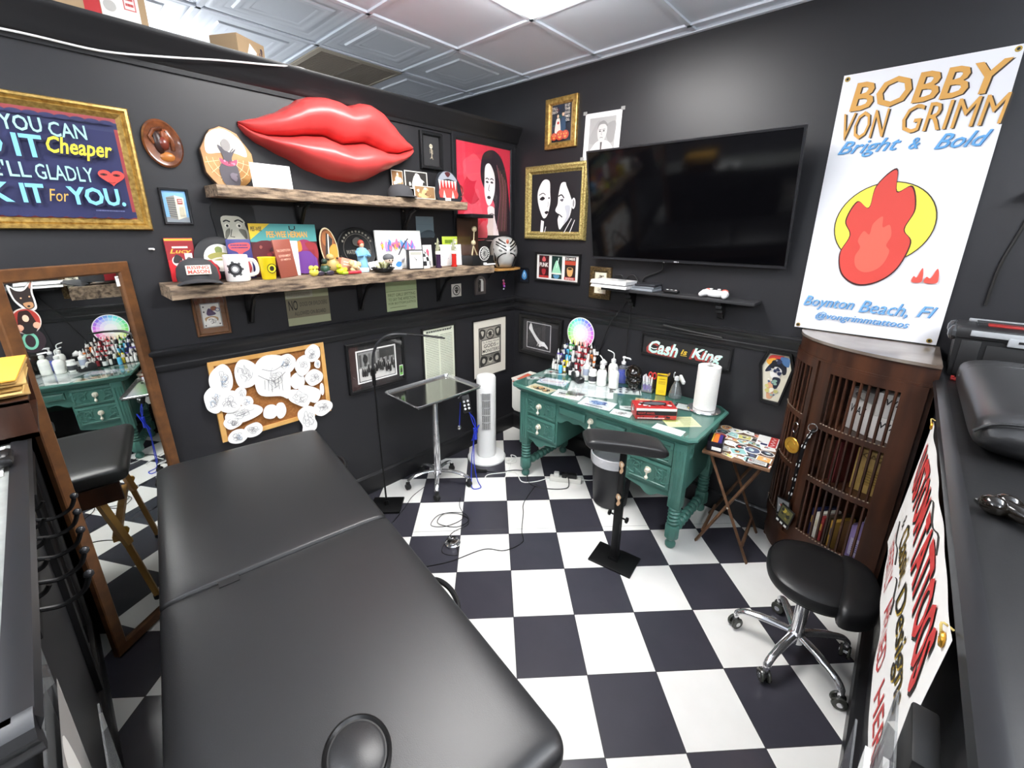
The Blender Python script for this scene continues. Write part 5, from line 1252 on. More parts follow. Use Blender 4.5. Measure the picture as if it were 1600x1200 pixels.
# tape dispenser
t = thing('tape_dispenser', 'black tape dispenser with a white roll on the desk in front of the ink rack', 'tape dispenser', T3(.905, -.275, GZ, rz=math.radians(-30)))
pl = [(-.06, 0), (.055, 0), (.062, .012), (.06, .038), (.048, .04), (.036, .022), (.02, .018), (.0, .03), (-.012, .06), (-.04, .066), (-.06, .05)]
MR = MX.Rotation(PI / 2, 4, 'X')
b = B()
for y in (-.014, .027): b.prism(pl, 0, .012, C('#2a2a2c', .4), T=MX.Translation((0, y, 0)) @ MR)
b.box((0, .0, .006), (.115, .03, .012), C('#2a2a2c', .4)); b.build('body', t)
B().lathe([(.011, -.011), (.026, -.011), (.026, .011), (.011, .011), (.011, -.011)], C('#dedfdc', .3), n=24, T=MX.Translation((-.022, .0, .046)) @ MR).build('tape_roll', t)
B().box((.057, 0, .037), (.004, .026, .008), STEEL).build('cutter', t)
def jar(name, label, x, y, prof, m, lid=None, lidm=None, lab=None, cat='jar', n=24, sx=1):
    o = thing(name, label, cat, T3(x, y, GZ))
    B().lathe(prof, m, n=n, sx=sx).build('body', o)
    if lid: B().lathe(lid, lidm, n=n, sx=sx).build('lid', o)
    if lab:
        r, z0, z1, c = lab
        B().lathe([(r, z0), (r, z1)], C(c, .5), n=n, sx=sx).build('label', o)
        f = A(); 
    return o
MILK = mat('milky_plastic', '#eceee8', .35)
jar('ink_jar', 'white ink jar with a black lid between the rack and the wash bottles', 1.005, -.225, [(0, 0), (.029, .0), (.031, .004), (.031, .07), (.027, .078)], MILK, [(.026, .078), (.028, .078), (.028, .098), (.026, .10), (0, .10)], C('#e4e4e2', .4), (.0314, .015, .055, '#3a3b3f'))
jar('ink_jar', 'tall labelled white ink bottle beside the tape dispenser', .935, -.205, [(0, 0), (.025, .0), (.026, .004), (.026, .11), (.012, .125)], MILK, [(.012, .125), (.014, .125), (.009, .15), (.003, .165), (0, .165)], C('#e6e6e4', .4), (.0264, .04, .09, '#aab4c8'))
jar('ink_jar', 'black lidded ink jar at the right end of the stepped rack', .995, -.135, [(0, 0), (.026, .0), (.027, .003), (.027, .085)], C('#1d1d20', .3), [(.0275, .085), (.0285, .087), (.0285, .11), (0, .112)], C('#111113', .35), (.0274, .02, .07, '#d9d9d6'))
jar('ink_jar', 'dark ink jar with a white label standing behind the black lidded jar', 1.0, -.07, [(0, 0), (.026, .0), (.027, .003), (.027, .105)], C('#2a1c1a', .3), [(.0275, .105), (.0285, .107), (.026, .125), (.01, .14), (0, .15)], C('#dcdcda', .35), (.0274, .02, .08, '#d6cfc8'))
def wash(label, x, y, h, r, ang, body=MILK, tip=True):
    o = thing('wash_bottle', label, 'squeeze bottle', T3(x, y, GZ, rz=ang))
    B().lathe([(0, 0), (r, .0), (r * 1.04, .005), (r * 1.04, h * .78), (r * .8, h * .9), (r * .4, h * .95), (r * .4, h)], body, n=24).build('body', o)
    B().lathe([(r * .5, h), (r * .52, h + .002), (r * .5, h + .022), (r * .25, h + .028), (0, h + .028)], C('#e6e8e4', .4), n=18).build('cap', o)
    if tip: B().tube(spline([(0, 0, h + .026), (0, 0, h + .06), (.012, 0, h + .075), (.05, 0, h + .088)], False, 5), [.004] * 15 + [.0025], C('#e9ebe8', .4), 8).build('nozzle', o)
    a = B(); a.lathe([(r * 1.045, h * .3), (r * 1.045, h * .6)], C('#e4e6e2', .5), n=24).build('label', o)
wash('white squeeze bottle with an upright tube left of the other wash bottles', 1.082, -.225, .125, .034, 2.6)
wash('white squeeze bottle with a bent tube at the back of the wash bottles', 1.10, -.10, .15, .034, 3.4)
wash('white squeeze bottle nearest the black skull with no tube', 1.172, -.21, .14, .034, 0, tip=False)
t = thing('pump_bottle', 'clear pump bottle of blue liquid behind the squeeze bottles', 'pump bottle', T3(1.165, -.065, GZ))
B().lathe([(0, 0), (.034, 0), (.036, .004), (.036, .085), (.035, .09), (0, .091)], mat('blue_liquid', '#1b3fc2', .15, coat=.6)).build('liquid', t)
B().lathe([(.037, .0), (.0375, .1), (.03, .125), (.014, .135), (.014, .145)], CLEAR).build('bottle', t)
B().lathe([(.016, .143), (.017, .16), (.008, .165), (.006, .185), (.012, .188), (.012, .2), (0, .202)], WHITEP, n=14).tube([(0, 0, .194), (.05, -.01, .196), (.062, -.012, .190)], .006, WHITEP, 8).build('pump', t)
# black ceramic skull
t = thing('skull', 'glossy black ceramic skull ornament on the desk beside the wash bottles', 'ornament', T3(1.275, -.115, GZ, rz=math.radians(35)))
SK = mat('black_gloss_ceramic', '#17130f', 0.1, coat=.6)
b = B(); b.ball((0, .012, .105), (.062, .075, .062), SK, 22); b.ball((0, -.045, .055), (.042, .035, .04), SK, 16); b.ball((0, -.03, .02), (.038, .045, .02), SK, 16)
for s in (-1, 1): b.ball((s * .036, -.052, .068), (.018, .018, .012), SK, 10); b.ball((s * .024, -.058, .10), (.022, .014, .008), SK, 10); b.ball((s * .04, .0, .05), (.015, .03, .03), SK, 10)
b.build('skull', t)
for s in (-1, 1): B().ball((s * .024, -.062, .082), (.016, .012, .014), C('#050505', .5), 12).build('eye_socket', t)
b = B().prism([(-.01, 0), (.01, 0), (0, .02)], 0, .01, C('#050505', .5), T=MX.Translation((0, -.07, .05)) @ MR); b.build('nose_hole', t)
b = B()
for k in range(7): b.ball((-.022 + k * .0074, -.072 + abs(k - 3) * .003, .033), (.0036, .005, .007), SK, 8)
b.build('teeth', t)
# pen cup
t = thing('pen_cup', 'clear square pen cup with white and purple markers beside the yellow box', 'pen cup', T3(1.385, -.10, GZ, rz=.2))
b = B(); b.ring(.072, .072, [(0, 0), (0, .075), (.002, .075), (.002, .004)], CLEAR); b.box((0, 0, .003), (.07, .07, .005), C('#8d9092', .3)); b.build('cup', t)
b = B().ring(.073, .073, [(0, .0), (0, .012), (.001, .012)], C('#6f7274', .4)); b.build('base_band', t)
for i, (x, y, dx, dy) in enumerate(((-.02, -.02, -.012, -.004), (0, -.022, .0, -.006), (.02, -.02, .008, -.004), (-.02, .004, -.012, 0), (.002, .006, .004, .002), (-.008, -.01, -.004, .0), (.012, .02, .006, .006), (-.018, .02, -.01, .008))):
    o = thing('marker_pen', ['white marker at the front left of the pen cup', 'white marker at the front middle of the pen cup', 'white marker at the front right of the pen cup', 'white marker at the left side of the pen cup', 'white marker in the centre of the pen cup', 'white marker just left of centre in the pen cup', 'white marker at the back right of the pen cup', 'white marker at the back left of the pen cup'][i], 'marker', t.matrix_world.copy(), 'markers in the pen cup')
    B().tube([(x, y, .007), (x + dx * .5, y + dy * .5, .05)], .0055, C('#6a3fb0', .35), 8).build('cap', o)
    B().tube([(x + dx * .5, y + dy * .5, .05), (x + dx, y + dy, .112)], .005, C('#e6e6ea', .35), 8).build('barrel', o)
o = thing('scissors', 'red handled scissors standing in the pen cup', 'scissors', t.matrix_world.copy())
B().box((.022, .008, .05), (.012, .003, .08), STEEL).build('blade', o)
for s in (-1, 1): B().tube([(.022 + s * .014 + .012 * math.cos(a), .008, .115 + .022 * math.sin(a)) for a in [2 * PI * k / 14 for k in range(14)]], .005, C('#b8322f', .35), 8, True).build('handle_loop', o)
# yellow box
t = thing('carton', 'tall open yellow carton standing on the desk between pen cup and spray bottle', 'carton', T3(1.475, -.085, GZ, rz=.42))
YEL = C('#e9c522', .45)
b = B().ring(.066, .066, [(0, 0), (0, .135), (.0015, .135), (.0015, .002)], YEL); b.box((0, 0, .001), (.066, .066, .002), YEL)
b.build('body', t)
a = A(.0335, T=MX.Translation((0, 0, .066)) @ MR); a.para(-.02, .045, .02, .052, 1, '#7a6414', .6); a.para(-.024, .01, .024, .036, 3, '#b0922a', .5); a.para(-.02, -.05, .02, -.03, 2, '#c9a624', .5); a.build('print', t)
for p in ([(-.033, -.033, .135), (.033, -.033, .135), (.028, -.05, .15), (-.03, -.046, .152)], [(.033, -.033, .135), (.033, .033, .135), (.05, .03, .148), (.046, -.03, .15)]): B().add(p, [(0, 1, 2, 3)], C('#9a7f4a', .6)).build('flap', t)
b = B()
for k in range(10): b.tube([(-.025 + (k % 5) * .012, -.015 + (k // 5) * .025, .06), (-.025 + (k % 5) * .012, -.015 + (k // 5) * .025, .13)], .004, C('#8a7440', .5), 6)
b.build('contents', t)
# spray bottle
t = thing('spray_bottle', 'clear conical spray bottle beside the paper towel roll', 'spray bottle', T3(1.578, -.085, GZ, rz=2.4))
B().lathe([(0, 0), (.041, 0), (.044, .005), (.042, .03), (.03, .075), (.017, .105), (.013, .115), (.013, .125)], CLEAR, n=28).build('bottle', t)
B().lathe([(0, .002), (.039, .002), (.041, .03), (.0, .031)], glass_mat('water', (.85, .9, .92), 1.33), n=28).build('water', t)
b = B().lathe([(.015, .122), (.017, .124), (.016, .145), (.010, .15)], C('#d4d6d6', .35), n=16)
b.box((.012, 0, .165), (.07, .02, .026), C('#d4d6d6', .35), .006, T=MX.Rotation(-.5, 4, 'Y')).tube([(.038, 0, .165), (.05, 0, .15), (.046, 0, .125)], .004, C('#c2c5c6', .35), 6).build('trigger_head', t)
B().tube([(0, 0, .12), (.005, .0, .01)], .0025, C('#cfd4d6', .3), 6).build('dip_tube', t)
# paper towels
t = thing('paper_towel_holder', 'white paper towel roll on a round chrome holder at the right of the desk', 'paper towel', T3(1.80, -.165, GZ))
B().lathe([(0, 0), (.098, 0), (.1, .004), (.094, .011), (.05, .014), (0, .015)], CHROME, n=40).build('base', t)
B().lathe([(.019, .016), (.066, .016), (.067, .02), (.067, .288), (.066, .292), (.019, .292), (.019, .2), (.019, .016)], mat('paper_towel', '#ecebe6', .85, bump=(180, 1.0, .004)), n=40).build('paper_roll', t)
B().cyl((0, 0, .014), .006, .30, CHROME, 10).lathe([(.006, .305), (.011, .31), (.013, .32), (.008, .33), (0, .332)], CHROME, n=14).build('post', t)
# glove box
t = thing('glove_box', 'red, black and white tissue style glove box on the front of the desk', 'glove box', T3(1.602, -.475, GZ, rz=math.radians(40)))
B().box((0, 0, .036), (.245, .125, .072), C('#b5312f', .4), .002).build('carton', t)
a = A(.0728, T=MX.Identity(4)); a.rect(-.115, -.055, .115, .055, '#a82c2b'); a.confetti(-.11, -.05, .11, .05, ['#3a1518', '#d9d4ce', '#c4443f', '#1c1516'], 18, .014); a.ell(0, .0, .074, .03, '#1a1416', 30); a.ell(0, -.003, .066, .022, '#55565c', 30); a.build('top_print', t)
a = A(.0628, T=MX.Translation((0, 0, .036)) @ MR); a.rect(-.12, .018, .12, .034, '#e6e4e0'); a.rect(-.118, -.01, .12, .018, '#1f1a1b'); a.confetti(-.118, -.03, .12, -.008, ['#b5312f', '#1f1a1b', '#8a2424'], 26, .009); a.txt('NIGHT ANGEL', -.112, .0, -.01, .013, '#b8403a', 0, .02); a.para(-.112, -.032, .05, -.018, 1, '#e6c9c5', .5); a.build('front_print', t)
a = A(.1228, T=MX.Translation((0, 0, .036)) @ MX.Rotation(-PI / 2, 4, 'Z') @ MR); a.confetti(-.06, -.034, .06, .034, ['#d9d4ce', '#3a1518', '#7d2323'], 16, .012); a.build('end_print', t)
# white bin behind the desk end
t = thing('white_bin', 'white plastic bin hung behind the left end of the green desk', 'bin', T3(.475, -.33, .42))
b = B(); b.loops([[(x * k, y * k, z) for x, y in ((-.085, -.11), (.085, -.11), (.085, .11), (-.085, .11))] for k, z in ((.86, 0), (1, .03), (1.02, .27), (1.06, .275), (1.06, .285), (1.0, .285), (.96, .06))], C('#ebe9e0', .4)); b.build('body', t)
B().box((0, .0, .27), (.15, .19, .006), C('#b5543f', .5), T=MX.Rotation(.1, 4, 'X')).build('contents', t); B().box((.0, .09, .14), (.02, .02, .28), C('#d9d7ce', .4)).build('hanger', t)
# ---------------------------------------------------------------- on the upper plank
random.seed(5)
UZ, LZ = 2.0348, 1.593
t = thing('wood_slice', 'bark edged wood slice painted with a figure, left end of the upper plank', 'painted wood', face(.035, -2.115, UZ + .128, 0, .1, .0))
n = 26; pl = []
for i in range(n):
    a = 2 * PI * i / n; rx, ry = .112 * (1 + random.uniform(-.05, .04)), .148 * (1 + random.uniform(-.04, .04))
    pl.append((rx * math.cos(a) * (.9 if math.sin(a) > .3 else 1), max(ry * math.sin(a), -.128)))
b = B(); b.prism(pl, -.022, .0, C('#3b2a1e', .9)); b.prism([(x * .975, y * .975) for x, y in pl], -.0, .002, mat('slice_face', '#b98a50', .3, coat=.5, mottle=('#9a6a35', 10))).build('slice', t)
a = A(.0022); a.blob([(-.085, .02), (-.07, .1), (0, .135), (.07, .09), (.085, .02), (.03, .03), (-.03, .025)], '#e6e0d2')
for k in range(7):
    th = PI + (k + .5) * PI / 7; a.line([(0, .0), (.1 * math.cos(th), .11 * math.sin(th))], .002, '#e9d6a6')
for r in (.04, .065, .09): a.line([(r * math.cos(PI + q * PI / 10), r * 1.1 * math.sin(PI + q * PI / 10)) for q in range(11)], .002, '#e9d6a6')
a.blob([(-.035, .06), (-.02, .0), (-.045, -.05), (-.03, -.12), (.03, -.12), (.035, -.04), (.015, .0), (.04, .05), (.01, .03)], '#48434a'); a.ell(0, .062, .02, .028, '#8d8886', 18); a.line([(.012, .03), (.03, .05)], .004, '#48434a'); a.line([(-.012, .03), (-.034, .05)], .004, '#48434a'); a.blob([(-.036, -.0), (.0, -.014), (.036, -.0), (.03, -.024), (.0, -.034), (-.03, -.024)], '#a3405f'); a.confetti(-.03, -.03, .03, -.004, ['#d98aa0', '#7d2c48'], 6, .007); a.confetti(-.03, -.11, .03, -.05, ['#2a262c', '#6f6570'], 6, .014)
a.build('painting', t)
t = thing('blank_card', 'blank white card leaning on the wood slice on the upper plank', 'card', face(.145, -1.965, UZ + .0565, 0, .12)); B().box((0, 0, 0), (.185, .112, .003), PAPER).build('card', t)
t = thing('cap', 'dark grey cap lying at the right of the upper plank', 'cap', T3(.115, -1.205, UZ))
CG = mat('grey_cloth', '#3d3d40', .85)
B().lathe([(.078, .002), (.08, .01), (.076, .045), (.055, .072), (.02, .083), (0, .084)], CG, n=24, sx=.9, sy=1.05).build('crown', t)
b = B(); b.loops([[(x * s + .065, y * s, z) for x, y in [(.06 * math.cos(q), .07 * math.sin(q)) for q in [2 * PI * k / 20 for k in range(20)]]] for s, z in ((.98, .004), (1, .007), (.95, .011))], CG).build('visor', t)
for i, (y, z, w, h, x, lb, cs) in enumerate(((-1.165, .115, .085, .12, .03, 'vintage figure photo at the left behind the grey cap', ['#c9a777', '#8a6238', '#efe9dc']), (-1.03, .125, .18, .11, .045, 'black and white figure photo standing right of the grey cap', ['#d9d6cd', '#2b2826', '#efece4']), (-1.005, .048, .17, .08, .10, 'sepia figure photo in front of the black and white one', ['#cfa97a', '#8a6a48', '#ece0c8', '#5a3f2a']))):
    t = thing('photo_print', lb, 'photo', face(x, y, UZ + z * 1.0, 0, .06), 'photos on the upper plank')
    B().box((0, 0, 0), (w, h, .002), C('#e9e4d6', .5)).build('sheet', t); a = A(.0014); a.rect(-w * .46, -h * .45, w * .46, h * .45, cs[1])
    a.blob([(-w * .2, -h * .4), (-w * .1, h * .2), (w * .1, h * .35), (w * .2, h * .1), (w * .35, -h * .1), (w * .1, -h * .4)], cs[0]); a.ell(w * .02, h * .3, w * .07, h * .09, cs[2]); a.confetti(-w * .45, -h * .4, w * .45, h * .3, cs, 7, .018); a.build('picture', t)
t = thing('novelty_cutout', 'fanged open mouth cut-out ornament at the right end of the upper plank', 'ornament', face(.115, -.815, UZ + .098, 0, .08))
fo = [(-.095, -.095), (-.1, .03), (-.075, .08), (-.03, .098), (.03, .098), (.08, .06), (.11, .0), (.1, -.095)]
B().prism([p[:2] for p in spline([(x, y, 0) for x, y in fo], True, 4)], -.012, 0, C('#23262c', .45)).build('board', t)
a = A(.0004); a.blob([(-.085, .035), (-.04, .09), (.03, .09), (.08, .04), (.0, .05)], '#8c929c'); a.blob([(-.025, .085), (.0, .06), (.025, .085), (.0, .095)], '#4a1c20')
a.rect(-.082, -.075, .075, .035, '#b3302f'); a.blob([(-.07, -.02), (.06, -.02), (.07, -.07), (-.07, -.07)], '#cf4a44')
for k in range(6): a.poly([(-.085 + k * .027, .038), (-.065 + k * .027, .038), (-.075 + k * .027, -.012 - .014 * (k in (0, 5)))], '#efece2')
for k in (0, 1): a.poly([(-.055 + k * .075, -.075), (-.03 + k * .075, -.075), (-.043 + k * .075, -.025)], '#efece2')
a.rect(-.04, -.095, .01, -.075, '#d9dbe0'); a.build('face_print', t)
B().tube([(.105 + .03 * math.sin(q), -.02 + .04 * math.cos(q), -.006) for q in [PI * k / 10 for k in range(11)]], .007, C('#8e2b2e', .4), 8).build('handle', t)
# ---------------------------------------------------------------- on the lower plank
def upright(name, label, cat, y, w, h, x, lean, col, draw, d=.012, roll=0.0, z=LZ, az=0, part='cover', group=None):
    t = thing(name, label, cat, face(x, y, z + .0006, az, lean, 0), group)
    B(T=MX.Rotation(roll, 4, 'Z')).box((0, h / 2, -d / 2), (w, h, d), C(col, .45), .001).build(part, t)
    a = A(.0004, T=MX.Rotation(roll, 4, 'Z') @ MX.Translation((0, h / 2, 0))); draw(a, w, h); a.build('print', t)
    return t
def d_lucy(a, w, h):
    a.rect(-w / 2, h / 2 - .012, w / 2, h / 2 - .003, '#e0a93a'); a.rect(-w / 2, -.0, w / 2, h / 2 - .014, '#8e2329'); a.para(-.03, h * .26, .03, h * .32, 1, '#f2ead9', .7); a.txt('Lucy', -.042, h * .12, .042, h * .25, '#e9a53c', .3, .02)
    a.ell(-.018, -.005, .022, .024, '#d9d6d0'); a.blob([(-.035, .0), (-.02, .025), (.0, .01), (-.005, -.01), (-.03, -.015)], '#2b2728'); a.rect(.012, -.018, .042, .03, '#e6e2da'); a.ell(.027, .0, .01, .013, '#6a5a55')
upright('book', 'red paperback at the left end of the lower plank', 'book', -2.372, .108, .20, .03, .06, '#c3262d', d_lucy)
t = thing('trucker_cap', 'charcoal trucker cap with a lettered patch at the left end of the lower plank', 'cap', T3(.14, -2.345, LZ, rz=-.15))
CP = mat('charcoal_twill', '#39393b', .85)
B().lathe([(.086, .012), (.088, .03), (.083, .07), (.06, .1), (.025, .113), (0, .114)], CP, n=28, sx=.98, sy=.95).build('crown', t)
B().lathe([(.0885, .014), (.0895, .03), (.0845, .07), (.062, .1005)], mat('red_mesh', '#a3242b', .8), n=28, sx=.98, sy=.955, T=MX.Translation((-.012, .003, .001))).build('mesh_back', t)
vs, fs = [], []
for i in range(13):
    q = -1.15 + 2.3 * i / 12
    for r, z0 in ((.0, 0), (.035, .004), (.07, .0)): vs.append(((.078 + r * (1 - .35 * abs(q / 1.15) ** 3)) * math.cos(q * .85) * 1.0, (.086 + r * .15) * math.sin(q), .026 - .022 * (q / 1.15) ** 2 - r * .10 + z0))
k = len(vs); vs += [(x, y, z - .004) for x, y, z in vs]
for i in range(12):
    for j in range(2): a0 = i * 3 + j; fs += [(a0, a0 + 1, a0 + 4, a0 + 3), (k + a0, k + a0 + 3, k + a0 + 4, k + a0 + 1)]
    fs += [(i * 3 + 2, i * 3 + 5, k + i * 3 + 5, k + i * 3 + 2)]
B().add(vs, fs, C('#333335', .8)).build('visor', t)
M = face(.0835, 0, .066, 0, .22)
b = B(T=M); b.box((0, 0, 0), (.092, .042, .004), C('#e6d8c8', .7), .002).build('patch', t)
a = A(.0022, T=M); a.txt('RISING', -.04, .003, .04, .018, '#b5483c', 0, .03); a.txt('MASON', -.04, -.017, .04, .0, '#b5483c', 0, .03); a.build('patch_lettering', t)
t = thing('disc_sign', 'round black cap disc with a crest standing behind the trucker cap', 'disc', face(.045, -2.225, LZ + .105, 0, .1))
B().lathe([(0, -.014), (.1, -.014), (.104, -.005), (.098, .0), (.075, .004), (0, .006)], C('#252527', .6), n=36).build('disc', t)
a = A(.0068); a.ell(.0, 0, .066, .066, '#e2dfd5', 32); a.ell(0, 0, .06, .06, '#d5d3c8', 32); a.blob([(-.015, .045), (0, .055), (.015, .045), (.01, .02), (-.01, .02)], '#6f7a40'); a.blob([(-.05, .01), (-.02, .025), (.02, .025), (.05, .01), (.03, -.01), (-.03, -.01)], '#8d8a48'); a.line([(-.05, -.015), (0, .0), (.05, -.015)], .008, '#b9b6aa', False, 4); a.blob([(-.05, -.02), (-.02, -.03), (-.01, -.055), (-.04, -.05)], '#7d3440'); a.blob([(.05, -.02), (.02, -.03), (.01, -.055), (.04, -.05)], '#34406a'); a.build('crest', t)
t = thing('face_cutout', 'large black and white cut-out of a staring man between the plank shelves', 'cut-out', face(.012, -2.13, 1.765, 0, .04))
B().prism([p[:2] for p in spline([(x, y, 0) for x, y in ((-.075, .2), (-.08, .06), (-.06, -.03), (-.03, -.1), (.02, -.13), (.08, -.1), (.1, .02), (.09, .2))], True, 4)], -.006, 0, C('#18191a', .6)).build('board', t)
a = A(.0004); a.poly([q[:2] for q in spline([(-.05, .128, 0), (-.05, .06, 0), (-.045, -.01, 0), (-.02, -.07, 0), (.02, -.085, 0), (.05, -.04, 0), (.065, .03, 0), (.06, .09, 0), (.035, .128, 0), (.0, .135, 0)], True, 4)], '#bdbbaa'); a.blob([(-.045, .02), (-.04, .06), (-.02, .075), (-.022, .05)], '#6a695d'); a.blob([(.05, .02), (.05, .065), (.02, .07), (.03, .045)], '#6a695d')
a.line([(-.044, .106), (-.03, .113), (-.014, .106)], .007, '#23231f', False, 3); a.line([(.006, .108), (.024, .116), (.044, .104)], .007, '#23231f', False, 3); a.ell(-.03, .088, .011, .009, '#e4e2d4', 12); a.ell(-.029, .087, .006, .007, '#1c1c19', 8); a.ell(.022, .088, .012, .011, '#e4e2d4', 12); a.ell(.024, .087, .006, .007, '#1c1c19', 8)
a.line([(-.012, .07), (-.022, .035), (-.004, .032)], .004, '#3c3b33'); a.blob([(-.03, -.025), (-.004, -.012), (.02, -.025), (.0, -.042)], '#2b2b26'); a.blob([(-.02, -.027), (.01, -.027), (.0, -.034)], '#d2d0c2'); a.blob([(.05, .1), (.07, .03), (.05, -.05), (.09, -.08), (.1, .05), (.09, .15)], '#18191a'); a.blob([(-.04, .02), (-.035, -.04), (-.02, -.05), (-.028, .0)], '#8a897b')
a.build('face_print', t)
def d_navy(a, w, h): a.blob([(-.04, .075), (.04, .08), (.045, .05), (.012, .03), (.0, .01), (-.012, .035), (-.042, .05)], '#cf4a4e'); a.para(-.038, .05, .038, .075, 2, '#2b2f66', .5); a.rect(-.0, -.09, .045, -.0, '#e2dfe2'); a.blob([(.006, -.03), (.03, -.01), (.04, -.05), (.015, -.08)], '#b5444a')
upright('book', 'navy and coral paperback behind the white box on the lower plank', 'book', -2.14, .108, .195, .09, .09, '#2f2f6a', d_navy)
def d_mug(a, w, h): a.ell(-.005, -.02, .032, .036, '#2a2a2c', 24); a.ell(-.005, -.02, .022, .026, '#efefec', 24); a.confetti(-.03, -.05, .02, .01, ['#3a3a3d', '#8d8d90'], 7, .008); a.para(-.03, .035, .03, .045, 1, '#c9c0b5', .5); a.para(-.02, -.065, .02, -.058, 1, '#8d8d8d', .5)
t = thing('coffee_mug', 'large white mug with a black wreath emblem beside the trucker cap', 'mug', T3(.165, -2.19, LZ))
B().lathe([(0, 0), (.048, 0), (.052, .006), (.052, .122), (.0505, .125), (.048, .118), (.046, .01), (0, .008)], C('#f0f0ee', .25), n=30).build('body', t)
B().tube(spline([(0.005, .051, .025), (.008, .082, .035), (.008, .088, .065), (.006, .076, .095), (.003, .051, .1)], False, 4), .009, C('#f0f0ee', .25), 8).build('handle', t)
b = B()
def wrap(poly, r):
    vs = [(r * math.cos(u / r), r * math.sin(u / r), v) for u, v in poly]
    return vs
def wring(u0, v0, r1, r2, m, k):
    n = 28
    P1 = wrap([(u0 + r1 * math.cos(2 * PI * q / n), v0 + r1 * math.sin(2 * PI * q / n)) for q in range(n)], .0526 + k); P2 = wrap([(u0 + r2 * math.cos(2 * PI * q / n), v0 + r2 * math.sin(2 * PI * q / n)) for q in range(n)], .0526 + k)
    b.add(P1 + P2, [(q, (q + 1) % n, n + (q + 1) % n, n + q) for q in range(n)], m)
wring(-.022, .06, .030, .017, '#232325', 0); wring(-.022, .06, .016, .012, '#6d6d70', 0)
for q in range(7): wring(-.022 + .032 * math.cos(q * .9), .06 + .032 * math.sin(q * .9), .006, .001, '#2d2d30', .0002)
for q in range(5): wring(-.042 + q * .01, .108, .003, .0008, '#c9b5a4', 0)
b.build('emblem', t)
t = thing('plastic_cup', 'bright yellow plastic cup with a black round emblem on the lower plank', 'cup', T3(.175, -2.055, LZ))
B().lathe([(0, 0), (.03, 0), (.032, .003), (.04, .105), (.042, .108), (.040, .11), (.037, .1), (.03, .01)], C('#ecd322', .35), n=28).build('body', t)
M = face(.0365, .006, .055, 0, -.075); a = A(.0008, T=M); a.ell(.0, 0, .022, .024, '#2b2710', 24); a.ell(0, 0, .018, .02, '#ecd322', 24); a.ell(0, .0, .011, .013, '#2b2710', 16); a.build('emblem', t)
def d_toy(a, w, h):
    a.rect(-w / 2, h * .16, w / 2, h / 2, '#4f9a98'); a.poly([(-w / 2, h / 2), (-w / 2, h * .2), (-w * .2, h / 2)], '#e0bf35'); a.txt('PEE-WEE', -w * .48, h * .36, -w * .32, h * .44, '#2a2a2a', .2, .02); a.txt('PEE-WEE HERMAN', -.09, h * .24, .12, h * .36, '#e0a545', 0, .02)
    a.blob([(-.16, -.12), (-.16, .03), (-.05, .035), (-.04, -.12)], '#5a2026'); a.confetti(-.16, -.12, -.04, .03, ['#7d2a2f', '#3a1a20', '#94504a'], 14, .02); a.ell(.095, -.03, .07, .085, '#8e2f56', 24); a.blob([(.05, .03), (.075, .045), (.08, .0), (.055, -.01)], '#d9832c'); a.blob([(.04, -.12), (.05, -.02), (.14, -.02), (.15, -.12)], '#6f3f92'); a.blob([(.1, .035), (.16, .03), (.165, -.05), (.13, -.02)], '#8e2a2f')
t = upright('toy_card', 'wide teal and purple toy card with orange lettering behind the booklet', 'toy package', -1.905, .34, .272, .05, .04, '#4d1f28', d_toy, .006)
B().tube([(.03, .262, .001), (.03, .245, .001), (.045, .24, .001), (.058, .247, .001), (.058, .262, .001)], .003, BLACKP, 6).build('hanger_hook', t)
b = B(); b.box((.1, .07, .016), (.075, .13, .03), glass_mat('blister_plastic', (.97, .95, .97))).build('blister', t)
def d_bro(a, w, h): a.txt('THE CONSTITUTION', -.04, .035, .04, .047, '#e6b9a4', 0, .01); a.txt('GOVERNMENT', -.036, .008, .036, .02, '#e6b9a4', 0, .01); a.txt('OF AMERICA', -.03, -.01, .03, .0, '#e6b9a4', 0, .01)
upright('booklet', 'brown booklet titled The Constitution leaning on the lower plank', 'booklet', -1.945, .105, .195, .15, .1, '#8a4a3c', d_bro, .008, .05, az=18)
upright('booklet', 'white pages leaning right behind the brown booklet', 'booklet', -1.902, .08, .185, .09, .06, '#eeeeec', lambda a, w, h: a.rect(-w * .4, -h * .4, w * .4, h * .4, '#e9e9e6'), .004, -.04, az=5)
# oval board
t = thing('oval_board', 'oval miniature board with brown and flame graphics on the lower plank', 'board', face(.065, -1.675, LZ + .14, 0, .1, .1))
el = lambda k: [(.05 * k * math.cos(2 * PI * q / 28), .118 * k * math.sin(2 * PI * q / 28)) for q in range(28)]
B().prism(el(1), -.008, 0, C('#e0d0aa', .4)).build('deck', t)
a = A(.0004); a.poly(el(.93), '#6a3b1e'); a.blob([(-.02, .09), (.025, .095), (.035, .04), (.01, .0), (-.03, .03)], '#93592c'); a.poly([(.0, .09), (.03, .05), (-.02, -.1), (-.04, -.06)], '#2b2522'); a.blob([(.0, .0), (.04, .02), (.04, -.05), (.01, -.1), (-.01, -.08)], '#d98a35'); a.line([(.01, .08), (-.025, -.09)], .006, '#efe9da'); a.build('graphics', t)
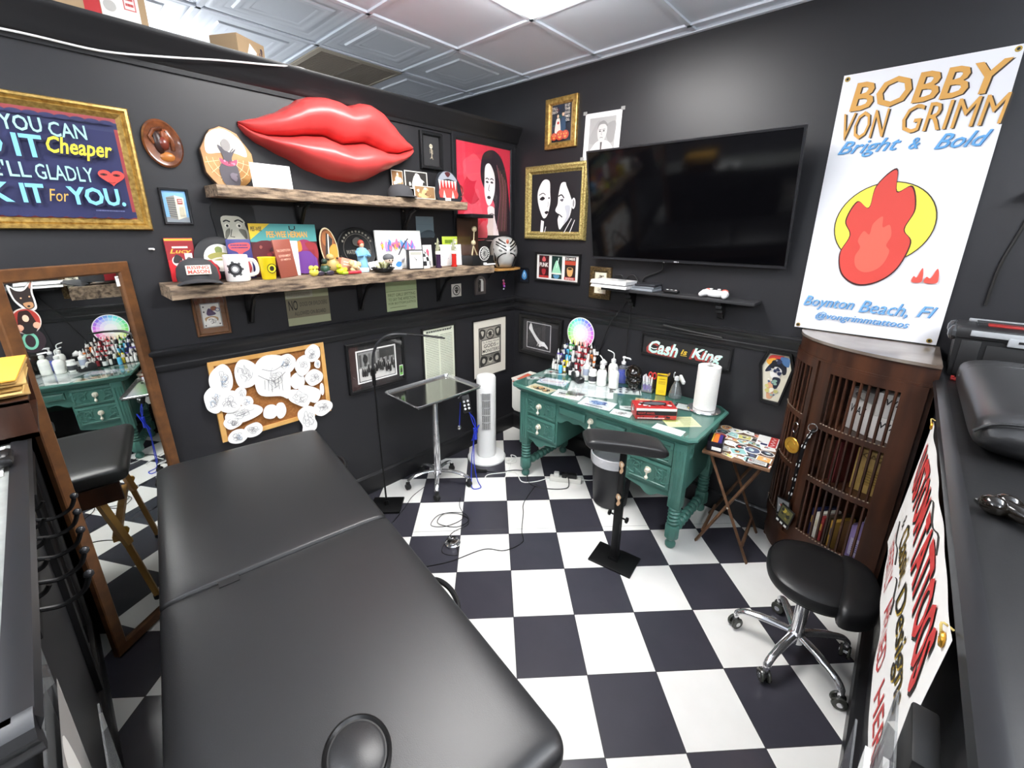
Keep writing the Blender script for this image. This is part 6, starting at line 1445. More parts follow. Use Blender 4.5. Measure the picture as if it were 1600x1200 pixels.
# small figures and trinkets
def ani(name, label, cat, x, y, parts, rz=0):
    t = thing(name, label, cat, T3(x, y, LZ, rz=rz))
    for nm, c, balls in parts:
        b = B()
        for p, r in balls: b.ball(p, r, C(c, .4), 12)
        b.build(nm, t)
    return t
ani('figurine', 'small dark green bottle shaped figurine below the oval board', 'figurine', .16, -1.757, [('body', '#2c4a37', [((0, 0, .03), (.026, .026, .03))]), ('head', '#23382c', [((0, 0, .075), (.016, .016, .016))]), ('band', '#7a6a3a', [((0, 0, .055), (.019, .019, .006))])])
ani('figurine', 'pale yellow lumpy trinket left of the sunglasses on the lower plank', 'trinket', .195, -1.835, [('body', '#d9cf52', [((0, 0, .022), (.018, .026, .022)), ((.0, -.012, .045), (.012, .014, .014)), ((.0, .014, .046), (.012, .012, .012))]), ('marks', '#6a6226', [((.016, -.008, .04), (.004, .004, .004)), ((.016, .01, .04), (.004, .004, .004))])])
ani('rubber_duck', 'lime yellow rubber duck in front of the leopard print ornament', 'duck', .185, -1.675, [('body', '#c9d62c', [((0, 0, .02), (.024, .03, .02)), ((0, .026, .026), (.01, .01, .012))]), ('head', '#cfdb34', [((.004, -.014, .046), (.015, .015, .015))]), ('beak', '#d9832c', [((.02, -.018, .043), (.008, .006, .003))])])
ani('leopard_ornament', 'leopard spotted ornament standing below the oval board', 'ornament', .13, -1.695, [('body', '#b49a60', [((0, 0, .045), (.03, .042, .045)), ((.0, -.012, .095), (.022, .024, .02))]), ('spots', '#2c2216', [((.028 * math.cos(q * .7 - 1.2), .04 * math.sin(q * 1.3), .02 + .007 * q), (.006, .006, .006)) for q in range(12)])])
t = thing('small_carton', 'small tilted peach carton right of the leopard ornament', 'carton', face(.12, -1.612, LZ + .045, 10, .12, -.25)); B().box((0, 0, 0), (.1, .07, .05), C('#c98a72', .5), .002).build('body', t); a = A(.0254); a.para(-.035, -.01, .035, .02, 2, '#e9cabb', .5); a.build('print', t)
t = thing('sunglasses', 'folded dark sunglasses lying at the front of the lower plank', 'sunglasses', T3(.2, -1.775, LZ))
for s in (-1, 1): B().ball((.0, s * .028, .014), (.006, .024, .014), C('#3b3440', .1), 14).build('lens', t)
B().tube([(0, -.055, .02), (-.03, -.05, .012), (-.035, .02, .006)], .0028, BLACKP, 6).tube([(0, .055, .02), (-.025, .05, .012), (-.03, -.02, .008)], .0028, BLACKP, 6).tube([(.003, -.006, .018), (.003, .006, .018)], .003, BLACKP, 6).build('frame', t)
t = thing('pocket_torch', 'red and lime pocket torch lying at the front of the lower plank', 'torch', T3(.21, -1.62, LZ + .009)); B().tube([(0, -.03, 0), (0, .05, 0)], .009, C('#c22a38', .35), 10).build('body', t); B().tube([(0, -.06, 0), (0, -.03, 0)], .008, C('#a9c23a', .35), 10).build('cap', t)
t = thing('round_sign', 'black round plate with faint raised lettering behind the robed statuette', 'sign', face(.03, -1.482, LZ + .132, 0, .1))
B().lathe([(0, -.006), (.128, -.006), (.13, 0), (.124, .004), (.118, .001), (0, .001)], C('#151516', .4), n=44).build('plate', t)
a = A(.0016); a.line([(.09 * math.cos(q), .09 * math.sin(q)) for q in [2 * PI * k / 40 for k in range(40)]], .003, '#55524a', True); a.txt('WATER', -.075, -.03, -.012, -.006, '#8d8a80', 0, .01); a.txt('WEIR', .03, -.03, .085, -.006, '#8d8a80', 0, .01)
for k in range(11):
    q = PI * (.15 + .7 * k / 10); a.rect(.104 * math.cos(q) - .006, .104 * math.sin(q) - .006, .104 * math.cos(q) + .006, .104 * math.sin(q) + .006, '#6d6a5f')
a.blob([(-.03, .05), (0, .07), (.03, .05), (.02, .02), (-.02, .02)], '#3c3a36'); a.build('lettering', t)
t = thing('statuette', 'small statuette in a pale blue robe with red hair on the lower plank', 'statuette', T3(.12, -1.505, LZ))
B().lathe([(.0, 0), (.034, 0), (.036, .006), (.03, .05), (.028, .09), (.034, .12), (.026, .138), (.01, .145)], C('#7fb4d6', .5), n=18).build('robe', t)
B().lathe([(.035, .0), (.037, .02), (.032, .028)], C('#d9e4ec', .5), n=18).build('hem', t)
B().ball((.004, 0, .158), (.014, .014, .018), C('#d9a98a', .5), 12).build('head', t); B().ball((-.004, 0, .168), (.019, .02, .022), C('#9a3a2c', .6), 12).build('hair', t)
for s in (-1, 1): B().tube([(.0, s * .03, .12), (.024, s * .034, .095), (.036, s * .008, .10)], [.012, .011, .007], C('#6fa6cc', .5), 8).build('sleeve', t)
t = thing('potted_succulent', 'spiky pale plant in a black dish at the front of the lower plank', 'plant', T3(.205, -1.42, LZ))
b = B(); b.lathe([(0, 0), (.045, 0), (.06, .012), (.066, .026), (.058, .026), (.04, .014), (0, .012)], C('#161616', .4), n=24)
for k in range(12): b.ball((.06 * math.cos(k * .524), .06 * math.sin(k * .524), .024), (.012, .012, .006), C('#161616', .4), 8)
b.build('dish', t)
b = B()
for k in range(34):
    q, r = k * 2.4, .012 + .04 * (k % 7) / 7; h = .05 - .02 * (k % 7) / 7
    b.tube([(r * .4 * math.cos(q), r * .4 * math.sin(q), .016), (r * math.cos(q), r * math.sin(q), .016 + h * .8), (r * 1.3 * math.cos(q), r * 1.3 * math.sin(q), .016 + h)], [.004, .003, .0006], C(['#b9b78c', '#d9d6b4', '#8a8a58', '#5c5c3c'][k % 4], .6), 5)
b.build('leaves', t)
t = thing('plush_toy', 'small cream fluffy toy behind the spiky plant', 'toy', T3(.17, -1.575, LZ)); b = B()
for k in range(9): b.ball((random.uniform(-.015, .015), random.uniform(-.03, .03), .02 + .006 * k * .8), .018, C(['#cfb98a', '#e3d6b4'][k % 2], .9), 10)
b.build('body', t)
t = thing('folded_paper', 'crumpled white paper slip behind the spiky plant', 'paper', face(.10, -1.41, LZ + .034, 10, .5, .1)); B().box((0, 0, 0), (.10, .05, .001), PAPER).build('slip', t)
t = thing('figurine', 'big headed vinyl figure with grey hair and a black suit on the lower plank', 'figurine', T3(.165, -1.352, LZ))
B().lathe([(.014, 0), (.018, .004), (.016, .03), (.02, .042), (.008, .046)], C('#17171a', .4), n=14).build('suit', t); B().ball((0, 0, .068), (.028, .03, .028), C('#e0c6b2', .45), 16).build('head', t)
B().ball((-.004, 0, .08), (.033, .035, .026), C('#5a5b5e', .6), 16).build('hair', t)
for s in (-1, 1): B().ball((.026, s * .011, .066), (.004, .005, .005), C('#111112', .2), 8).build('eye', t)
B().box((.015, 0, .034), (.006, .006, .02), C('#e6e6e4', .5)).build('shirt', t)
def d_can(a, w, h):
    cs = ['#4f7fc0', '#8a5fb8', '#c95fa0', '#d9a53c', '#6fb4c9', '#d96a8a', '#a57fd0']
    for k in range(46): q = random.gauss(0, 1); a.blob([(max(-w * .45, min(w * .45, -.01 + .06 * q)) + .012 * math.cos(i * 1.25), .03 + .03 * random.uniform(-1, 1) + .010 * math.sin(i * 1.25)) for i in range(5)], random.choice(cs), 3)
    a.line([(-.03, -.04), (.02, .03), (.06, .07)], .008, '#35353c', False, 4); a.blob([(-.045, -.06), (-.025, -.03), (-.01, -.05)], '#55555c'); a.confetti(-.05, -.08, .03, -.03, ['#9a9aa4', '#cfcfd6'], 8, .012)
upright('canvas_print', 'white canvas with a rainbow paint splatter design on the lower plank', 'canvas', -1.195, .345, .245, .07, .1, '#ecece9', d_can, .015)
t = thing('checkered_dome', 'small black and white checkered dome ornament before the splatter canvas', 'ornament', T3(.128, -1.066, LZ) @ MX.Scale(.86, 4))
vs, b = 12, B()
for i in range(12):
    for j in range(5):
        q0, q1, p0, p1 = 2 * PI * i / 12, 2 * PI * (i + 1) / 12, PI / 2 * j / 5, PI / 2 * (j + 1) / 5
        f = lambda q, p: (.05 * math.cos(p) * math.cos(q), .062 * math.cos(p) * math.sin(q), .02 + .115 * math.sin(p))
        b.add([f(q0, p0), f(q1, p0), f(q1, p1), f(q0, p1)], [(0, 1, 2, 3)], '#17171a' if (i + j) % 2 else '#e9e9e6')
b.build('dome', t); B().lathe([(.05, 0), (.052, .02), (0, .021)], C('#e0e0dc', .5), n=24, sy=1.2).build('base', t)
t = thing('blot_card', 'small white card with a blue blot beside the black clock', 'card', face(.12, -1.275, LZ + .001, 0, .08)); B().box((0, .045, 0), (.09, .09, .002), PAPER).build('card', t); a = A(.0014); a.blob([(-.0, .03), (.02, .05), (.045, .045), (.04, .02), (.015, .015)], '#3f7fc4'); a.build('print', t)
t = thing('desk_clock', 'small rectangular black clock with a white dial on the lower plank', 'clock', face(.19, -1.165, LZ + .063, -14))
B().box((0, 0, -.022), (.105, .126, .044), C('#1d1d1f', .35), .004).build('case', t)
a = A(.0006); a.rect(-.045, -.056, .045, .056, '#ecebe6'); a.rect(-.038, .03, .038, .048, '#a9a89c'); a.line([(0, 0), (-.016, .02)], .003, '#26262a'); a.line([(0, 0), (-.004, -.036)], .0025, '#26262a'); a.ell(0, 0, .004, .004, '#26262a', 10); a.build('dial', t)
upright('greeting_card', 'white card with a pink emblem right of the black clock', 'card', -1.0, .075, .15, .10, .08, '#f0efee', lambda a, w, h: (a.blob([(-.012, .03), (0, .05), (.012, .03), (.006, .0), (-.006, .0)], '#c9536a'), a.line([(-.02, -.02), (.02, -.02)], .002, '#5a5a60')), .002)
upright('greeting_card', 'white card with scattered dots behind the red pen bottle', 'card', -.84, .13, .15, .09, .08, '#f0efee', lambda a, w, h: a.confetti(-w * .4, -h * .4, w * .4, h * .4, ['#8aa0c9', '#c98a9a', '#a9c9a0'], 9, .004), .002)
upright('greeting_card', 'plain white folded card beside the clear display case', 'card', -.745, .10, .15, .10, .06, '#e6e6ea', lambda a, w, h: a.scribble(0, 0, .03, .04, '#c9b0b4', 3, .001), .002)
upright('name_card', 'lime green lettered card standing behind the white cards', 'card', -.71, .24, .075, .045, .05, '#b5c944', lambda a, w, h: (a.para(-w * .4, -h * .25, -w * .1, h * .3, 1, '#5f7a1e', .6), a.blob([(-.02, -.02), (.0, .02), (.03, .0)], '#e0e69a'), a.para(w * .12, -h * .25, w * .42, h * .3, 1, '#5f7a1e', .6)), .002, z=LZ + .13)
def vial(label, y, liq, topc):
    t = thing('novelty_bottle', label, 'novelty bottle', T3(.165, y, LZ))
    B().lathe([(0, 0), (.021, 0), (.022, .004), (.022, .012), (.017, .014), (.017, .09), (.0, .091)], C(liq, .25), n=16).build('bottle', t)
    B().lathe([(.0185, .09), (.02, .1), (.0185, .112)], C('#d9d6cc', .4), n=16).build('collar', t)
    B().lathe([(.017, .112), (.018, .125), (.012, .15), (.005, .19), (0, .2)], C('#8d8f72', .4), n=8).build('spire_cap', t)
    b = B()
    for k in range(7): b.ball((.015 * math.cos(k * 2.1), .015 * math.sin(k * 2.1), .12 + .008 * k), .006, C(topc[k % len(topc)], .4), 8)
    b.build('beads', t)
vial('slim bottle of dark purple liquid with a pointed cap right of the clock', -.965, '#33203a', ['#2c2b24', '#c9c6a4'])
vial('slim bottle of red liquid with a pointed cap before the white cards', -.825, '#b3261f', ['#d9d9d6', '#e9e6da', '#a9a9a6'])
# clear display case with a machine inside
t = thing('display_case', 'tall clear display case with a black lid at the right of the lower plank', 'display case', T3(.13, -.585, LZ))
B().box((0, 0, .035), (.17, .215, .07), C('#161617', .4), .003).build('base', t)
b = B(); b.ring(.17, .215, [(0, .07), (0, .34)], glass_mat('case_plastic', (.96, .93, .9))).build('clear_walls', t)
B().box((0, 0, .352), (.172, .217, .026), C('#18181a', .3), .003).build('lid', t)
b = B(); b.box((-.083, 0, .205), (.003, .21, .27), C('#4a2f20', .5)).build('backing', t)
M = face(.0865, .01, .085, 0)
b = B(T=M); b.cyl((0, 0, -.001), .052, .003, C('#e6e5e0', .4), 32).build('medallion', t)
a = A(.003, T=M); a.ell(0, 0, .047, .047, '#1a1a1b', 32); a.ell(0, 0, .03, .03, '#dcdbd6', 28); a.ell(0, 0, .026, .026, '#8f8e8a', 24); a.scribble(0, 0, .018, .018, '#26262a', 5, .003)
for k in range(16): q = 2 * PI * k / 16; a.rect(.0385 * math.cos(q) - .004, .0385 * math.sin(q) - .004, .0385 * math.cos(q) + .004, .0385 * math.sin(q) + .004, '#e0dfda')
a.build('medallion_print', t)
o = thing('figurine', 'pale long-necked machine figure inside the clear display case', 'figurine', T3(.12, -.59, LZ + .071))
IV = C('#d9cfae', .4); B().tube([(0, -.02, 0), (0, -.006, .07), (0, .03, 0)], .006, IV, 8).build('legs', o); B().ball((0, -.004, .09), (.014, .02, .02), IV, 12).build('body', o); B().tube([(0, -.002, .1), (0, .004, .17)], .004, IV, 8).build('neck', o); B().lathe([(.006, -.018), (.02, -.006), (.02, .006), (.006, .018)], IV, (0, 0, 0), 12, T=MX.Translation((0, .006, .19)) @ MX.Rotation(PI / 2, 4, 'Y')).build('head', o)
t = thing('white_trinket', 'small white plastic clip at the foot of the display case', 'trinket', T3(.225, -.52, LZ)); B().box((0, 0, .006), (.02, .1, .011), C('#e9e9e9', .4), .004).box((0, -.055, .01), (.022, .02, .019), C('#e9e9e9', .4), .003).build('body', t)
# ---------------------------------------------------------------- corner cabinet
random.seed(9)
CX, CA, CB, CH = 2.78, .55, .42, 1.335
def cp(th, k=1.0, z=0.0, out=0.0):
    a = math.radians(th)
    return (CX - (CA * k + out) * math.cos(a), -(CB * k + out) * math.sin(a) - .006, z)
def arcs(t0, t1, z0, z1, d_out, d_in, m, b, n=14):
    """curved slab between two angles"""
    L = []
    for i in range(n + 1):
        th = t0 + (t1 - t0) * i / n
        L.append([cp(th, 1, z0, d_in), cp(th, 1, z0, d_out), cp(th, 1, z1, d_out), cp(th, 1, z1, d_in)])
    return b.loops(L, m)
t = thing('corner_cabinet', 'dark wood quarter round corner cabinet with slatted doors under the banner', 'cabinet', T3())
fan = [(CX, -.006)] + [cp(90 - 90 * i / 24, 1, 0, .012)[:2] for i in range(25)]
fan_in = [(CX, -.006)] + [cp(90 - 90 * i / 24, 1, 0, -.02)[:2] for i in range(25)]
b = B().prism(fan, CH - .014, CH, mat('cabinet_top', '#4f4036', .28, coat=.4, mottle=('#7d756c', 5))); b.prism([(x, y) for x, y in fan_in], CH - .03, CH - .014, DARKW); b.build('top_board', t)
b = B(); arcs(0, 90, CH - .095, CH - .014, .004, -.02, DARKW, b, 24); arcs(0, 90, CH - .10, CH - .09, .010, -.02, DARKW, b, 24); b.build('cornice', t)
b = B(); arcs(0, 90, .06, .215, .0, -.02, DARKW, b, 24); arcs(0, 90, .2, .218, .008, -.02, DARKW, b, 24); b.prism(fan_in, .2, .214, DARKW); b.build('plinth', t)
B().box((CX - .01, -.22, .66), (.02, .40, 1.24), DARKW).build('side_panel', t); B().box((CX - .275, -.012, .66), (.54, .012, 1.24), DARKW).build('back_panel', t)
for th in (3, 45, 86):
    x, y, _ = cp(th, 1, 0, -.03); B().lathe([(0, 0), (.03, 0), (.026, .04), (.035, .07), (.03, .09)], DARKW, (x, y, 0), 12).build('foot', t)
b = B(); arcs(40.5, 44.5, .215, CH - .095, .004, -.02, DARKW, b, 3); b.build('centre_stile', t)
for z in (.612, .905):
    b = B(); b.prism(fan_in, z - .008, z + .006, DARKW); b.build('inner_shelf', t)
def cdoor(t0, t1, ns):
    b = B(); w = (t1 - t0)
    ed = 4.2 if ns > 8 else 3.5
    arcs(t0, t0 + ed, .22, CH - .10, .012, -.006, DARKW, b, 3); arcs(t1 - ed * (2 if t0 > 30 else 1), t1, .22, CH - .10, .012, -.006, DARKW, b, 4)
    for z0, z1 in ((.22, .30), (.60, .63), (.895, .925), (1.19, CH - .10)): arcs(t0, t1, z0, z1, .012, -.006, DARKW, b)
    d = b.build('door', t)
    e0, e1 = t0 + ed, t1 - ed * (2 if t0 > 30 else 1)
    for (z0, z1) in ((.30, .60), (.63, .895), (.925, 1.19)):
        for i in range(ns):
            th = e0 + (e1 - e0) * (i + .5) / ns
            B().tube([cp(th, 1, z0 - .006, .004), cp(th, 1, z1 + .006, .004)], .0065, DARKW, 6).build('spindle', d)
    b = B()
    for z in (.60, .895, .30):
        for i in range(ns * 2):
            b.ball(cp(e0 + (e1 - e0) * (i + .5) / (2 * ns), 1, z - .001 if z == .30 else z + .031, .012), (.005, .005, .003), C('#8a7b6b', .8), 6)
    b.build('beading', d)
cdoor(3, 40, 6); cdoor(45, 88, 9)
b = B(); b.ball(cp(38, 1, .74, .018), .008, C('#2a1810', .3), 10); b.build('knob', t)
def put(name, label, th, k, z, d, col, rz, cat='box', draw=None, grp=None):
    x, y, _ = cp(th, k)
    o = thing(name, label, cat, T3(x, y, z, rz=math.radians(rz)), grp)
    B().box((0, 0, d[2] / 2), d, C(col, .5), .002).build('body', o)
    if draw: a = A(d[1] / 2 + .0006, T=MX.Translation((0, 0, d[2] / 2)) @ MX.Rotation(PI / 2, 4, 'X')); draw(a, d[0], d[2]); a.build('print', o)
def d_wax(a, w, h):
    a.txt('WAX', -w * .3, h * .05, w * .36, h * .32, '#2a2a2c', .15, .02)
put('carton', 'white printed carton on the left of the cabinet top shelf', 56, .66, .912, (.12, .10, .16), '#dedcd6', -38, draw=d_wax)
put('carton', 'flat grey carton lying on the left white carton in the cabinet', 56, .66, 1.0735, (.115, .09, .05), '#8d8b88', -36, draw=lambda a, w, h: a.confetti(-w * .4, -h * .4, w * .4, h * .4, ['#5c5a58', '#b9b6b0'], 6, .02))
put('carton', 'lower white printed carton on the right of the cabinet top shelf', 77, .70, .912, (.15, .10, .115), '#e6e4df', -14, draw=d_wax)
put('carton', 'upper white printed carton on the right of the cabinet top shelf', 77, .70, 1.0285, (.15, .10, .115), '#e4e2dc', -12, draw=d_wax)
put('carton', 'tan lettered carton in the middle shelf of the cabinet', 75, .70, .619, (.17, .08, .225), '#b5975a', -18, draw=lambda a, w, h: (a.txt('KAZU', -w * .4, h * .3, w * .42, h * .44, '#6a5428', 0, .01), a.rect(-w * .3, -h * .3, w * .3, h * .1, '#a58848'), a.para(-w * .25, -h * .25, w * .25, h * .06, 5, '#7a6432', .5)))
put('book', 'dark red bound book upright left of the tan carton in the cabinet', 55, .74, .619, (.03, .12, .23), '#5c2426', -40, 'book'); put('book', 'brown bound book upright at the left of the cabinet middle shelf', 49, .76, .619, (.035, .12, .22), '#4a3328', -44, 'book')
for i, (th, c, lb) in enumerate(((51, '#1f2450', 'navy spined book at the left of the cabinet bottom shelf'), (54.5, '#e3ddd0', 'cream spined book second from the left on the cabinet bottom shelf'), (58, '#8a2f2f', 'red spined book third from the left on the cabinet bottom shelf'), (61.5, '#3a3026', 'dark patterned book fourth from the left on the cabinet bottom shelf'), (65, '#b08a3c', 'gold spined book fifth from the left on the cabinet bottom shelf'))):
    put('book', lb, th, .76, .2165, (.022, .13, .22 - .01 * (i % 3)), c, -math.degrees(math.atan2(.4, .55)) - 4 + i, 'book', draw=lambda a, w, h: a.rect(-w * .3, h * .1, w * .3, h * .3, random.choice(['#d9cfae', '#c9a24a', '#55586a'])))
o = thing('detergent_bottle', 'lilac plastic bottle with a white cap on the cabinet bottom shelf', 'bottle', T3(*cp(78, .66)[:2], .2165, rz=math.radians(-12)))
B().loops([[(x * s, y * s, z) for x, y, _ in spline([(-.062, -.03, 0), (0, -.038, 0), (.062, -.03, 0), (.062, .03, 0), (0, .038, 0), (-.062, .03, 0)], True, 3)] for s, z in ((.93, 0), (1, .012), (1, .15), (.9, .19), (.4, .222), (.26, .226))], C('#a48fc9', .35)).build('body', o)
B().lathe([(.02, .225), (.024, .228), (.022, .26), (0, .262)], C('#ececf0', .35), n=14).build('cap', o)
a = A(.0395, T=MX.Translation((0, 0, .085)) @ MX.Rotation(PI / 2, 4, 'X')); a.rect(-.05, -.05, .05, .05, '#d4cbe6'); a.para(-.04, -.03, .04, .03, 5, '#8a78b4', .5); a.build('label', o)
# medallion and lanyard hung on the doors
x, y, z = cp(36, 1, .93, .03)
o = thing('medallion', 'round gold medallion on a ring hung on the left cabinet door', 'medallion', face(x, y, .74, -123))
B().tube([(.0 + .014 * math.sin(q), .105 + .03 * math.cos(q), 0) for q in [2 * PI * k / 16 for k in range(16)]], .003, STEEL, 6, True).tube([(0, .075, 0), (0, .05, .0)], .003, STEEL, 6).build('ring', o)
GO = mat('gold_metal', '#c9973a', .3, metal=.9); B().lathe([(0, -.003), (.042, -.003), (.045, 0), (.042, .003), (.036, .002), (0, .002)], GO, (0, 0, 0), 28).tube([(.024 * math.cos(q), .024 * math.sin(q), .003) for q in [PI * .2 + 1.6 * PI * k / 14 for k in range(15)]], .003, GO, 6).build('disc', o)
o = thing('lanyard', 'black and white lanyard with passes hung on the right cabinet door', 'lanyard', T3())
pa = [cp(48, 1, .885, .022), cp(45.2, 1, .80, .026), cp(44, 1, .66, .028), cp(43.5, 1, .52, .028), cp(43, 1, .44, .028)]
b = B()
b.tube(spline(pa, False, 5), .016, C('#151517', .6), 6, flat=.3)
for k in range(16):
    i = 1 + k * 1.15; q = spline(pa, False, 5)[int(i)]; b.ball((q[0] - .002, q[1] - .0055, q[2]), (.004 + .003 * (k % 3), .003, .004 + .005 * ((k * 7) % 3)), C('#dcdcda', .6), 6)
b.build('strap', o)
x, y, z = cp(48, 1, .895, .03); B().tube([(x + .02 * math.cos(q), y, z + .022 * math.sin(q)) for q in [2 * PI * k / 14 for k in range(14)]], .003, STEEL, 6, True).build('ring', o)
for k, (th, zz, rz) in enumerate(((43.5, .335, -.2), (40, .36, .15))):
    x, y, _ = cp(th, 1, 0, .036 - .008 * k)
    M = face(x, y, zz, -122, 0, rz); p = B(T=M); p.box((0, 0, 0), (.085, .125, .004), C('#18181a', .35), .002).build('pass', o)
    a = A(.0024, T=M); a.rect(-.036, -.03, .036, .054, '#5c5a3a' if k == 0 else '#8f8f90'); a.confetti(-.034, -.028, .034, .05, ['#c9b24a', '#2a2a22', '#d9d3b4', '#8a7d3a'] if k == 0 else ['#b5402f', '#dcdcda', '#3a3a3d'], 9, .014)
    for i in range(3): a.rect(-.034 + i * .026, -.056, -.018 + i * .026, -.042, '#e6e6e2')
    a.build('pass_print', o)
# ---------------------------------------------------------------- rolling stool
t = thing('rolling_stool', 'black saddle seat stool on a chrome five-star base with casters', 'stool', T3(2.545, -.885, 0))
B().lathe([(.02, .09), (.034, .095), (.036, .14), (.026, .15), (.026, .30), (.017, .302), (.017, .40), (.03, .41), (.03, .42)], CHROME, n=22).build('column', t)
HYAL = mat('caster_tyre', '#3a3b36', .25, coat=.4)
for x, y in ((-.238, -.018), (-.064, -.217), (.187, -.126), (.179, .157), (-.10, .225)):
    l = B().tube(spline([(x * .1, y * .1, .13), (x * .45, y * .45, .128), (x * .85, y * .85, .112), (x, y, .082), (x * 1.0, y * 1.0, .06)], False, 5), [.019] * 8 + [.016] * 8 + [.013] * 5, CHROME, 10, flat=.75).build('leg', t)
    q = B(); a0 = math.atan2(y, x) + .9
    M = MX.Translation((x, y, .03)) @ MX.Rotation(a0, 4, 'Z') @ MX.Rotation(PI / 2, 4, 'X')
    q.lathe([(.008, -.022), (.027, -.020), (.03, -.014), (.027, -.008), (.01, -.006), (.01, .006), (.027, .008), (.03, .014), (.027, .02), (.008, .022)], HYAL, (0, 0, 0), 20, T=M)
    q.lathe([(0, -.0225), (.012, -.0225), (.012, .0225), (0, .0225)], CHROME, (0, 0, 0), 12, T=M); q.ball((x, y, .05), (.017, .017, .014), BLACKP, 10); q.build('caster', l)
VIN = mat('black_vinyl', '#161617', .4)
SM = MX.Translation((.012, -.0, .012)) @ MX.Rotation(math.radians(8), 4, 'Z') @ MX.Diagonal((1.06, 1.06, 1, 1))
seat = [(-.16, -.06), (-.165, .06), (-.12, .15), (-.02, .19), (.08, .175), (.16, .12), (.17, .0), (.15, -.11), (.07, -.17), (-.03, -.18), (-.12, -.14)]
so = [p[:2] for p in spline([(x, y, 0) for x, y in seat], True, 5)]
rear = [p[:2] for p in spline([(.07, -.178, 0), (.13, -.18, 0), (.185, -.12, 0), (.208, .0, 0), (.19, .12, 0), (.14, .172, 0), (.09, .168, 0), (.085, 0, 0)], True, 5)]
def plan(o, s, z, cx=0, cy=0): return [((x - cx) * s + cx, (y - cy) * s + cy, z) for x, y in o]
B().loops([plan(so, .80, .405), plan(so, .95, .412), plan(so, 1.0, .425), plan(so, 1.0, .448), plan(so, .965, .462), plan(so, .955, .458), plan(so, .9, .468), plan(so, .6, .474), plan(so, .25, .472)], VIN, T=SM).build('seat_cushion', t, angle=75)
B().loops([plan(rear, .75, .385, .14), plan(rear, .93, .39, .14), plan(rear, 1.0, .405, .14), plan(rear, 1.0, .44, .14), plan(rear, .97, .464, .14), plan(rear, .86, .479, .14), plan(rear, .5, .486, .14)], VIN, T=SM).build('rear_cushion', t, angle=75)
B().loops([plan(so, .6, .385), plan(so, .85, .392), plan(so, .8, .41)], BLACKP, T=SM).build('seat_pan', t)
# ---------------------------------------------------------------- leaning mirror
FR = MX.Translation((0, 0, 0))
mm = face(.164, -2.765, .85, math.degrees(math.atan2(.592, .805)), .026)
MW, MH, MB = .50, 1.69, .048
t = thing('floor_mirror', 'tall wood framed mirror leaning across the corner beside the massage table', 'mirror', mm)
B().ring(MW, MH, [(0, -.012), (0, .012), (.004, .016), (MB - .006, .014), (MB, .008), (MB, -.002)], WALNUT).build('frame', t)
B().box((0, 0, -.006), (MW - .02, MH - .02, .006), BLACKP).build('backing', t)
B().box((0, 0, -.001), (MW - 2 * MB + .01, MH - 2 * MB + .01, .003), mat('mirror_silver', '#d9dcda', .01, metal=1.0)).build('mirror_glass', t)
def mstick(name, label, p, draw, cat='sticker'):
    o = thing(name, label, cat, mm @ MX.Translation((p[0], p[1], .0012)))
    a = A(.0002); draw(a); a.build('print', o)
inv = mm.inverted()
loc = lambda q: (lambda v: (v.x, v.y))(inv @ V(q))
def d_dog(a):
    a.blob([(-.04, .05), (-.035, .0), (-.02, -.03), (.0, -.05), (.025, -.045), (.03, -.02), (.03, .02), (.045, .075), (.02, .045), (.0, .03), (-.02, .035)], '#eceae6'); a.blob([(-.033, .04), (-.03, .0), (-.015, -.025), (.0, -.043), (.02, -.038), (.024, -.015), (.024, .02), (.037, .06), (.02, .038), (.0, .024), (-.02, .028)], '#2b2321')
    a.blob([(-.01, -.02), (.0, -.04), (.018, -.035), (.016, -.018)], '#b98a62'); a.ell(.004, -.032, .005, .004, '#141212', 10); a.blob([(.024, .03), (.034, .055), (.022, .04)], '#b57f6a'); a.ell(-.012, .0, .003, .003, '#e0b38a', 8); a.ell(.014, .002, .003, .003, '#e0b38a', 8)
mstick('sticker', 'dog head sticker at the top left of the mirror glass', loc((.238, -2.899, 1.591)), d_dog)
def d_girl(a): a.ell(0, 0, .046, .048, '#d9cfc6', 30); a.ell(0, 0, .042, .044, '#a3352c', 30); a.blob([(-.018, .03), (.0, .038), (.018, .03), (.026, -.03), (-.026, -.03)], '#2a1512'); a.ell(.0, .01, .010, .013, '#e0bfa4', 12); a.blob([(-.022, -.012), (.022, -.012), (.018, -.044), (-.018, -.044)], '#1f1a1b'); a.ell(-.026, -.02, .012, .012, '#d9a58a', 10); a.ell(.026, -.02, .012, .012, '#d9a58a', 10)
mstick('sticker', 'round red portrait sticker below the dog sticker on the mirror', loc((.250, -2.912, 1.508)), d_girl)
mstick('sticker', 'dark round sticker with a green ring below the red portrait sticker', loc((.252, -2.912, 1.435)), lambda a: (a.ell(0, 0, .042, .044, '#2b2026', 26), a.line([(.02 * math.cos(q) - .006, .028 * math.sin(q)) for q in [2 * PI * k / 20 for k in range(20)]], .009, '#6fb59a', True), a.rect(.0, -.056, .03, -.05, '#dcdcdc')))
mstick('price_tag', 'small white tag stuck at the top right of the mirror glass', loc((.036, -2.608, 1.612)), lambda a: (a.rect(-.015, -.022, .015, .022, '#ececec'), a.para(-.01, .01, .01, .018, 1, '#55555a', .5)), 'tag')
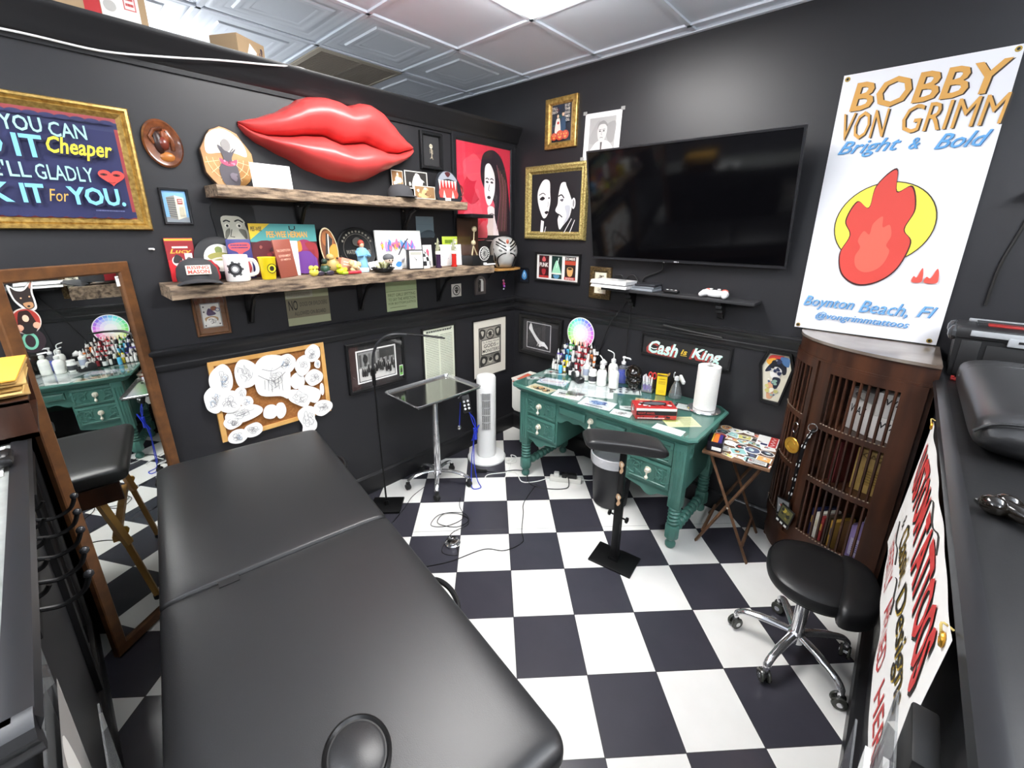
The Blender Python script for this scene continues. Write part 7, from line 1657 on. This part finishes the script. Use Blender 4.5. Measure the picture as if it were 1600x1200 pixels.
# ---------------------------------------------------------------- on and under the left counter
LC = 1.2705
t = thing('letter_tray', 'dark wood letter tray holding manila envelopes on the left counter', 'tray', T3(.70, -3.035, LC))
b = B().box((0, 0, .012), (.36, .20, .014), DARKW).box((0, -.095, .06), (.36, .012, .11), DARKW).box((-.174, 0, .06), (.012, .20, .11), DARKW).box((.174, 0, .06), (.012, .20, .11), DARKW).box((0, .0, .112), (.36, .20, .012), DARKW)
b.build('body', t)
for k in range(6):
    o = thing('envelope', ['lowest tan envelope in the pile on the wood tray', 'second lowest manila envelope in the pile on the wood tray', 'third manila envelope from the bottom on the wood tray', 'fourth envelope from the bottom on the wood tray', 'second highest envelope on the wood tray', 'topmost bright manila envelope on the wood tray'][k], 'envelope', T3(.70 + random.uniform(-.01, .01), -3.04, LC + .1205 + k * .010, rz=random.uniform(-.08, .08)), 'envelopes on the wood tray')
    B().box((0, 0, .003), (.32, .21, .006), C(['#b08d55', '#c9a768', '#a98548', '#c4a263', '#b8955a', '#e0a83c'][k], .7), .002).build('envelope', o)
t = thing('paper_stack', 'white papers lying at the far end of the left counter', 'papers', T3(1.0, -3.075, LC)); b = B().box((0, 0, .003), (.20, .15, .005), PAPER); b.box((.01, -.01, .0065), (.2, .15, .0015), C('#f4f4f2', .6)); b.build('sheets', t)
t = thing('tape_gun', 'black tape dispenser lying on the left counter', 'tape dispenser', T3(1.03, -3.0, LC + .008)); B().box((0, 0, .012), (.09, .04, .023), BLACKP, .01).ball((.0, .0, .024), (.03, .016, .01), BLACKP, 12).build('body', t); B().ball((-.01, 0, .031), (.012, .010, .004), C('#9a9a98', .2), 10).build('tape', t)
t = thing('hook_rack', 'row of black iron coat hooks under the left counter edge', 'hook rack', T3(1.12, -3.008, 1.05))
B().box((0, .008, 0), (.58, .014, .07), C('#1b1a1a', .45), .003).build('rail_board', t)
for k in range(5): B().tube(spline([(-.22 + k * .11, .014, -.01), (-.22 + k * .11, .05, -.022), (-.22 + k * .11, .085, -.008), (-.22 + k * .11, .10, .025)], False, 5), .0055, BLACKM, 8).ball((-.22 + k * .11, .10, .028), .010, C('#2c2c2e', .15), 10).tube(spline([(-.22 + k * .11, .014, .02), (-.22 + k * .11, .03, .026), (-.22 + k * .11, .04, .04)], False, 4), .005, BLACKM, 6).build('hook', t)
def d_dk(a, w, h): a.rect(-w / 2, -h / 2, w / 2, h / 2, '#161517'); a.blob([(-.08, .2), (.0, .25), (.05, .1), (.02, -.05), (.06, -.2), (-.02, -.25), (-.06, -.05)], '#3a3638'); a.scribble(0, 0, .12, .3, '#55504f', 6, .006)
framed('poster_frame', 'dark framed poster hung under the left counter next to the mirror', 'framed poster', face(.52, -3.009, .63, 90), .40, .82, .022, .02, C('#121213', .35), d_dk)
t = thing('brochure_holder', 'clear acrylic brochure holder under the end of the left counter', 'holder', face(1.70, -2.985, .86, 90))
b = B(); b.box((0, 0, .003), (.26, .5, .003), CLEAR).box((0, -.09, .045), (.26, .32, .003), CLEAR).box((0, -.25, .024), (.26, .003, .045), CLEAR); b.build('holder', t)
a = A(.012); a.rect(-.1, -.23, .1, .2, '#8d8a86'); a.blob([(-.08, .15), (-.02, .18), (.02, .0), (-.03, -.1)], '#d9d6d0'); a.blob([(.0, -.05), (.06, .0), (.08, -.18), (.02, -.2)], '#55504d'); a.blob([(-.06, -.1), (-.02, -.08), (-.03, -.2)], '#e4e2de'); a.build('flyer', t)
t = thing('carved_ornament', 'carved brown wooden ornament on the floor by the counter end', 'ornament', T3(1.66, -2.86, 0))
B().lathe([(0, 0), (.08, 0), (.085, .03), (.06, .06), (.055, .40), (.07, .43), (.075, .50), (.05, .555), (.02, .575), (0, .578)], mat('carved_wood', '#7a5238', .5, mottle=('#4f321f', 30), bump=(40, 1.0, .01)), n=18).build('body', t)
# ---------------------------------------------------------------- on the right counter
t = thing('toolbox', 'black plastic toolbox with a clear lid compartment at the back of the right counter', 'toolbox', T3(2.972, -.20, LC, rz=-.03) @ MX.Diagonal((1, 1, 1.16, 1)))
b = B(); b.loops([[(x * s, y * s, z) for x, y in ((-.17, -.115), (.17, -.115), (.17, .115), (-.17, .115))] for s, z in ((.92, 0), (.96, .01), (1.0, .145))], C('#1a1a1b', .45)); b.box((0, -.1155, .07), (.15, .006, .12), C('#121213', .5), .002); b.box((-.12, -.112, .075), (.06, .012, .13), C('#1a1a1b', .45), .003).box((.12, -.112, .075), (.06, .012, .13), C('#1a1a1b', .45), .003); b.build('body', t)
B().box((0, 0, .165), (.355, .245, .042), C('#232324', .4), .012).build('lid', t)
B().box((0.02, -.03, .19), (.27, .12, .018), glass_mat('smoked_lid', (.75, .77, .78)), .004).build('lid_window', t); B().box((-.03, .0, .188), (.10, .045, .012), C('#c22f2a', .4), .004).build('contents', t)
b = B().box((.02, -.124, .168), (.30, .006, .02), C('#9a9da0', .35), .002).box((.02, -.126, .150), (.085, .008, .03), C('#9a9da0', .35), .003).box((.02, -.1305, .153), (.03, .002, .008), BLACKP); b.build('latch', t)
B().box((.01, .08, .192), (.29, .012, .012), C('#8d9093', .35), .003).build('handle', t)
for y in (-.09, .07): B().ball((-.178, y, .16), (.02, .035, .028), C('#3a3b3d', .15), 10).build('corner_clip', t)
t = thing('bolster', 'black leather bolster cushion lying on the right counter', 'cushion', T3(3.0, -.83, LC))
L = []
for i in range(25):
    u = -1 + i / 12; k = (1 - abs(u) ** 10) ** .5
    L.append([(.185 * math.copysign(abs(math.cos(q)) ** .6, math.cos(q)) * (.86 + .14 * k), u * .42 + (.02 * math.cos(q) if i > 12 else 0), .062 + .062 * math.copysign(abs(math.sin(q)) ** .55, math.sin(q)) * (.3 + .7 * k) * (1.0 if math.sin(q) < 0 else 1.15)) for q in [2 * PI * j / 30 for j in range(30)]])
B().loops(L, LEATHER).build('cushion', t, angle=70)
B().tube(spline([(-.185, .22, .075), (-.15, .225, .118), (0, .23, .134), (.15, .225, .118)], False, 5), .004, LEATHER, 6).build('piping', t)
B().tube(spline([(-.185, -.40, .07), (-.14, -.405, .106), (0, -.405, .12), (.14, -.405, .106)], False, 5), .0045, LEATHER, 6).build('piping', t)
t = thing('bone_ornament', 'glossy black bone shaped ornament lying on the right counter', 'ornament', T3(2.9, -1.60, LC, rz=-.72))
b = B(); b.tube(spline([(-.06, 0, .022), (.0, 0, .02), (.1, .0, .019), (.2, 0, .02)], False, 5), [.018] * 4 + [.014] * 12, SK, 12)
for y in (-.018, .018): b.ball((-.07, y, .022), (.026, .022, .021), SK, 12); b.ball((.21, y, .022), (.026, .022, .021), SK, 12)
b.build('bone', t)
t = thing('foil_scrap', 'crumpled silver foil scrap beside the black bone', 'scrap', T3(2.835, -1.52, LC)); b = B()
for k in range(6): b.ball((random.uniform(-.015, .015), random.uniform(-.02, .02), .004), (.008, .01, .004), STEEL, 6)
b.build('foil', t)
t = thing('red_clip', 'small red clip in front of the toolbox on the right counter', 'clip', T3(2.84, -.375, LC)); B().box((0, 0, .006), (.05, .02, .012), C('#a82c2a', .4), .004).box((-.02, .0, .014), (.012, .016, .008), C('#a82c2a', .4), .002).build('clip', t)
t = thing('red_strap', 'small red strap hanging by the bolster at the right picture edge', 'strap', T3(3.16, -.40, LC)); B().tube(spline([(0, .02, .0), (.0, .03, .07), (.02, .05, .10)], False, 5), .008, C('#7d2423', .5), 6, flat=.4).build('strap', t)
# banner tied along the counter
t = thing('banner', 'white shop banner with red lettering tied along the right counter front', 'banner', T3(0, 0, 0))
def bn(u, v):                       # u 0..1 toward the camera, v 0..1 up
    y = -.957 - 1.09 * u; z = .77 + .487 * v + .014 * u * v
    x = 2.757 - .02 * (1 - v) + .003 * math.sin(u * 17 + 2 * v) * (1 - v * .5) + .0012 * math.sin(u * 31)
    return V((x, y, z))
nu, nv = 60, 14
vs = [bn(i / nu, j / nv) for i in range(nu + 1) for j in range(nv + 1)]
fs = [(i * (nv + 1) + j, (i + 1) * (nv + 1) + j, (i + 1) * (nv + 1) + j + 1, i * (nv + 1) + j + 1) for i in range(nu) for j in range(nv)]
B().add(vs, fs, mat('banner_cloth', '#ecebe8', .6)).build('sheet', t)
def btext(s, u0, v0, u1, v1, m, sh, bo, b, lift=.0015, wave=0):
    gv, gf = glyphs(s, sh, bo)
    ax, bx = min(p[0] for p in gv), max(p[0] for p in gv); ay, by = min(p[1] for p in gv), max(p[1] for p in gv)
    out = []
    for p in gv:
        u = u0 + (p[0] - ax) / (bx - ax) * (u1 - u0); v = v0 + (p[1] - ay) / (by - ay) * (v1 - v0) + wave * math.sin((u - u0) / (u1 - u0) * PI * 1.0)
        q = bn(u, v); q.x -= lift; out.append(q)
    b.add(out, gf, m)
RD, BKL = '#c23a38', '#26221f'
for word in ((('CUSTOM', .05, .60, .47, .90, BKL, .0, .03, .0016), ('CUSTOM', .045, .61, .465, .91, RD, .0, .03, .0026)),
             (('TATTOOS', .53, .61, .955, .90, BKL, .0, .03, .0016), ('TATTOOS', .525, .62, .95, .91, RD, .0, .03, .0026)),
             (('&', .20, .40, .23, .50, BKL, .1, .0, .0015),),
             (('Classic', .28, .36, .50, .55, '#c9a83c', .3, .01, .0016), ('Classic', .278, .366, .498, .556, BKL, .3, .0, .0026)),
             (('Designs', .56, .33, .90, .55, '#c9a83c', .3, .01, .0016), ('Designs', .558, .336, .898, .556, BKL, .3, .0, .0026)),
             (('EXPERTLY', .10, .08, .36, .24, RD, .1, .0, .0015),), (('APPLIED', .42, .08, .66, .24, RD, .1, .0, .0015),), (('HERE', .72, .08, .92, .24, RD, .1, .0, .0015),)):
    b = B()
    for w_ in word: btext(*w_[:8], b, w_[8])
    b.build('lettering', t)
for u0, u1, v in ((.10, .34, .31), (.40, .55, .30), (.50, .72, .93)): B().tube([bn(u0 + (u1 - u0) * k / 10, v + .02 * math.sin(k)) - V((.002, 0, 0)) for k in range(11)], .0018, C('#26221f'), 4).build('flourish', t)
for u, v, ro in ((.012, .975, 0), (.975, .95, 1)):
    q = bn(u, v) - V((.003, 0, 0)); B().tube([q + V((0, .010 * math.cos(k), .010 * math.sin(k))) for k in [2 * PI * i / 14 for i in range(14)]], .003, GO, 6, True).build('grommet', t)
    B().tube(spline([q, q + V((-.004, .012, .02)), V((2.762, q.y + .01, 1.262))], False, 4), .002, C('#b09a58', .7), 5).build('tie_cord', t)
# end of the right counter
t = thing('wall_board', 'black board standing against the right counter past the banner', 'board', T3(2.742, -2.17, 0)); B().box((0, 0, .60), (.03, .10, 1.20), C('#151515', .5), .004).build('board', t)
t = thing('leaning_bar', 'thin black bar leaning across the lower corner of the white banner', 'bar', T3()); B().tube([(2.738, -2.105, 1.06), (2.715, -1.98, .72), (2.66, -1.75, .011)], .008, C('#19191a', .4), 8).build('bar', t)
t = thing('brochure_holder', 'clear acrylic holder with white leaflets at the end of the right counter', 'holder', face(2.722, -2.14, .98, 180)); b = B(); b.box((0, 0, .002), (.16, .34, .003), CLEAR).box((0, -.05, .036), (.16, .24, .003), CLEAR).box((0, -.17, .02), (.16, .003, .036), CLEAR); b.build('holder', t); B().box((0.0, -.05, .015), (.12, .2, .008), PAPER).build('leaflets', t)
# ---------------------------------------------------------------- cables and small things on the floor
t = thing('power_strip', 'white power strip with black plugs on the floor under the desk', 'power strip', T3(.955, -.44, 0, rz=.55)); B().box((0, 0, .018), (.24, .05, .036), C('#e2e1da', .4), .006).build('body', t)
for x, c in ((-.07, '#e2e1da'), (-.01, '#161617'), (.05, '#161617')): B().box((x, 0, .052), (.04 if x < .04 else .07, .04, .034), C(c, .4), .006).build('plug', t)
t = thing('foot_pedal', 'round chrome foot pedal on the checker floor', 'foot pedal', T3(.86, -1.475, 0)); B().lathe([(0, 0), (.042, 0), (.046, .006), (.046, .014), (.04, .02), (.03, .021)], CHROME, n=30).build('base', t); B().lathe([(.03, .02), (.034, .03), (.032, .036), (.018, .038), (.016, .034), (0, .036)], STEEL, n=26).build('button_plate', t)
def fl(label, pts, r=.003, m=None, k=6): return tag(B().tube(spline([(x, y, r + .0006 + z) for x, y, z in pts], False, k), r, m or BLACKP, 6).build('cable'), label, 'cable')
import itertools
F = lambda *p: p
fl('coiled thin black foot pedal cable in front of the instrument stand', [(.53, -1.13, 0), (.60, -1.20, 0), (.72, -1.27, .002), (.70, -1.40, 0), (.62, -1.46, 0), (.58, -1.36, .004), (.66, -1.27, .006), (.76, -1.26, 0), (.76, -1.36, .004), (.64, -1.42, .004), (.60, -1.33, .008), (.70, -1.24, .01), (.79, -1.29, .002), (.78, -1.42, 0), (.86, -1.56, 0), (.95, -1.52, 0), (.905, -1.478, .006)], .0022)
fl('long thin black cable curving across the white tiles to the massage table', [(.82, -.62, 0), (.90, -.86, 0), (.98, -.96, 0), (1.09, -1.10, 0), (1.16, -1.17, 0), (1.13, -1.30, 0), (1.03, -1.38, 0), (.95, -1.60, 0), (.80, -1.80, 0), (.62, -1.86, 0), (.5, -1.95, 0)], .0026)
fl('white fan cord knotted on the floor beside the fan base', [(.37, -.50, .0), (.44, -.56, .0), (.47, -.52, .02), (.42, -.48, .03), (.46, -.46, .02), (.5, -.52, .012), (.45, -.57, .02), (.43, -.50, .012), (.50, -.58, .004), (.56, -.68, 0), (.60, -.78, 0), (.52, -.86, 0), (.46, -.80, 0), (.52, -.70, 0), (.60, -.62, .004), (.72, -.68, 0), (.80, -.60, 0), (.84, -.50, .004)], .0036, C('#e6e6e2', .4))
fl('black adapter cable lying between the fan and the power strip', [(.42, -.76, 0), (.50, -.70, 0), (.58, -.60, .006), (.66, -.55, 0), (.72, -.62, 0), (.80, -.66, 0), (.92, -.62, 0), (1.02, -.52, 0), (1.0, -.46, .02), (.965, -.44, .072)], .0035)
t = thing('inline_adapter', 'black inline plug adapter on the floor before the fan', 'adapter', T3(.39, -.80, 0, rz=.8)); B().box((0, 0, .011), (.10, .028, .022), BLACKP, .006).build('body', t)
fl('white cord running from the power strip behind the waste bin', [(1.04, -.375, .018), (1.10, -.30, .002), (1.14, -.18, .0), (1.06, -.08, .0), (1.10, -.03, .05)], .0035, C('#e6e6e2', .4))
fl('thin dark wire standing between the instrument stand and the lamp base', [(.235, -1.23, 0), (.27, -1.36, 0), (.34, -1.47, 0), (.42, -1.62, 0)], .0022)
t = thing('wall_hook', 'small white hook stuck on the wall left of the lower plank', 'hook', LW(-2.475, 1.745, .0)); B().box((0, 0, .006), (.022, .008, .012), WHITEP, .003).ball((.006, -.002, .014), (.005, .004, .004), WHITEP, 8).build('hook', t)
